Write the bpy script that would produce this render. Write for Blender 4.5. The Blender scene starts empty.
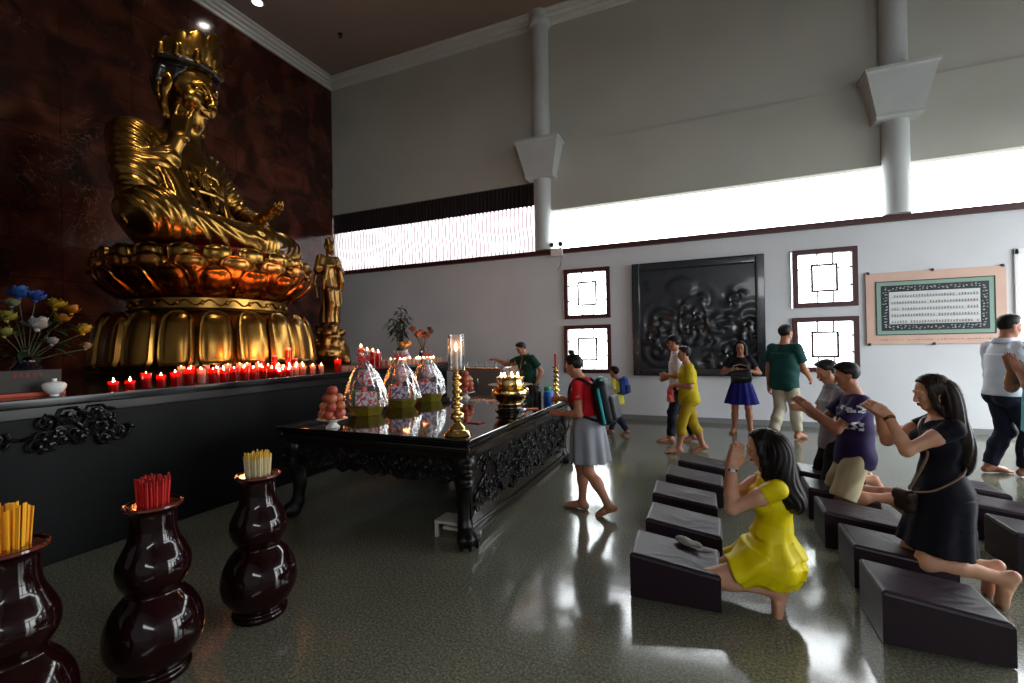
import bpy, bmesh, math, random
import numpy as np
from mathutils import Vector, Matrix, Euler
random.seed(7)
RNG = np.random.default_rng(11)
PI = math.pi
SC = bpy.context.scene
COL = SC.collection
def rad(a): return a * PI / 180.0
def V3(*a): return np.array(a, dtype=float)
def nrm(v):
    v = np.asarray(v, float); return v / (np.linalg.norm(v) + 1e-12)

# ------------------------------------------------------------------ materials
def srgb(r, g, b):
    def f(c):
        c /= 255.0
        return c / 12.92 if c <= 0.04045 else ((c + 0.055) / 1.055) ** 2.4
    return (f(r), f(g), f(b), 1.0)

def pm(name, col, rough=0.5, metal=0.0, spec=0.5, coat=0.0, var=None, bump=None, emit=None, trans=0.0, ior=1.45, sss=0.0, sheen=0.0, coatr=0.05):
    """Principled material; var=(scale, colour2, contrast), bump=(scale, strength[, distance])."""
    m = bpy.data.materials.new(name); m.use_nodes = True
    nt = m.node_tree; b = nt.nodes['Principled BSDF']
    b.inputs['Base Color'].default_value = col
    b.inputs['Roughness'].default_value = rough
    b.inputs['Metallic'].default_value = metal
    b.inputs['IOR'].default_value = ior
    b.inputs['Specular IOR Level'].default_value = spec
    b.inputs['Coat Weight'].default_value = coat
    b.inputs['Coat Roughness'].default_value = coatr
    b.inputs['Transmission Weight'].default_value = trans
    if sheen:
        b.inputs['Sheen Weight'].default_value = sheen
    if sss:
        b.inputs['Subsurface Weight'].default_value = sss
        b.inputs['Subsurface Radius'].default_value = (0.02, 0.007, 0.004)
    if emit:
        b.inputs['Emission Color'].default_value = emit[0]
        b.inputs['Emission Strength'].default_value = emit[1]
    tc = None
    if var or bump:
        tc = nt.nodes.new('ShaderNodeTexCoord')
    if var:
        n = nt.nodes.new('ShaderNodeTexNoise'); n.inputs['Scale'].default_value = var[0]; n.inputs['Detail'].default_value = 5
        r = nt.nodes.new('ShaderNodeValToRGB')
        c = var[2] if len(var) > 2 else 0.2
        r.color_ramp.elements[0].position = 0.5 - c; r.color_ramp.elements[1].position = 0.5 + c
        r.color_ramp.elements[0].color = col; r.color_ramp.elements[1].color = var[1]
        nt.links.new(tc.outputs['Object'], n.inputs['Vector'])
        nt.links.new(n.outputs['Fac'], r.inputs['Fac']); nt.links.new(r.outputs['Color'], b.inputs['Base Color'])
    if bump:
        n = nt.nodes.new('ShaderNodeTexNoise'); n.inputs['Scale'].default_value = bump[0]; n.inputs['Detail'].default_value = 4
        bp = nt.nodes.new('ShaderNodeBump'); bp.inputs['Strength'].default_value = bump[1]
        bp.inputs['Distance'].default_value = bump[2] if len(bump) > 2 else 0.01
        nt.links.new(tc.outputs['Object'], n.inputs['Vector'])
        nt.links.new(n.outputs['Fac'], bp.inputs['Height']); nt.links.new(bp.outputs['Normal'], b.inputs['Normal'])
    return m

def glow(name, col, strength):
    m = bpy.data.materials.new(name); m.use_nodes = True
    nt = m.node_tree; nt.nodes.clear()
    o = nt.nodes.new('ShaderNodeOutputMaterial'); e = nt.nodes.new('ShaderNodeEmission')
    e.inputs['Color'].default_value = col; e.inputs['Strength'].default_value = strength
    nt.links.new(e.outputs[0], o.inputs['Surface']); return m

def film(name, tint, gloss=0.12, rough=0.05, haze=0.0, bump=None, ior=1.5):
    """thin clear sheet: transparent + glossy (+ a little haze)"""
    m = bpy.data.materials.new(name); m.use_nodes = True
    nt = m.node_tree; nt.nodes.clear()
    o = nt.nodes.new('ShaderNodeOutputMaterial')
    t = nt.nodes.new('ShaderNodeBsdfTransparent'); t.inputs['Color'].default_value = tint
    g = nt.nodes.new('ShaderNodeBsdfGlossy'); g.inputs['Roughness'].default_value = rough
    mx = nt.nodes.new('ShaderNodeMixShader')
    fr = nt.nodes.new('ShaderNodeFresnel'); fr.inputs['IOR'].default_value = ior
    ad = nt.nodes.new('ShaderNodeMath'); ad.operation = 'ADD'; ad.inputs[1].default_value = gloss; ad.use_clamp = True
    nt.links.new(fr.outputs[0], ad.inputs[0]); nt.links.new(ad.outputs[0], mx.inputs['Fac'])
    nt.links.new(t.outputs[0], mx.inputs[1]); nt.links.new(g.outputs[0], mx.inputs[2])
    last = mx
    if haze:
        d = nt.nodes.new('ShaderNodeBsdfDiffuse'); d.inputs['Color'].default_value = (0.8, 0.8, 0.82, 1)
        m2 = nt.nodes.new('ShaderNodeMixShader'); m2.inputs['Fac'].default_value = haze
        nt.links.new(mx.outputs[0], m2.inputs[1]); nt.links.new(d.outputs[0], m2.inputs[2]); last = m2
    if bump:
        tc = nt.nodes.new('ShaderNodeTexCoord'); n = nt.nodes.new('ShaderNodeTexNoise'); n.inputs['Scale'].default_value = bump[0]
        bp = nt.nodes.new('ShaderNodeBump'); bp.inputs['Strength'].default_value = bump[1]; bp.inputs['Distance'].default_value = 0.02
        nt.links.new(tc.outputs['Object'], n.inputs['Vector']); nt.links.new(n.outputs['Fac'], bp.inputs['Height'])
        nt.links.new(bp.outputs[0], g.inputs['Normal'])
    nt.links.new(last.outputs[0], o.inputs['Surface']); return m

# ------------------------------------------------------------------ objects
def tag(o, label=None, cat=None, group=None, kind=None):
    if label: o['label'] = label
    if cat: o['category'] = cat
    if group: o['group'] = group
    if kind: o['kind'] = kind
    return o
def thing(name, label, cat, loc=(0, 0, 0), rotz=0.0, group=None):
    o = bpy.data.objects.new(name, None); COL.objects.link(o)
    o.location = loc; o.rotation_euler = (0, 0, rotz); o.empty_display_size = 0.1
    return tag(o, label, cat, group)

class MB:
    """collects shapes; build() links them as ONE mesh object"""
    def __init__(s): s.v = []; s.f = []; s.n = 0; s.mi = []; s.wn = False
    def add(s, vs, fs, mi=0):
        vs = np.asarray(vs, float).reshape(-1, 3)
        s.v.append(vs); b = s.n
        for f in fs: s.f.append(tuple(int(i) + b for i in f)); s.mi.append(mi)
        s.n += len(vs); return s
    def box(s, lo, hi, bev=0.0, mi=0, M=None, seg=2):
        lo, hi2 = np.minimum(lo, hi) * 1.0, np.maximum(lo, hi) * 1.0
        bm = bmesh.new(); bmesh.ops.create_cube(bm, size=1.0)
        for v in bm.verts:
            for k in range(3): v.co[k] = lo[k] if v.co[k] < 0 else hi2[k]
        if bev > 0:
            s.wn = True
            bmesh.ops.bevel(bm, geom=list(bm.edges), offset=bev, segments=seg, affect='EDGES', profile=0.6)
        return s.bm(bm, mi, M)
    def bm(s, bm, mi=0, M=None):
        bm.verts.ensure_lookup_table()
        vs = np.array([v.co[:] for v in bm.verts])
        if M is not None: vs = vs @ np.array(M)[:3, :3].T + np.array(M)[:3, 3]
        fs = [[v.index for v in f.verts] for f in bm.faces]
        bm.free(); return s.add(vs, fs, mi)
    def lathe(s, prof, c=(0, 0, 0), seg=40, mi=0, squash=(1, 1)):
        prof = [(max(r, 1e-4), z) for r, z in prof]
        a = np.linspace(0, 2 * PI, seg, endpoint=False)
        vs = []
        for r, z in prof:
            vs.append(np.stack([r * np.cos(a) * squash[0] + c[0], r * np.sin(a) * squash[1] + c[1], np.full(seg, z + c[2])], 1))
        fs = []
        for i in range(len(prof) - 1):
            for j in range(seg):
                k = (j + 1) % seg
                fs.append((i * seg + j, i * seg + k, (i + 1) * seg + k, (i + 1) * seg + j))
        n = len(prof)
        if prof[0][0] > 1e-3: fs.append(tuple(range(seg))[::-1])
        if prof[-1][0] > 1e-3: fs.append(tuple((n - 1) * seg + j for j in range(seg)))
        return s.add(np.concatenate(vs), fs, mi)
    def tube(s, pts, r, seg=8, mi=0, cap=True):
        pts = [np.asarray(p, float) for p in pts]; n = len(pts)
        rs = [r] * n if np.isscalar(r) else list(r)
        tang = [nrm(pts[min(i + 1, n - 1)] - pts[max(i - 1, 0)]) for i in range(n)]
        up = V3(0, 0, 1) if abs(tang[0][2]) < 0.9 else V3(1, 0, 0)
        x = nrm(np.cross(up, tang[0])); vs = []
        for i in range(n):
            x = nrm(x - tang[i] * np.dot(x, tang[i])); y = np.cross(tang[i], x)
            for j in range(seg):
                a = 2 * PI * j / seg
                vs.append(pts[i] + (x * math.cos(a) + y * math.sin(a)) * rs[i])
        fs = []
        for i in range(n - 1):
            for j in range(seg):
                k = (j + 1) % seg
                fs.append((i * seg + j, i * seg + k, (i + 1) * seg + k, (i + 1) * seg + j))
        if cap:
            fs.append(tuple(range(seg))[::-1]); fs.append(tuple((n - 1) * seg + j for j in range(seg)))
        return s.add(vs, fs, mi)
    def ball(s, c, r, seg=12, mi=0, R=None):
        r = np.array([r] * 3 if np.isscalar(r) else r, float)
        vs = [(0, 0, 1)]; ring = max(4, seg // 2)
        for i in range(1, ring):
            t = PI * i / ring
            for j in range(seg):
                p = 2 * PI * j / seg
                vs.append((math.sin(t) * math.cos(p), math.sin(t) * math.sin(p), math.cos(t)))
        vs.append((0, 0, -1)); vs = np.array(vs) * r
        if R is not None: vs = vs @ np.asarray(R).T
        vs = vs + np.asarray(c, float)
        fs = [(0, 1 + j, 1 + (j + 1) % seg) for j in range(seg)]
        for i in range(ring - 2):
            for j in range(seg):
                a = 1 + i * seg + j; b2 = 1 + i * seg + (j + 1) % seg
                fs.append((a, a + seg, b2 + seg, b2))
        L = len(vs) - 1; b0 = 1 + (ring - 2) * seg
        fs += [(L, b0 + (j + 1) % seg, b0 + j) for j in range(seg)]
        return s.add(vs, fs, mi)
    def prism(s, poly, z0, z1, mi=0, M=None):
        n = len(poly)
        vs = [(x, y, z0) for x, y in poly] + [(x, y, z1) for x, y in poly]
        vs = np.array(vs, float)
        if M is not None: vs = vs @ np.array(M)[:3, :3].T + np.array(M)[:3, 3]
        fs = [tuple(range(n))[::-1], tuple(range(n, 2 * n))] + [(i, (i + 1) % n, n + (i + 1) % n, n + i) for i in range(n)]
        return s.add(vs, fs, mi)
    def grid(s, P, mi=0, wrap=False):
        P = np.asarray(P, float); a, b = P.shape[:2]
        fs = []
        for i in range(a - 1):
            for j in range(b if wrap else b - 1):
                k = (j + 1) % b
                fs.append((i * b + j, i * b + k, (i + 1) * b + k, (i + 1) * b + j))
        return s.add(P.reshape(-1, 3), fs, mi)
    def build(s, name, mats, parent=None, smooth=True, angle=40, mesh_name=None):
        me = bpy.data.meshes.new(mesh_name or name)
        vs = np.concatenate(s.v) if s.v else np.zeros((0, 3))
        me.from_pydata(vs.tolist(), [], s.f)
        mats = mats if isinstance(mats, (list, tuple)) else [mats]
        for m in mats: me.materials.append(m)
        if len(mats) > 1: me.polygons.foreach_set('material_index', s.mi)
        fix_normals(me)
        if smooth: shade(me, angle)
        o = bpy.data.objects.new(name, me); COL.objects.link(o)
        if s.wn and smooth: q = o.modifiers.new('weighted', 'WEIGHTED_NORMAL'); q.keep_sharp = True
        if parent: o.parent = parent
        return o
def fix_normals(me):
    bm = bmesh.new(); bm.from_mesh(me); bmesh.ops.recalc_face_normals(bm, faces=bm.faces); bm.to_mesh(me); bm.free()
def shade(me, angle=40):
    me.polygons.foreach_set('use_smooth', [True] * len(me.polygons))
    try: me.set_sharp_from_angle(angle=rad(angle))
    except Exception: pass
def dup(root, loc, rotz=None, label=None, group=None, scale=None):
    r = root.copy(); COL.objects.link(r); r.location = loc
    if rotz is not None: r.rotation_euler = (0, 0, rotz)
    if scale is not None: r.scale = scale
    if label: r['label'] = label
    if group: r['group'] = group
    for ch in list(root.children):
        c = ch.copy(); COL.objects.link(c); c.parent = r
        for g in list(ch.children):
            d = g.copy(); COL.objects.link(d); d.parent = c
    return r
def struct(name, mb, mat, parent=None, smooth=True):
    o = mb.build(name, mat, parent, smooth)
    if parent is None: o['kind'] = 'structure'
    return o
ORD = ['first', 'second', 'third', 'fourth', 'fifth', 'sixth', 'seventh', 'eighth', 'ninth', 'tenth', 'eleventh', 'twelfth', 'thirteenth', 'fourteenth', 'fifteenth', 'sixteenth']
# ------------------------------------------------------------------ distance-field modeller (one continuous surface per body or garment)
class Field:
    def __init__(s, lo, hi, h):
        s.lo = np.asarray(lo, float); s.h = float(h)
        s.n = np.maximum(4, np.ceil((np.asarray(hi, float) - s.lo) / h).astype(int) + 1)
        s.A = np.full(tuple(s.n), 0.3, np.float32)
    def block(s, lo, hi):
        a = np.clip(np.floor((np.asarray(lo) - s.lo) / s.h).astype(int), 0, s.n)
        b = np.clip(np.ceil((np.asarray(hi) - s.lo) / s.h).astype(int) + 1, 0, s.n)
        if np.any(b <= a): return None, None
        sl = tuple(slice(a[i], b[i]) for i in range(3))
        ax = [(s.lo[i] + s.h * np.arange(a[i], b[i])).astype(np.float32) for i in range(3)]
        return sl, (ax[0][:, None, None], ax[1][None, :, None], ax[2][None, None, :])
    def put(s, lo, hi, fn, k=0.02, op='u'):
        m = k + 3 * s.h
        sl, P = s.block(np.asarray(lo) - m, np.asarray(hi) + m)
        if sl is None: return s
        d = fn(P); A = s.A[sl]
        if op == 'u':
            hh = np.clip(0.5 + 0.5 * (A - d) / k, 0, 1); s.A[sl] = A + (d - A) * hh - k * hh * (1 - hh)
        elif op == 's':
            hh = np.clip(0.5 - 0.5 * (A + d) / k, 0, 1); s.A[sl] = A + (-d - A) * hh + k * hh * (1 - hh)
        elif op == 'max':
            s.A[sl] = np.maximum(A, d)
        return s
    def cone(s, a, b, ra, rb=None, k=0.02, op='u', disp=None):
        a = np.asarray(a, float); b = np.asarray(b, float); rb = ra if rb is None else rb
        ba = b - a; L2 = max(float(ba @ ba), 1e-9); R = max(ra, rb)
        def fn(P):
            x, y, z = P[0] - a[0], P[1] - a[1], P[2] - a[2]
            t = np.clip((x * ba[0] + y * ba[1] + z * ba[2]) / L2, 0, 1)
            d = np.sqrt((x - t * ba[0]) ** 2 + (y - t * ba[1]) ** 2 + (z - t * ba[2]) ** 2) - (ra + (rb - ra) * t)
            return d + disp(P, t) if disp else d
        e = 0.03 if disp else 0.0
        return s.put(np.minimum(a, b) - R - e, np.maximum(a, b) + R + e, fn, k, op)
    def chain(s, pts, rs, k=0.02, op='u'):
        if np.isscalar(rs): rs = [rs] * len(pts)
        for i in range(len(pts) - 1): s.cone(pts[i], pts[i + 1], rs[i], rs[i + 1], k, op)
        return s
    def ell(s, c, r, R=None, k=0.02, op='u', disp=None):
        c = np.asarray(c, float); r = np.array([r] * 3 if np.isscalar(r) else r, float)
        R = np.eye(3) if R is None else np.asarray(R, float)     # columns = local axes
        def fn(P):
            x, y, z = P[0] - c[0], P[1] - c[1], P[2] - c[2]
            q = [(x * R[0, i] + y * R[1, i] + z * R[2, i]) / r[i] for i in range(3)]
            k0 = np.sqrt(q[0] ** 2 + q[1] ** 2 + q[2] ** 2)
            k1 = np.sqrt((q[0] / r[0]) ** 2 + (q[1] / r[1]) ** 2 + (q[2] / r[2]) ** 2) + 1e-6
            d = k0 * (k0 - 1) / k1
            d = np.maximum(d, -float(min(r)))
            return d + disp(P) if disp else d
        ext = np.sqrt((R ** 2) @ (r ** 2)) + (0.03 if disp else 0)
        return s.put(c - ext, c + ext, fn, k, op)
    def rbox(s, c, half, R=None, rr=0.01, k=0.02, op='u'):
        c = np.asarray(c, float); half = np.asarray(half, float); R = np.eye(3) if R is None else np.asarray(R, float)
        def fn(P):
            x, y, z = P[0] - c[0], P[1] - c[1], P[2] - c[2]
            q = [np.abs(x * R[0, i] + y * R[1, i] + z * R[2, i]) - (half[i] - rr) for i in range(3)]
            o = np.sqrt(sum(np.maximum(v, 0) ** 2 for v in q))
            return o + np.minimum(np.maximum(np.maximum(q[0], q[1]), q[2]), 0) - rr
        ext = np.abs(R) @ half
        return s.put(c - ext, c + ext, fn, k, op)
    def loft(s, rings, k=0.02, op='u', disp=None):
        """rings: (centre, forward axis, side axis, rf, rs) along a path; elliptical sections"""
        C = np.array([r[0] for r in rings], float)
        ext = max(max(r[3], r[4]) for r in rings) + 0.04
        def fn(P):
            best = None
            for i in range(len(rings) - 1):
                a, b = C[i], C[i + 1]; ba = b - a; L2 = max(float(ba @ ba), 1e-9)
                x, y, z = P[0] - a[0], P[1] - a[1], P[2] - a[2]
                tr = (x * ba[0] + y * ba[1] + z * ba[2]) / L2
                t = np.clip(tr, 0, 1)
                x = x - t * ba[0]; y = y - t * ba[1]; z = z - t * ba[2]
                f0, s0, f1, s1 = rings[i][1], rings[i][2], rings[i + 1][1], rings[i + 1][2]
                L = math.sqrt(L2); ax = ba / L
                qf = x * f0[0] + y * f0[1] + z * f0[2]; qs = x * s0[0] + y * s0[1] + z * s0[2]
                al = x * ax[0] + y * ax[1] + z * ax[2]
                rf = rings[i][3] + (rings[i + 1][3] - rings[i][3]) * t; rs = rings[i][4] + (rings[i + 1][4] - rings[i][4]) * t
                k0 = np.sqrt((qf / rf) ** 2 + (qs / rs) ** 2); k1 = np.sqrt((qf / rf ** 2) ** 2 + (qs / rs ** 2) ** 2) + 1e-6
                d = np.maximum(k0 * (k0 - 1) / k1, -np.minimum(rf, rs))
                if disp: d = d + disp(P, (i + t) / (len(rings) - 1), np.arctan2(qs, qf))
                d = np.where(np.abs(al) > 1e-6, np.sqrt(np.maximum(d, 0) ** 2 + al ** 2) + np.minimum(d, 0) * 0, d)
                best = d if best is None else np.minimum(best, d)
            return best
        return s.put(C.min(0) - ext, C.max(0) + ext, fn, k, op)
    def cut(s, p, n, lo=None, hi=None):
        """remove the side that n points to"""
        p = np.asarray(p, float); n = nrm(n)
        lo = s.lo if lo is None else lo; hi = s.lo + s.h * s.n if hi is None else hi
        return s.put(lo, hi, lambda P: (P[0] - p[0]) * n[0] + (P[1] - p[1]) * n[1] + (P[2] - p[2]) * n[2], 0.0001, 'max')
    def merge(s, o, k=0.004):
        hh = np.clip(0.5 + 0.5 * (s.A - o.A) / k, 0, 1); s.A = s.A + (o.A - s.A) * hh - k * hh * (1 - hh); return s
    def minus(s, o, off=0.0):
        s.A = np.maximum(s.A, -(o.A - off)); return s
    def mesh(s):
        A = s.A; A[0] = A[-1] = 0.3; A[:, 0] = A[:, -1] = 0.3; A[:, :, 0] = A[:, :, -1] = 0.3
        S = A < 0
        act = np.zeros(np.array(A.shape) - 1, np.int8)
        offs = [(i, j, k) for i in (0, 1) for j in (0, 1) for k in (0, 1)]
        nx, ny, nz = A.shape
        for i, j, k in offs: act += S[i:nx - 1 + i, j:ny - 1 + j, k:nz - 1 + k]
        idx = np.argwhere((act > 0) & (act < 8))
        N = len(idx)
        vals = np.stack([A[idx[:, 0] + i, idx[:, 1] + j, idx[:, 2] + k] for i, j, k in offs], 1).astype(float)
        acc = np.zeros((N, 3)); cnt = np.zeros(N)
        O = np.array(offs, float)
        for a in range(8):
            for b in range(a + 1, 8):
                if np.abs(O[a] - O[b]).sum() != 1: continue
                va, vb = vals[:, a], vals[:, b]; m = (va < 0) != (vb < 0)
                t = va[m] / (va[m] - vb[m])
                acc[m] += O[a] + (O[b] - O[a]) * t[:, None]; cnt[m] += 1
        pos = s.lo + s.h * (idx + acc / cnt[:, None])
        ids = np.full(act.shape, -1, np.int32); ids[idx[:, 0], idx[:, 1], idx[:, 2]] = np.arange(N)
        quads = []
        for ax in range(3):
            u, w = (ax + 1) % 3, (ax + 2) % 3
            s0 = [slice(None)] * 3; s1 = [slice(None)] * 3; s0[ax] = slice(0, -1); s1[ax] = slice(1, None)
            E = np.argwhere(S[tuple(s0)] != S[tuple(s1)])
            if not len(E): continue
            E = E[(E[:, u] > 0) & (E[:, w] > 0)]
            ins = S[E[:, 0], E[:, 1], E[:, 2]]
            def g(du, dw):
                q = E.copy(); q[:, u] -= du; q[:, w] -= dw
                return ids[q[:, 0], q[:, 1], q[:, 2]]
            q = np.stack([g(1, 1), g(0, 1), g(0, 0), g(1, 0)], 1)
            q[~ins] = q[~ins][:, ::-1]
            quads.append(q)
        F = np.concatenate(quads) if quads else np.zeros((0, 4), int)
        F = F[(F >= 0).all(1)]
        return pos, F
    def build(s, name, mats, parent=None, pick=None):
        pos, F = s.mesh()
        return mesh_obj(name, pos, F, mats, parent, pick)
def mesh_obj(name, pos, F, mats, parent=None, pick=None):
    me = bpy.data.meshes.new(name)
    me.vertices.add(len(pos)); me.vertices.foreach_set('co', np.asarray(pos, np.float32).ravel())
    k = F.shape[1]
    me.loops.add(F.size); me.loops.foreach_set('vertex_index', F.ravel().astype(np.int32))
    me.polygons.add(len(F)); me.polygons.foreach_set('loop_start', np.arange(0, F.size, k, dtype=np.int32))
    mats = mats if isinstance(mats, (list, tuple)) else [mats]
    for m in mats: me.materials.append(m)
    if pick is not None:
        c = pos[F].mean(1); me.polygons.foreach_set('material_index', pick(c).astype(np.int32))
    me.update(calc_edges=True); me.validate()
    me.polygons.foreach_set('use_smooth', np.ones(len(me.polygons), bool))
    o = bpy.data.objects.new(name, me); COL.objects.link(o)
    if parent: o.parent = parent
    return o
# ------------------------------------------------------------------ palette
M = {}
M['plaster'] = pm('plaster_white', srgb(214, 216, 220), 0.8, var=(1.3, srgb(200, 203, 208), 0.35), bump=(40, 0.05))
M['plaster_up'] = pm('plaster_grey', srgb(184, 184, 175), 0.85, var=(0.9, srgb(170, 170, 161), 0.4), bump=(60, 0.08))
M['ceil'] = pm('ceiling_paint', srgb(146, 128, 116), 0.9, var=(0.5, srgb(134, 117, 106), 0.3))
M['mould'] = pm('moulding_white', srgb(205, 205, 200), 0.6)
M['column'] = pm('column_paint', srgb(188, 192, 192), 0.65, var=(2, srgb(176, 180, 180), 0.3))
M['maroon'] = pm('maroon_wood', srgb(74, 28, 30), 0.4, var=(14, srgb(58, 20, 22), 0.3))
M['black_wood'] = pm('black_lacquer_wood', srgb(20, 14, 13), 0.16, coat=0.5, var=(9, srgb(30, 18, 15), 0.25))
M['carved'] = pm('carved_black_wood', srgb(15, 11, 10), 0.34, spec=0.4)
M['gold'] = pm('gold_leaf', (0.30, 0.165, 0.036, 1), 0.27, 1.0, var=(5, (0.20, 0.10, 0.022, 1), 0.3), bump=(22, 0.06))
M['gold_dark'] = pm('antique_gold', (0.22, 0.12, 0.034, 1), 0.33, 1.0, var=(8, (0.16, 0.085, 0.03, 1), 0.25), bump=(30, 0.1))
M['red_lacquer'] = pm('red_lacquer', srgb(120, 14, 10), 0.25, coat=0.6)
M['brass'] = pm('brass', (0.80, 0.58, 0.25, 1), 0.13, 1.0, bump=(60, 0.02))
M['jar'] = pm('oxblood_glaze', srgb(30, 6, 8), 0.09, spec=0.42, var=(3, srgb(19, 4, 5), 0.3))
M['leather'] = pm('brown_black_leatherette', srgb(46, 31, 40), 0.38, spec=0.28, var=(25, srgb(36, 25, 31), 0.3), bump=(140, 0.12, 0.004))
M['black'] = pm('black_plastic', srgb(18, 18, 19), 0.4)
M['white'] = pm('white_ceramic', srgb(222, 222, 218), 0.2, coat=0.4)
M['offwhite'] = pm('ivory_paint', srgb(196, 190, 176), 0.5)
M['grey_metal'] = pm('grey_painted_metal', srgb(92, 95, 97), 0.45, var=(6, srgb(80, 83, 85), 0.3))
M['steel'] = pm('steel', (0.55, 0.56, 0.58, 1), 0.25, 1.0)
M['glass'] = film('clear_glass', (0.97, 0.98, 0.98, 1), 0.02, 0.03, 0.05, ior=1.35)
M['cello'] = film('cellophane', (0.94, 0.91, 0.91, 1), 0.0, 0.22, 0.04, bump=(34, 1.0), ior=1.36)
M['pane'] = film('window_pane', (0.96, 0.98, 0.97, 1), 0.03, 0.05)
M['leafg'] = pm('leaf_green', srgb(38, 62, 36), 0.45, var=(8, srgb(24, 44, 24), 0.3))
M['stem'] = pm('stem_green', srgb(50, 60, 34), 0.6)

def granite(name, c1, c2, c3, rough, tile, offs=(0, 0), joint=(0.02, 0.02, 0.02, 1), spec=0.5, axes='XY', jw=0.004):
    m = bpy.data.materials.new(name); m.use_nodes = True
    nt = m.node_tree; b = nt.nodes['Principled BSDF']; L = nt.links.new
    b.inputs['Roughness'].default_value = rough; b.inputs['Specular IOR Level'].default_value = spec
    tc = nt.nodes.new('ShaderNodeTexCoord')
    n1 = nt.nodes.new('ShaderNodeTexNoise'); n1.inputs['Scale'].default_value = 70; n1.inputs['Detail'].default_value = 6; n1.inputs['Roughness'].default_value = 0.75
    r1 = nt.nodes.new('ShaderNodeValToRGB'); e = r1.color_ramp.elements
    e[0].position = 0.36; e[0].color = c1; e[1].position = 0.52; e[1].color = c2
    x = e.new(0.68); x.color = c3
    n2 = nt.nodes.new('ShaderNodeTexNoise'); n2.inputs['Scale'].default_value = 1.1; n2.inputs['Detail'].default_value = 3
    mr = nt.nodes.new('ShaderNodeMapRange'); mr.inputs['To Min'].default_value = 0.72; mr.inputs['To Max'].default_value = 1.22
    mx = nt.nodes.new('ShaderNodeMix'); mx.data_type = 'RGBA'; mx.blend_type = 'MULTIPLY'; mx.inputs[0].default_value = 1.0
    L(tc.outputs['Object'], n1.inputs['Vector']); L(tc.outputs['Object'], n2.inputs['Vector'])
    L(n1.outputs['Fac'], r1.inputs['Fac']); L(n2.outputs['Fac'], mr.inputs['Value'])
    cmb = nt.nodes.new('ShaderNodeCombineColor')
    for i in range(3): L(mr.outputs[0], cmb.inputs[i])
    L(r1.outputs['Color'], mx.inputs[6]); L(cmb.outputs[0], mx.inputs[7])
    last = mx.outputs[2]
    if tile:
        sp = nt.nodes.new('ShaderNodeSeparateXYZ'); L(tc.outputs['Object'], sp.inputs[0])
        ds = []
        for ax, t, of in zip(axes, tile, offs):
            a = nt.nodes.new('ShaderNodeMath'); a.operation = 'ADD'; a.inputs[1].default_value = of + 100 * t
            md = nt.nodes.new('ShaderNodeMath'); md.operation = 'MODULO'; md.inputs[1].default_value = t
            lt = nt.nodes.new('ShaderNodeMath'); lt.operation = 'LESS_THAN'; lt.inputs[1].default_value = jw
            L(sp.outputs[ax], a.inputs[0]); L(a.outputs[0], md.inputs[0]); L(md.outputs[0], lt.inputs[0]); ds.append(lt)
        mxm = nt.nodes.new('ShaderNodeMath'); mxm.operation = 'MAXIMUM'
        L(ds[0].outputs[0], mxm.inputs[0]); L(ds[1].outputs[0], mxm.inputs[1])
        m2 = nt.nodes.new('ShaderNodeMix'); m2.data_type = 'RGBA'; L(mxm.outputs[0], m2.inputs[0]); L(last, m2.inputs[6]); m2.inputs[7].default_value = joint
        last = m2.outputs[2]
        rr = nt.nodes.new('ShaderNodeMapRange'); rr.inputs['To Min'].default_value = rough; rr.inputs['To Max'].default_value = 0.6
        L(mxm.outputs[0], rr.inputs['Value']); L(rr.outputs[0], b.inputs['Roughness'])
    # soft waviness of a hand-polished stone floor
    n3 = nt.nodes.new('ShaderNodeTexNoise'); n3.inputs['Scale'].default_value = 5.0; n3.inputs['Detail'].default_value = 2
    bp = nt.nodes.new('ShaderNodeBump'); bp.inputs['Strength'].default_value = 0.25; bp.inputs['Distance'].default_value = 0.004
    L(tc.outputs['Object'], n3.inputs['Vector']); L(n3.outputs['Fac'], bp.inputs['Height']); L(bp.outputs[0], b.inputs['Normal'])
    L(last, b.inputs['Base Color']); return m
M['floor'] = granite('polished_granite_floor', srgb(66, 68, 57), srgb(114, 115, 100), srgb(168, 166, 145), 0.12, (1.2, 1.2), (0.35, 0.2), srgb(44, 46, 42), spec=0.6)
M['altar_stone'] = granite('dark_granite', srgb(4, 5, 5), srgb(10, 11, 12), srgb(22, 24, 25), 0.5, None, spec=0.12)

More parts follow.
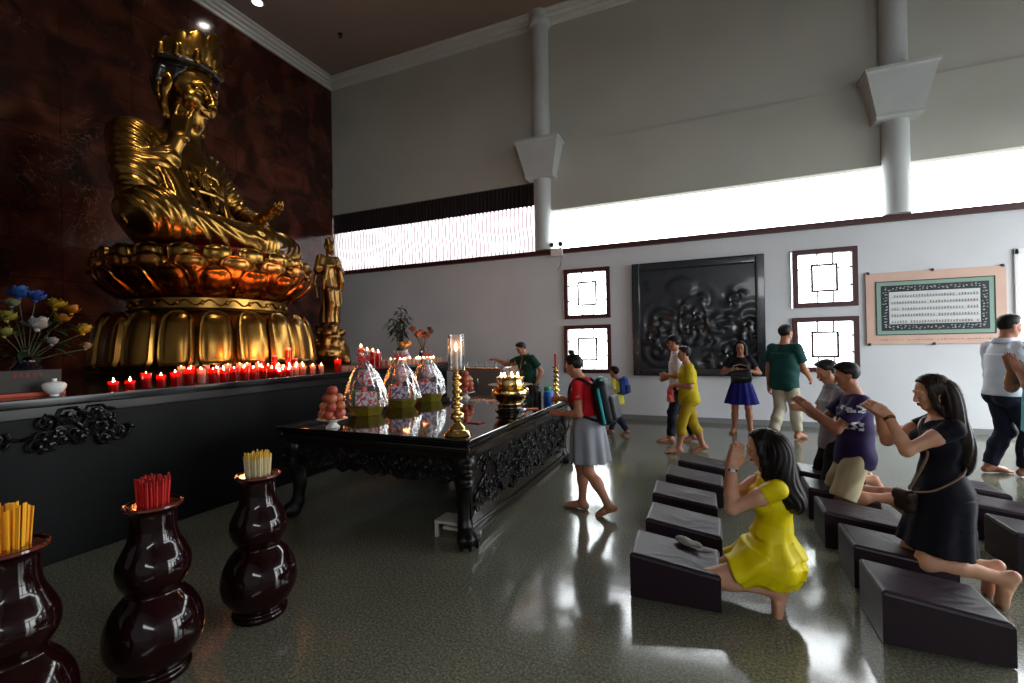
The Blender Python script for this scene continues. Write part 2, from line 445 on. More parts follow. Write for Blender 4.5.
def red_marble():
    m = bpy.data.materials.new('red_marble'); m.use_nodes = True
    nt = m.node_tree; b = nt.nodes['Principled BSDF']; L = nt.links.new
    tc = nt.nodes.new('ShaderNodeTexCoord'); mp = nt.nodes.new('ShaderNodeMapping'); mp.inputs['Rotation'].default_value = (0.5, 0, 0)
    L(tc.outputs['Object'], mp.inputs['Vector'])
    n1 = nt.nodes.new('ShaderNodeTexNoise'); n1.inputs['Scale'].default_value = 1.6; n1.inputs['Detail'].default_value = 8; n1.inputs['Distortion'].default_value = 0.8
    r1 = nt.nodes.new('ShaderNodeValToRGB'); e = r1.color_ramp.elements
    e[0].position = 0.32; e[0].color = srgb(34, 17, 13); e[1].position = 0.7; e[1].color = srgb(92, 47, 34)
    x = e.new(0.5); x.color = srgb(60, 28, 21)
    L(mp.outputs[0], n1.inputs['Vector']); L(n1.outputs['Fac'], r1.inputs['Fac'])
    # pale broken veins
    n2 = nt.nodes.new('ShaderNodeTexNoise'); n2.inputs['Scale'].default_value = 2.4; n2.inputs['Detail'].default_value = 9; n2.inputs['Distortion'].default_value = 2.2
    ab = nt.nodes.new('ShaderNodeMath'); ab.operation = 'SUBTRACT'; ab.inputs[1].default_value = 0.5
    ab2 = nt.nodes.new('ShaderNodeMath'); ab2.operation = 'ABSOLUTE'
    mr = nt.nodes.new('ShaderNodeMapRange'); mr.inputs['From Min'].default_value = 0.0; mr.inputs['From Max'].default_value = 0.013; mr.inputs['To Min'].default_value = 0.4; mr.inputs['To Max'].default_value = 0
    n3 = nt.nodes.new('ShaderNodeTexNoise'); n3.inputs['Scale'].default_value = 1.1; n3.inputs['Detail'].default_value = 4
    m3 = nt.nodes.new('ShaderNodeMapRange'); m3.inputs['From Min'].default_value = 0.52; m3.inputs['From Max'].default_value = 0.66
    mu = nt.nodes.new('ShaderNodeMath'); mu.operation = 'MULTIPLY'
    L(mp.outputs[0], n2.inputs['Vector']); L(n2.outputs['Fac'], ab.inputs[0]); L(ab.outputs[0], ab2.inputs[0]); L(ab2.outputs[0], mr.inputs['Value'])
    L(tc.outputs['Object'], n3.inputs['Vector']); L(n3.outputs['Fac'], m3.inputs['Value']); L(mr.outputs[0], mu.inputs[0]); L(m3.outputs[0], mu.inputs[1])
    mx = nt.nodes.new('ShaderNodeMix'); mx.data_type = 'RGBA'; mx.inputs[7].default_value = srgb(178, 128, 104)
    L(mu.outputs[0], mx.inputs[0]); L(r1.outputs['Color'], mx.inputs[6])
    # slab joints and slab-to-slab tone
    sp = nt.nodes.new('ShaderNodeSeparateXYZ'); L(tc.outputs['Object'], sp.inputs[0])
    cb = nt.nodes.new('ShaderNodeCombineXYZ'); L(sp.outputs['Y'], cb.inputs[0]); L(sp.outputs['Z'], cb.inputs[1])
    bk = nt.nodes.new('ShaderNodeTexBrick'); bk.inputs['Scale'].default_value = 1.0; bk.inputs['Brick Width'].default_value = 1.0; bk.inputs['Row Height'].default_value = 0.55
    bk.inputs['Mortar Size'].default_value = 0.005; bk.inputs['Color1'].default_value = (0.72, 0.72, 0.72, 1); bk.inputs['Color2'].default_value = (1.15, 1.12, 1.1, 1); bk.inputs['Mortar'].default_value = (0.35, 0.3, 0.3, 1)
    bk.offset = 0.0
    L(cb.outputs[0], bk.inputs['Vector'])
    m4 = nt.nodes.new('ShaderNodeMix'); m4.data_type = 'RGBA'; m4.blend_type = 'MULTIPLY'; m4.inputs[0].default_value = 1
    L(mx.outputs[2], m4.inputs[6]); L(bk.outputs['Color'], m4.inputs[7]); L(m4.outputs[2], b.inputs['Base Color'])
    b.inputs['Roughness'].default_value = 0.14
    return m
M['marble'] = red_marble()

# ------------------------------------------------------------------ room shell
XR, YW, ZC = -9.45, 9.8, 8.9       # red wall, window wall, ceiling
XE, YF = 7.6, -5.0                 # open right side, wall behind the viewer
struct('floor', MB().box((XR - 0.3, YF - 0.2, -0.15), (XE + 0.2, YW + 0.25, 0)), M['floor'])
struct('ceiling', MB().box((XR - 0.3, YF - 0.2, ZC), (XE + 0.2, YW + 0.25, ZC + 0.15)), M['ceil'])
struct('wall_left', MB().box((XR - 0.25, YF, 0), (XR, YW + 0.25, ZC)), M['marble'])
struct('ground', MB().box((-26, -26, -0.5), (34, 40, -0.2)), pm('courtyard_paving', srgb(150, 150, 146), 0.8, var=(2, srgb(130, 130, 126), 0.3)))

# back wall, lower: white, with four window holes
WIN = [(-2.9, 2.12, -1.9, 3.2), (-2.92, 0.95, -1.9, 1.98), (1.42, 2.16, 2.40, 3.2), (1.40, 1.0, 2.40, 1.98)]
w = MB()
y0, y1 = YW, YW + 0.2
DX0, DX1 = 4.42, 6.3
xs = [XR, -2.92, -1.9, 1.40, 2.40, DX0, DX1, XE + 0.2]
w.box((xs[0], y0, 0), (xs[1], y1, 3.6)); w.box((xs[2], y0, 0), (xs[3], y1, 3.6)); w.box((xs[4], y0, 0), (xs[5], y1, 3.6)); w.box((xs[6], y0, 0), (xs[7], y1, 3.6))
w.box((xs[5], y0, 2.95), (xs[6], y1, 3.6))
for a, b in ((-2.92, -1.9), (1.40, 2.40)):
    wl = [q for q in WIN if abs(q[0] - a) < 0.1]
    hi, lo = wl[0], wl[1]
    w.box((a, y0, 0), (b, y1, lo[1])); w.box((a, y0, lo[3]), (b, y1, hi[1])); w.box((a, y0, hi[3]), (b, y1, 3.6))
struct('wall_back', w, M['plaster'])
struct('wall_back_upper', MB().box((XR, y0 + 0.03, 5.95), (XE + 0.2, y1, ZC)).box((-3.35, y0, 4.54), (XE + 0.2, y1, 5.95), 0.012).box((XR, y0, 5.2), (-3.35, y1, 5.95), 0.012), M['plaster_up'])
struct('baseboard_back', MB().box((XR, YW - 0.015, 0), (DX0, YW, 0.1), 0.004), pm('grey_skirting', srgb(120, 122, 122), 0.5))
struct('trim_1', MB().box((XR, YW - 0.09, 3.56), (XE, YW + 0.22, 3.66), 0.012), M['maroon'])
# crown moulding: stepped profile
def crown(p0, p1, inward):
    p0, p1, n = V3(*p0), V3(*p1), V3(*inward)
    mb = MB()
    for dz, dn, t in ((0.0, 0.26, 0.05), (-0.05, 0.2, 0.07), (-0.12, 0.12, 0.06), (-0.18, 0.06, 0.07)):
        a = p0 + V3(0, 0, dz - t); b = p1 + n * dn + V3(0, 0, dz)
        mb.box(a, b, 0.012)
    return mb
struct('trim_2', crown((XR, YF, ZC), (XR, YW, ZC), (1, 0, 0)), M['mould'])
struct('trim_3', crown((XR, YW + 0.03, ZC), (XE, YW + 0.03, ZC), (0, -1, 0)), M['mould'])
# side and rear of the hall (outside the frame): unseen openings, right and high at the rear, shaped to steer daylight
struct('wall_right', MB().box((XE, YF, 4.54), (XE + 0.2, YW, ZC)).box((XE, YF, 0), (XE + 0.2, 3.6, 4.54)).box((XE, 3.6, 3.3), (XE + 0.2, YW, 3.64)).box((XE, 9.0, 0), (XE + 0.2, YW + 0.2, 3.3)).box((XE, 5.0, 0), (XE + 0.2, 5.5, 3.3)), M['plaster'])
struct('wall_front', MB().box((XR, YF - 0.2, 4.54), (XE + 0.2, YF, ZC)).box((XR, YF - 0.2, 0), (XE + 0.2, YF, 3.64)).box((XR, YF - 0.2, 3.64), (1.5, YF, 4.54)), M['plaster'])
# engaged columns with hanging brackets
for cx in (-3.34, 2.95, 9.0)[:2]:
    mb = MB(); cyl = YW - 0.06
    mb.lathe([(0.19, 3.66), (0.19, ZC - 0.25)], (cx, cyl, 0), 40)
    mb.lathe([(0.19, ZC - 0.32), (0.23, ZC - 0.3), (0.25, ZC - 0.26), (0.25, ZC - 0.18), (0.22, ZC - 0.14), (0.24, ZC - 0.05), (0.24, ZC)], (cx, cyl, 0), 40)
    col = struct('column', mb, M['column'])
    br = MB()
    vs = []
    for z, hw, dp in ((5.22, 0.31, 0.30), (5.27, 0.33, 0.32), (5.28, 0.31, 0.30), (5.95, 0.47, 0.44), (5.97, 0.50, 0.47), (6.02, 0.50, 0.47)):
        vs.append([(cx - hw, YW + 0.05, z), (cx - hw, YW - dp, z), (cx + hw, YW - dp, z), (cx + hw, YW + 0.05, z)])
    P = np.array(vs); br.grid(P, wrap=True); n0 = 0
    br.add(P[0], [(3, 2, 1, 0)]); br.add(P[-1], [(0, 1, 2, 3)])
    br.build('bracket', M['column'], col, True, 25)

# square lattice windows
def window(name, q):
    x0, z0, x1, z1 = q
    t, yb = 0.085, YW - 0.04
    f = MB()
    for lo, hi in (((x0, z0), (x1, z0 + t)), ((x0, z1 - t), (x1, z1)), ((x0, z0 + t), (x0 + t, z1 - t)), ((x1 - t, z0 + t), (x1, z1 - t))):
        f.box((lo[0], yb, lo[1]), (hi[0], YW + 0.1, hi[1]), 0.008)
    o = struct(name, f, M['maroon'])
    g = MB(); y_a, y_b = YW - 0.005, YW + 0.03
    W, Hh = x1 - x0, z1 - z0
    ix0, ix1, iz0, iz1 = x0 + W * 0.29, x1 - W * 0.29, z0 + Hh * 0.26, z1 - Hh * 0.26
    b = 0.036
    g.box((ix0, y_a, iz0), (ix1, y_b, iz0 + b)); g.box((ix0, y_a, iz1 - b), (ix1, y_b, iz1)); g.box((ix0, y_a, iz0), (ix0 + b, y_b, iz1)); g.box((ix1 - b, y_a, iz0), (ix1, y_b, iz1))
    s = 0.022
    for xx in (ix0 + W * 0.09, ix1 - W * 0.09):
        g.box((xx, y_a, z0 + t), (xx + s, y_b, iz0)); g.box((xx, y_a, iz1), (xx + s, y_b, z1 - t))
    for zz in (iz0 + Hh * 0.09, iz1 - Hh * 0.09):
        g.box((x0 + t, y_a, zz), (ix0, y_b, zz + s)); g.box((ix1, y_a, zz), (x1 - t, y_b, zz + s))
    g.build('lattice', M['maroon'], o)
    MB().box((x0 + t, YW + 0.05, z0 + t), (x1 - t, YW + 0.056, z1 - t)).build('pane', M['pane'], o)
for i, q in enumerate(WIN): window('window_%d' % (i + 1), q)
# doorway at the right end of the back wall
d = MB(); t = 0.06
d.box((DX0, YW - 0.03, 0), (DX0 + t, YW + 0.21, 2.95), 0.01); d.box((DX1 - t, YW - 0.03, 0), (DX1, YW + 0.21, 2.95), 0.01); d.box((DX0, YW - 0.03, 2.85), (DX1, YW + 0.21, 2.95), 0.01)
struct('door_1', d, pm('white_door_frame', srgb(226, 228, 230), 0.5))

# vertical slat blind in the left clerestory bay
BX0, BX1 = XR + 0.02, -3.55
white_slat = bpy.data.materials.new('white_slat'); white_slat.use_nodes = True
nt = white_slat.node_tree; nt.nodes.clear()
o_ = nt.nodes.new('ShaderNodeOutputMaterial'); a_ = nt.nodes.new('ShaderNodeBsdfTranslucent'); a_.inputs['Color'].default_value = (0.30, 0.275, 0.28, 1)
b_ = nt.nodes.new('ShaderNodeBsdfDiffuse'); b_.inputs['Color'].default_value = (0.8, 0.76, 0.76, 1); c_ = nt.nodes.new('ShaderNodeMixShader'); c_.inputs[0].default_value = 0.25
nt.links.new(a_.outputs[0], c_.inputs[1]); nt.links.new(b_.outputs[0], c_.inputs[2]); nt.links.new(c_.outputs[0], o_.inputs['Surface'])
bl = thing('window_blind', 'pleated white blind with a dark maroon top band in the high window', 'blind', (0, YW, 3.66))
N = 58; pit = (BX1 - BX0) / N
sl, rb, vl = MB(), MB(), MB()
for i in range(N):
    xa = BX0 + i * pit
    zz = np.linspace(0.0, 1.06, 9)
    wob = 0.022 * np.sin(zz * 6.5 + 0.15 * math.sin(i * 1.7))
    rows = []
    for z, wv in zip(zz, wob):
        rows.append([(xa + u * pit + wv, 0.05 + 0.025 * math.sin(PI * u), z) for u in (0.0, 0.25, 0.5, 0.75, 1.0)])
    sl.grid(rows)
    rb.grid([[(xa - 0.008 + wv, 0.036, z), (xa + 0.008 + wv, 0.036, z), (xa + 0.008 + wv, 0.042, z), (xa - 0.008 + wv, 0.042, z)] for z, wv in zip(zz, wob)], wrap=True)
    vl.grid([[(xa + u * pit, 0.02 - 0.03 * math.sin(PI * u), z) for u in (0.0, 0.25, 0.5, 0.75, 1.0)] for z in (1.04, 1.3, 1.56)])
    vl.tube([(xa, 0.015, 1.03), (xa, 0.0, 1.06), (xa, 0.0, 1.56)], 0.012, 6)
sl.build('slat_sheet', white_slat, bl); rb.build('pleat_edges', pm('rose_tape', srgb(150, 96, 100), 0.7), bl)
vl.build('valance', pm('dark_maroon_cloth', srgb(28, 10, 14), 0.7), bl)

# emergency light on the sill
e = thing('emergency_light', 'small white twin-lamp emergency light on the sill by the column', 'emergency light', (-3.02, YW - 0.1, 3.50))
MB().box((-0.13, -0.05, 0), (0.13, 0.05, 0.17), 0.012).build('housing', M['white'], e)
for sx in (-1, 1):
    lm = MB(); lm.tube([(sx * 0.09, 0, 0.17), (sx * 0.09, -0.01, 0.21)], 0.012)
    lm.tube([(sx * 0.1, 0.03, 0.25), (sx * 0.1, -0.03, 0.25), (sx * 0.1, -0.07, 0.245)], [0.035, 0.055, 0.06], 16)
    ll = lm.build('lamp', M['white'], e)
    MB().ball((sx * 0.1, -0.062, 0.245), (0.045, 0.02, 0.045), 12).build('lens', M['black'], ll)
MB().tube([(0.1, -0.03, 0.0), (0.1, -0.02, -0.08), (0.06, 0.03, -0.22), (-0.02, 0.07, -0.3)], 0.006, 6).build('cable', M['black'], e)

# recessed downlights; the second is out of frame, added to brighten the statue
for i, (x, y, lab) in enumerate(((-8.6, 6.9, 'round white ceiling downlight near the red wall corner'), (-4.7, 3.0, 'unseen ceiling downlight added to brighten the golden statue'))):
    dl = thing('downlight', lab, 'ceiling light', (x, y, ZC))
    MB().lathe([(0.11, -0.005), (0.13, -0.02), (0.10, -0.025), (0.085, 0.0)], (0, 0, 0), 28).build('ring', M['mould'], dl)
    MB().lathe([(0.001, -0.012), (0.088, -0.012), (0.09, -0.005)], (0, 0, 0), 28).build('bulb', glow('lamp_white', (1, 0.95, 0.85, 1), 40), dl)
sprk = MB(); sprk.lathe([(0.06, 0), (0.055, -0.02), (0.02, -0.03), (0.02, -0.06), (0.045, -0.07), (0.045, -0.08)], (-7.77, 8.4, ZC), 16)
tag(sprk.build('ceiling_sprinkler', M['black']), 'tiny dark sprinkler head on the ceiling corner', 'sprinkler')

# ------------------------------------------------------------------ things on the back wall
def relief():
    t = thing('relief_panel', 'large black carved stone relief in a black frame on the white wall', 'wall relief', (-0.24, YW, 2.05))
    hw, hh = 1.2, 1.14
    f = MB(); b = 0.15
    f.box((-hw, -0.10, -hh), (-hw + b, -0.002, hh), 0.02); f.box((hw - b, -0.10, -hh), (hw, -0.002, hh), 0.02)
    f.box((-hw + b, -0.10, hh - b), (hw - b, -0.002, hh), 0.02); f.box((-hw + b, -0.10, -hh), (hw - b, -0.002, -hh + b), 0.02)
    f.build('frame', pm('black_granite_frame', srgb(24, 28, 34), 0.22, coat=0.4), t)
    nx, nz = 170, 160
    X = np.linspace(-hw + 0.12, hw - 0.12, nx); Z = np.linspace(-hh + 0.12, hh - 0.12, nz)
    XX, ZZ = np.meshgrid(X, Z, indexing='ij')
    hgt = np.zeros_like(XX)
    rg = np.random.default_rng(4)
    low = 1 / (1 + np.exp((ZZ - 0.42 - 0.18 * np.sin(XX * 3.1)) * 9))
    for i in range(26):           # curling clouds, rocks and dragon-like scrolls
        cx, cz, fr = rg.uniform(-1, 1), rg.uniform(-1, 0.55), rg.uniform(16, 34)
        r = np.hypot(XX - cx, ZZ - cz); a = np.arctan2(ZZ - cz, XX - cx)
        hgt += np.exp(-(r / rg.uniform(0.14, 0.34)) ** 2) * (0.5 + 0.5 * np.sin(fr * r + rg.choice([1, 2, 3]) * a)) * 0.055
    hgt *= low
    hgt += 0.03 * np.exp(-(((XX + 0.25) / 0.26) ** 2 + ((ZZ - 0.62) / 0.2) ** 2) ** 3)      # rising sun disc
    ring = np.abs(np.hypot((XX + 0.05) / 0.25, (ZZ + 0.05) / 0.45) - 1)
    hgt += 0.035 * np.exp(-(ring / 0.12) ** 2) * low
    P = np.stack([XX, -0.02 - hgt * 0.55, ZZ], -1)
    MB().grid(P).build('carving', pm('black_slate', srgb(22, 25, 30), 0.3, coat=0.2, var=(9, srgb(38, 42, 48), 0.3)), t)
    s = MB()
    for cx, cz in ((-0.9, 0.74), (-0.88, 0.6)):
        for k in range(5):
            s.box((cx - 0.05, -0.045, cz - 0.05 + k * 0.022), (cx + rg.uniform(0.0, 0.05), -0.02, cz - 0.04 + k * 0.022)); 
        s.box((cx - 0.01, -0.047, cz - 0.055), (cx + 0.005, -0.02, cz + 0.055))
    s.build('carved_seal', M['black'], t)
relief()
def plaque():
    t = thing('framed_scripture', 'wide framed panel with rows of tiny figures, peach border and green mat', 'wall panel', (3.41, YW, 2.085))
    hw, hh = 0.91, 0.61
    MB().box((-hw, -0.035, -hh), (hw, -0.002, hh), 0.006).build('board', pm('peach_stone', srgb(214, 178, 160), 0.55, var=(3, srgb(196, 164, 150), 0.3)), t)
    def ring(a, b, c, d, w, y, mat, name):
        m = MB()
        m.box((a, y, c), (b, -0.03, c + w)); m.box((a, y, d - w), (b, -0.03, d)); m.box((a, y, c + w), (a + w, -0.03, d - w)); m.box((b - w, y, c + w), (b, -0.03, d - w))
        return m.build(name, mat, t)
    dark = pm('navy_black', srgb(20, 26, 36), 0.5)
    ring(-0.775, 0.775, -0.455, 0.46, 0.014, -0.044, dark, 'outer_line')
    ring(-0.762, 0.762, -0.442, 0.447, 0.062, -0.040, pm('pale_jade', srgb(128, 158, 144), 0.5), 'mat_border')
    ring(-0.70, 0.70, -0.38, 0.385, 0.11, -0.042, dark, 'dark_border')
    o = MB(); rg = random.Random(3)
    for side in range(4):
        for k in range(26 if side < 2 else 12):
            u = (k + 0.5) / (26 if side < 2 else 12)
            for j in range(3):
                du, dv = rg.uniform(-0.012, 0.012), rg.uniform(-0.03, 0.03)
                if side < 2: x, z = -0.66 + 1.32 * u + du, (-0.325 if side == 0 else 0.33) + dv
                else: z, x = -0.3 + 0.6 * u + du, (-0.645 if side == 2 else 0.645) + dv
                s = rg.uniform(0.006, 0.011)
                o.box((x - s, -0.046, z - s * 0.6), (x + s, -0.041, z + s * 0.6))
    o.build('border_ornament', pm('pale_gold_ink', srgb(176, 184, 180), 0.5), t)
    MB().box((-0.59, -0.041, -0.27), (0.59, -0.03, 0.275)).build('field', pm('silver_paper', srgb(204, 206, 208), 0.5), t)
    figs = MB()
    for r in range(5):
        z = 0.222 - r * 0.108
        figs.box((-0.57, -0.0435, z - 0.05), (0.57, -0.041, z - 0.042), mi=2)
        for c in range(31):
            if (r * 7 + c * 3) % 23 == 0: continue
            x = -0.55 + c * 0.0367; mi = 1 if (c * 5 + r * 11) % 13 == 0 else 0
            h2 = rg.uniform(0.02, 0.034)
            figs.add([(x - 0.013, -0.043, z - 0.04), (x + 0.013, -0.043, z - 0.04), (x + 0.007, -0.045, z - 0.04 + h2), (x - 0.007, -0.045, z - 0.04 + h2)], [(0, 1, 2, 3)], mi)
            figs.ball((x, -0.044, z - 0.034 + h2), (0.0065, 0.004, 0.008), 6, mi)
    figs.build('figure_rows', [pm('grey_ink', srgb(132, 134, 128), 0.6), pm('red_ink', srgb(150, 92, 88), 0.6), pm('pale_line', srgb(160, 162, 158), 0.6)], t)
    tx = MB()
    for k in range(34):
        x = -0.72 + k * 0.043
        if k % 9 == 8: continue
        hx = rg.uniform(0.008, 0.017)
        tx.box((x - hx, -0.0375, -0.535 - 0.006), (x + hx, -0.0345, -0.535 + rg.uniform(0.0, 0.01)))
    tx.build('caption_line', pm('brown_ink', srgb(140, 110, 98), 0.6), t)
    for (x, z) in ((-0.87, hh), (0.0, hh), (0.87, hh), (-0.87, -hh), (0.0, -hh)):
        MB().box((x - 0.018, -0.045, z - 0.02), (x + 0.018, -0.002, z + 0.025), 0.005).build('clip', M['black'], t)
plaque()
# ------------------------------------------------------------------ altar block
AX, AT = -4.55, 1.27
al = thing('altar_counter', 'long dark granite altar counter in front of the golden statue', 'altar', (-7.0, 2.4, 0))
ay0, ay1 = -6.8, 5.30
MB().box((XR + 7.0 + 0.01, ay0, 0), (AX + 7.0 - 0.06, ay1 - 0.05, 1.12), 0.01).build('plinth', M['altar_stone'], al)
MB().box((XR + 7.0 + 0.01, ay0, 1.20), (AX + 7.0 + 0.04, ay1, AT), 0.012).build('worktop', pm('black_granite_top', srgb(14, 14, 15), 0.16, spec=0.3), al)
MB().box((XR + 7.0 + 0.01, ay0, 1.12), (AX + 7.0 - 0.03, ay1 - 0.02, 1.20), 0.006).build('carved_band', M['carved'], al)
def scrolls(n, w, h, rg, depth=0.02, rmin=0.04, rmax=0.09, tr=0.007):
    """fretwork: spirals and leaves in the x-z plane facing -y"""
    mb = MB()
    for i in range(n):
        cx, cz = rg.uniform(0.02, w - 0.02), rg.uniform(rmax * 0.5, h - rmax * 0.5)
        R, s, ph = rg.uniform(rmin, rmax), rg.choice([-1, 1]), rg.uniform(0, 6.28)
        pts = []
        for k in range(13):
            u = k / 12.0; r = R * (1 - 0.8 * u); a = ph + s * u * 7.5
            z = min(max(cz + r * math.sin(a), 0.01), h - 0.01); x = min(max(cx + r * math.cos(a), 0.01), w - 0.01)
            pts.append((x, -depth * (0.3 + 0.7 * u), z))
        mb.tube(pts, [tr * (1.2 - 0.4 * k / 12) for k in range(13)], 6)
        mb.ball(pts[-1], tr * 1.9, 6)
        a = rg.uniform(0, 6.28)
        Rm = Matrix.Rotation(a, 3, 'Y')
        mb.ball((cx + R * math.cos(a), -depth * 0.4, min(max(cz + R * 0.6 * math.sin(a), 0.02), h - 0.02)), (R * 0.5, depth * 0.6, R * 0.17), 8, 0, np.array(Rm))
    return mb
rg = random.Random(9)
cv = scrolls(120, 4.4, 0.34, rg, 0.035, 0.05, 0.1, 0.010)
fret = cv.build('fretwork', M['carved'], al); fret.rotation_euler = (0, 0, rad(90)); fret.location = (AX + 7.0 - 0.045, -4.4, 0.84)

# ------------------------------------------------------------------ lotus throne
LC = (-6.85, 4.66)
lt = thing('lotus_pedestal', 'two-tiered golden lotus throne with red glints under the statue', 'pedestal', (LC[0], LC[1], AT))
core = MB()
core.lathe([(1.42, 0), (1.44, 0.06), (1.36, 0.1), (1.30, 0.14), (1.26, 0.35), (1.16, 0.62), (1.0, 0.80), (0.96, 0.84)], seg=72)
core.build('lower_drum', M['gold_dark'], lt)
MB().lathe([(0.93, 0.84), (1.0, 0.855), (1.02, 0.875), (0.985, 0.89), (0.985, 1.02), (1.02, 1.035), (1.0, 1.055), (0.93, 1.06)], seg=72).build('waist_band', M['gold'], lt)
sc = MB()
for k in range(22):
    a0 = 2 * PI * k / 22
    pts = []
    for j in range(15):
        u = j / 14; a = a0 + (u - 0.5) * 0.25; z = 0.955 + 0.035 * math.sin(u * 2 * PI) ; r = 0.997
        pts.append((r * math.cos(a), r * math.sin(a), z))
    sc.tube(pts, 0.010, 6)
    sc.ball((0.99 * math.cos(a0 + 0.14), 0.99 * math.sin(a0 + 0.14), 0.955), (0.028, 0.028, 0.035), 8)
sc.build('band_scroll', M['gold'], lt)
MB().lathe([(0.9, 1.06), (0.98, 1.11), (1.13, 1.28), (1.22, 1.45), (1.22, 1.58), (1.2, 1.66), (1.15, 1.69), (0.0, 1.693)], seg=72).build('upper_bowl', M['red_lacquer'], lt)
def petal(prof, w, bulge, rim, name, mat, ang, nu=13, nv=17, tip=0.0):
    """prof: list of (r, z) from root to tip along the throne's side; half-angle w; puffed shield with a raised rim"""
    pr = np.array(prof, float); t = np.linspace(0, 1, len(pr)); vv = np.linspace(0, 1, nv)
    R = np.interp(vv, t, pr[:, 0]); Z = np.interp(vv, t, pr[:, 1])
    dR, dZ = np.gradient(R), np.gradient(Z); L = np.hypot(dR, dZ); nR, nZ = dZ / L, -dR / L
    if nR.mean() < 0: nR, nZ = -nR, -nZ
    us = np.linspace(-1, 1, nu); rows, back = [], []
    for i, v in enumerate(vv):
        wid = w * (max(1e-3, 1 - (abs(2 * v - 0.9) / 1.1) ** 3.2)) ** 0.5
        if v > 0.82: wid *= math.sqrt(max(0.02, 1 - ((v - 0.82) / 0.19) ** 2))
        row, rb2 = [], []
        for u in us:
            e = max(abs(u), abs(2 * v - 1))
            dome = bulge * max(0.0, 1 - u * u) ** 0.6 * math.sin(PI * min(max(v * 0.98 + 0.01, 0), 1)) ** 0.5
            ridge = rim * math.exp(-((e - 0.86) / 0.07) ** 2) - rim * 0.8 * math.exp(-((e - 0.70) / 0.06) ** 2)
            off = 0.015 + dome + ridge + tip * v ** 4
            a = u * wid
            r = R[i] + nR[i] * off; z = Z[i] + nZ[i] * off
            row.append((r * math.cos(a), r * math.sin(a), z))
            r = R[i] - nR[i] * 0.02; z = Z[i] - nZ[i] * 0.02
            rb2.append((r * math.cos(a), r * math.sin(a), z))
        rows.append(row); back.append(rb2)
    mb = MB(); A = np.array(rows); B = np.array(back)
    mb.grid(A); mb.grid(B[:, ::-1])
    edge = lambda G: np.concatenate([G[0, :], G[1:, -1], G[-1, ::-1][1:], G[::-1, 0][1:-1]])
    ea, eb = edge(A), edge(B); mb.grid(np.stack([ea, eb]), wrap=True)
    o = mb.build(name, mat, lt, True, 60); o.rotation_euler = (0, 0, ang); return o
def ringp(n, offs, *a, **kw):
    p0 = petal(*a, ang=offs, **kw)
    for k in range(1, n):
        q = p0.copy(); COL.objects.link(q); q.parent = lt; q.rotation_euler = (0, 0, offs + 2 * PI * k / n)
gold_red = pm('gold_over_red', (0.34, 0.165, 0.035, 1), 0.25, 1.0, var=(2.2, (0.30, 0.07, 0.018, 1), 0.2), bump=(18, 0.06))
ringp(20, 0.05, [(1.20, 0.83), (1.28, 0.70), (1.33, 0.45), (1.36, 0.22), (1.40, 0.10)][::-1], 0.148, 0.055, 0.02, 'lower_petal', M['gold'])
ringp(18, 0.12, [(0.98, 1.07), (1.13, 1.16), (1.26, 1.29), (1.34, 1.43)], 0.17, 0.08, 0.02, 'outer_petal', gold_red, tip=0.04)
ringp(18, 0.12 + PI / 18, [(1.1, 1.17), (1.23, 1.29), (1.31, 1.42), (1.33, 1.56)], 0.165, 0.075, 0.02, 'middle_petal', gold_red, tip=0.03)
ringp(22, 0.02, [(1.2, 1.40), (1.265, 1.49), (1.285, 1.59), (1.27, 1.665)], 0.135, 0.075, 0.018, 'upper_petal', M['gold'])

# ------------------------------------------------------------------ seated golden statue (forward +X, its left +Y)
SZ = AT + 1.695
st = thing('deity_statue', 'huge seated golden deity statue with one hand raised to its chin', 'statue', (LC[0] - 0.06, LC[1] - 0.12, SZ), rad(17)); st.scale = (1.18, 1.16, 1.20)
F_ = Field((-1.15, -1.6, -0.06), (1.25, 1.6, 2.5), 0.0165)
def waves(c, wl, amp, sx=1, sy=1, sz=1):
    def f(P, t=None):
        r = np.sqrt(((P[0] - c[0]) * sx) ** 2 + ((P[1] - c[1]) * sy) ** 2 + ((P[2] - c[2]) * sz) ** 2)
        s = np.sin(r * (2 * PI / wl)); return -amp * np.sign(s) * np.sqrt(np.abs(s))
    return f
# crossed legs under the robe, folds sagging between the knees
for sg in (-1, 1):
    F_.cone((-0.2, sg * 0.35, 0.27), (0.36, sg * 1.02, 0.26), 0.29, 0.26, 0.10, disp=waves((0.62, sg * 0.05, 0.95), 0.105, 0.014))
    F_.ell((0.34, sg * 1.10, 0.24), (0.31, 0.29, 0.25), None, 0.08, disp=waves((0.62, sg * 0.05, 0.95), 0.105, 0.014))
F_.cone((0.42, -0.98, 0.19), (0.74, 0.12, 0.17), 0.21, 0.15, 0.08, disp=waves((0.62, -0.05, 0.95), 0.10, 0.014))
F_.cone((0.42, 0.98, 0.19), (0.72, -0.1, 0.20), 0.21, 0.15, 0.08, disp=waves((0.62, 0.3, 0.95), 0.10, 0.014))
F_.ell((0.15, 0, 0.18), (0.66, 1.0, 0.22), None, 0.12)
F_.ell((0.78, 0.10, 0.16), (0.15, 0.20, 0.22), None, 0.05, disp=lambda P: 0.018 * np.sin(P[1] * 52))     # pleat falling at the front
# torso
F_.ell((-0.2, 0, 0.58), (0.36, 0.44, 0.5), None, 0.12)
F_.ell((-0.16, 0, 1.04), (0.34, 0.50, 0.46), None, 0.12, disp=waves((0.1, 0, 1.75), 0.13, 0.007))
for sg in (-1, 1): F_.cone((-0.2, 0, 1.32), (-0.24, sg * 0.54, 1.24), 0.23, 0.22, 0.12)
F_.ell((0.0, 0, 1.05), (0.18, 0.38, 0.30), None, 0.1)
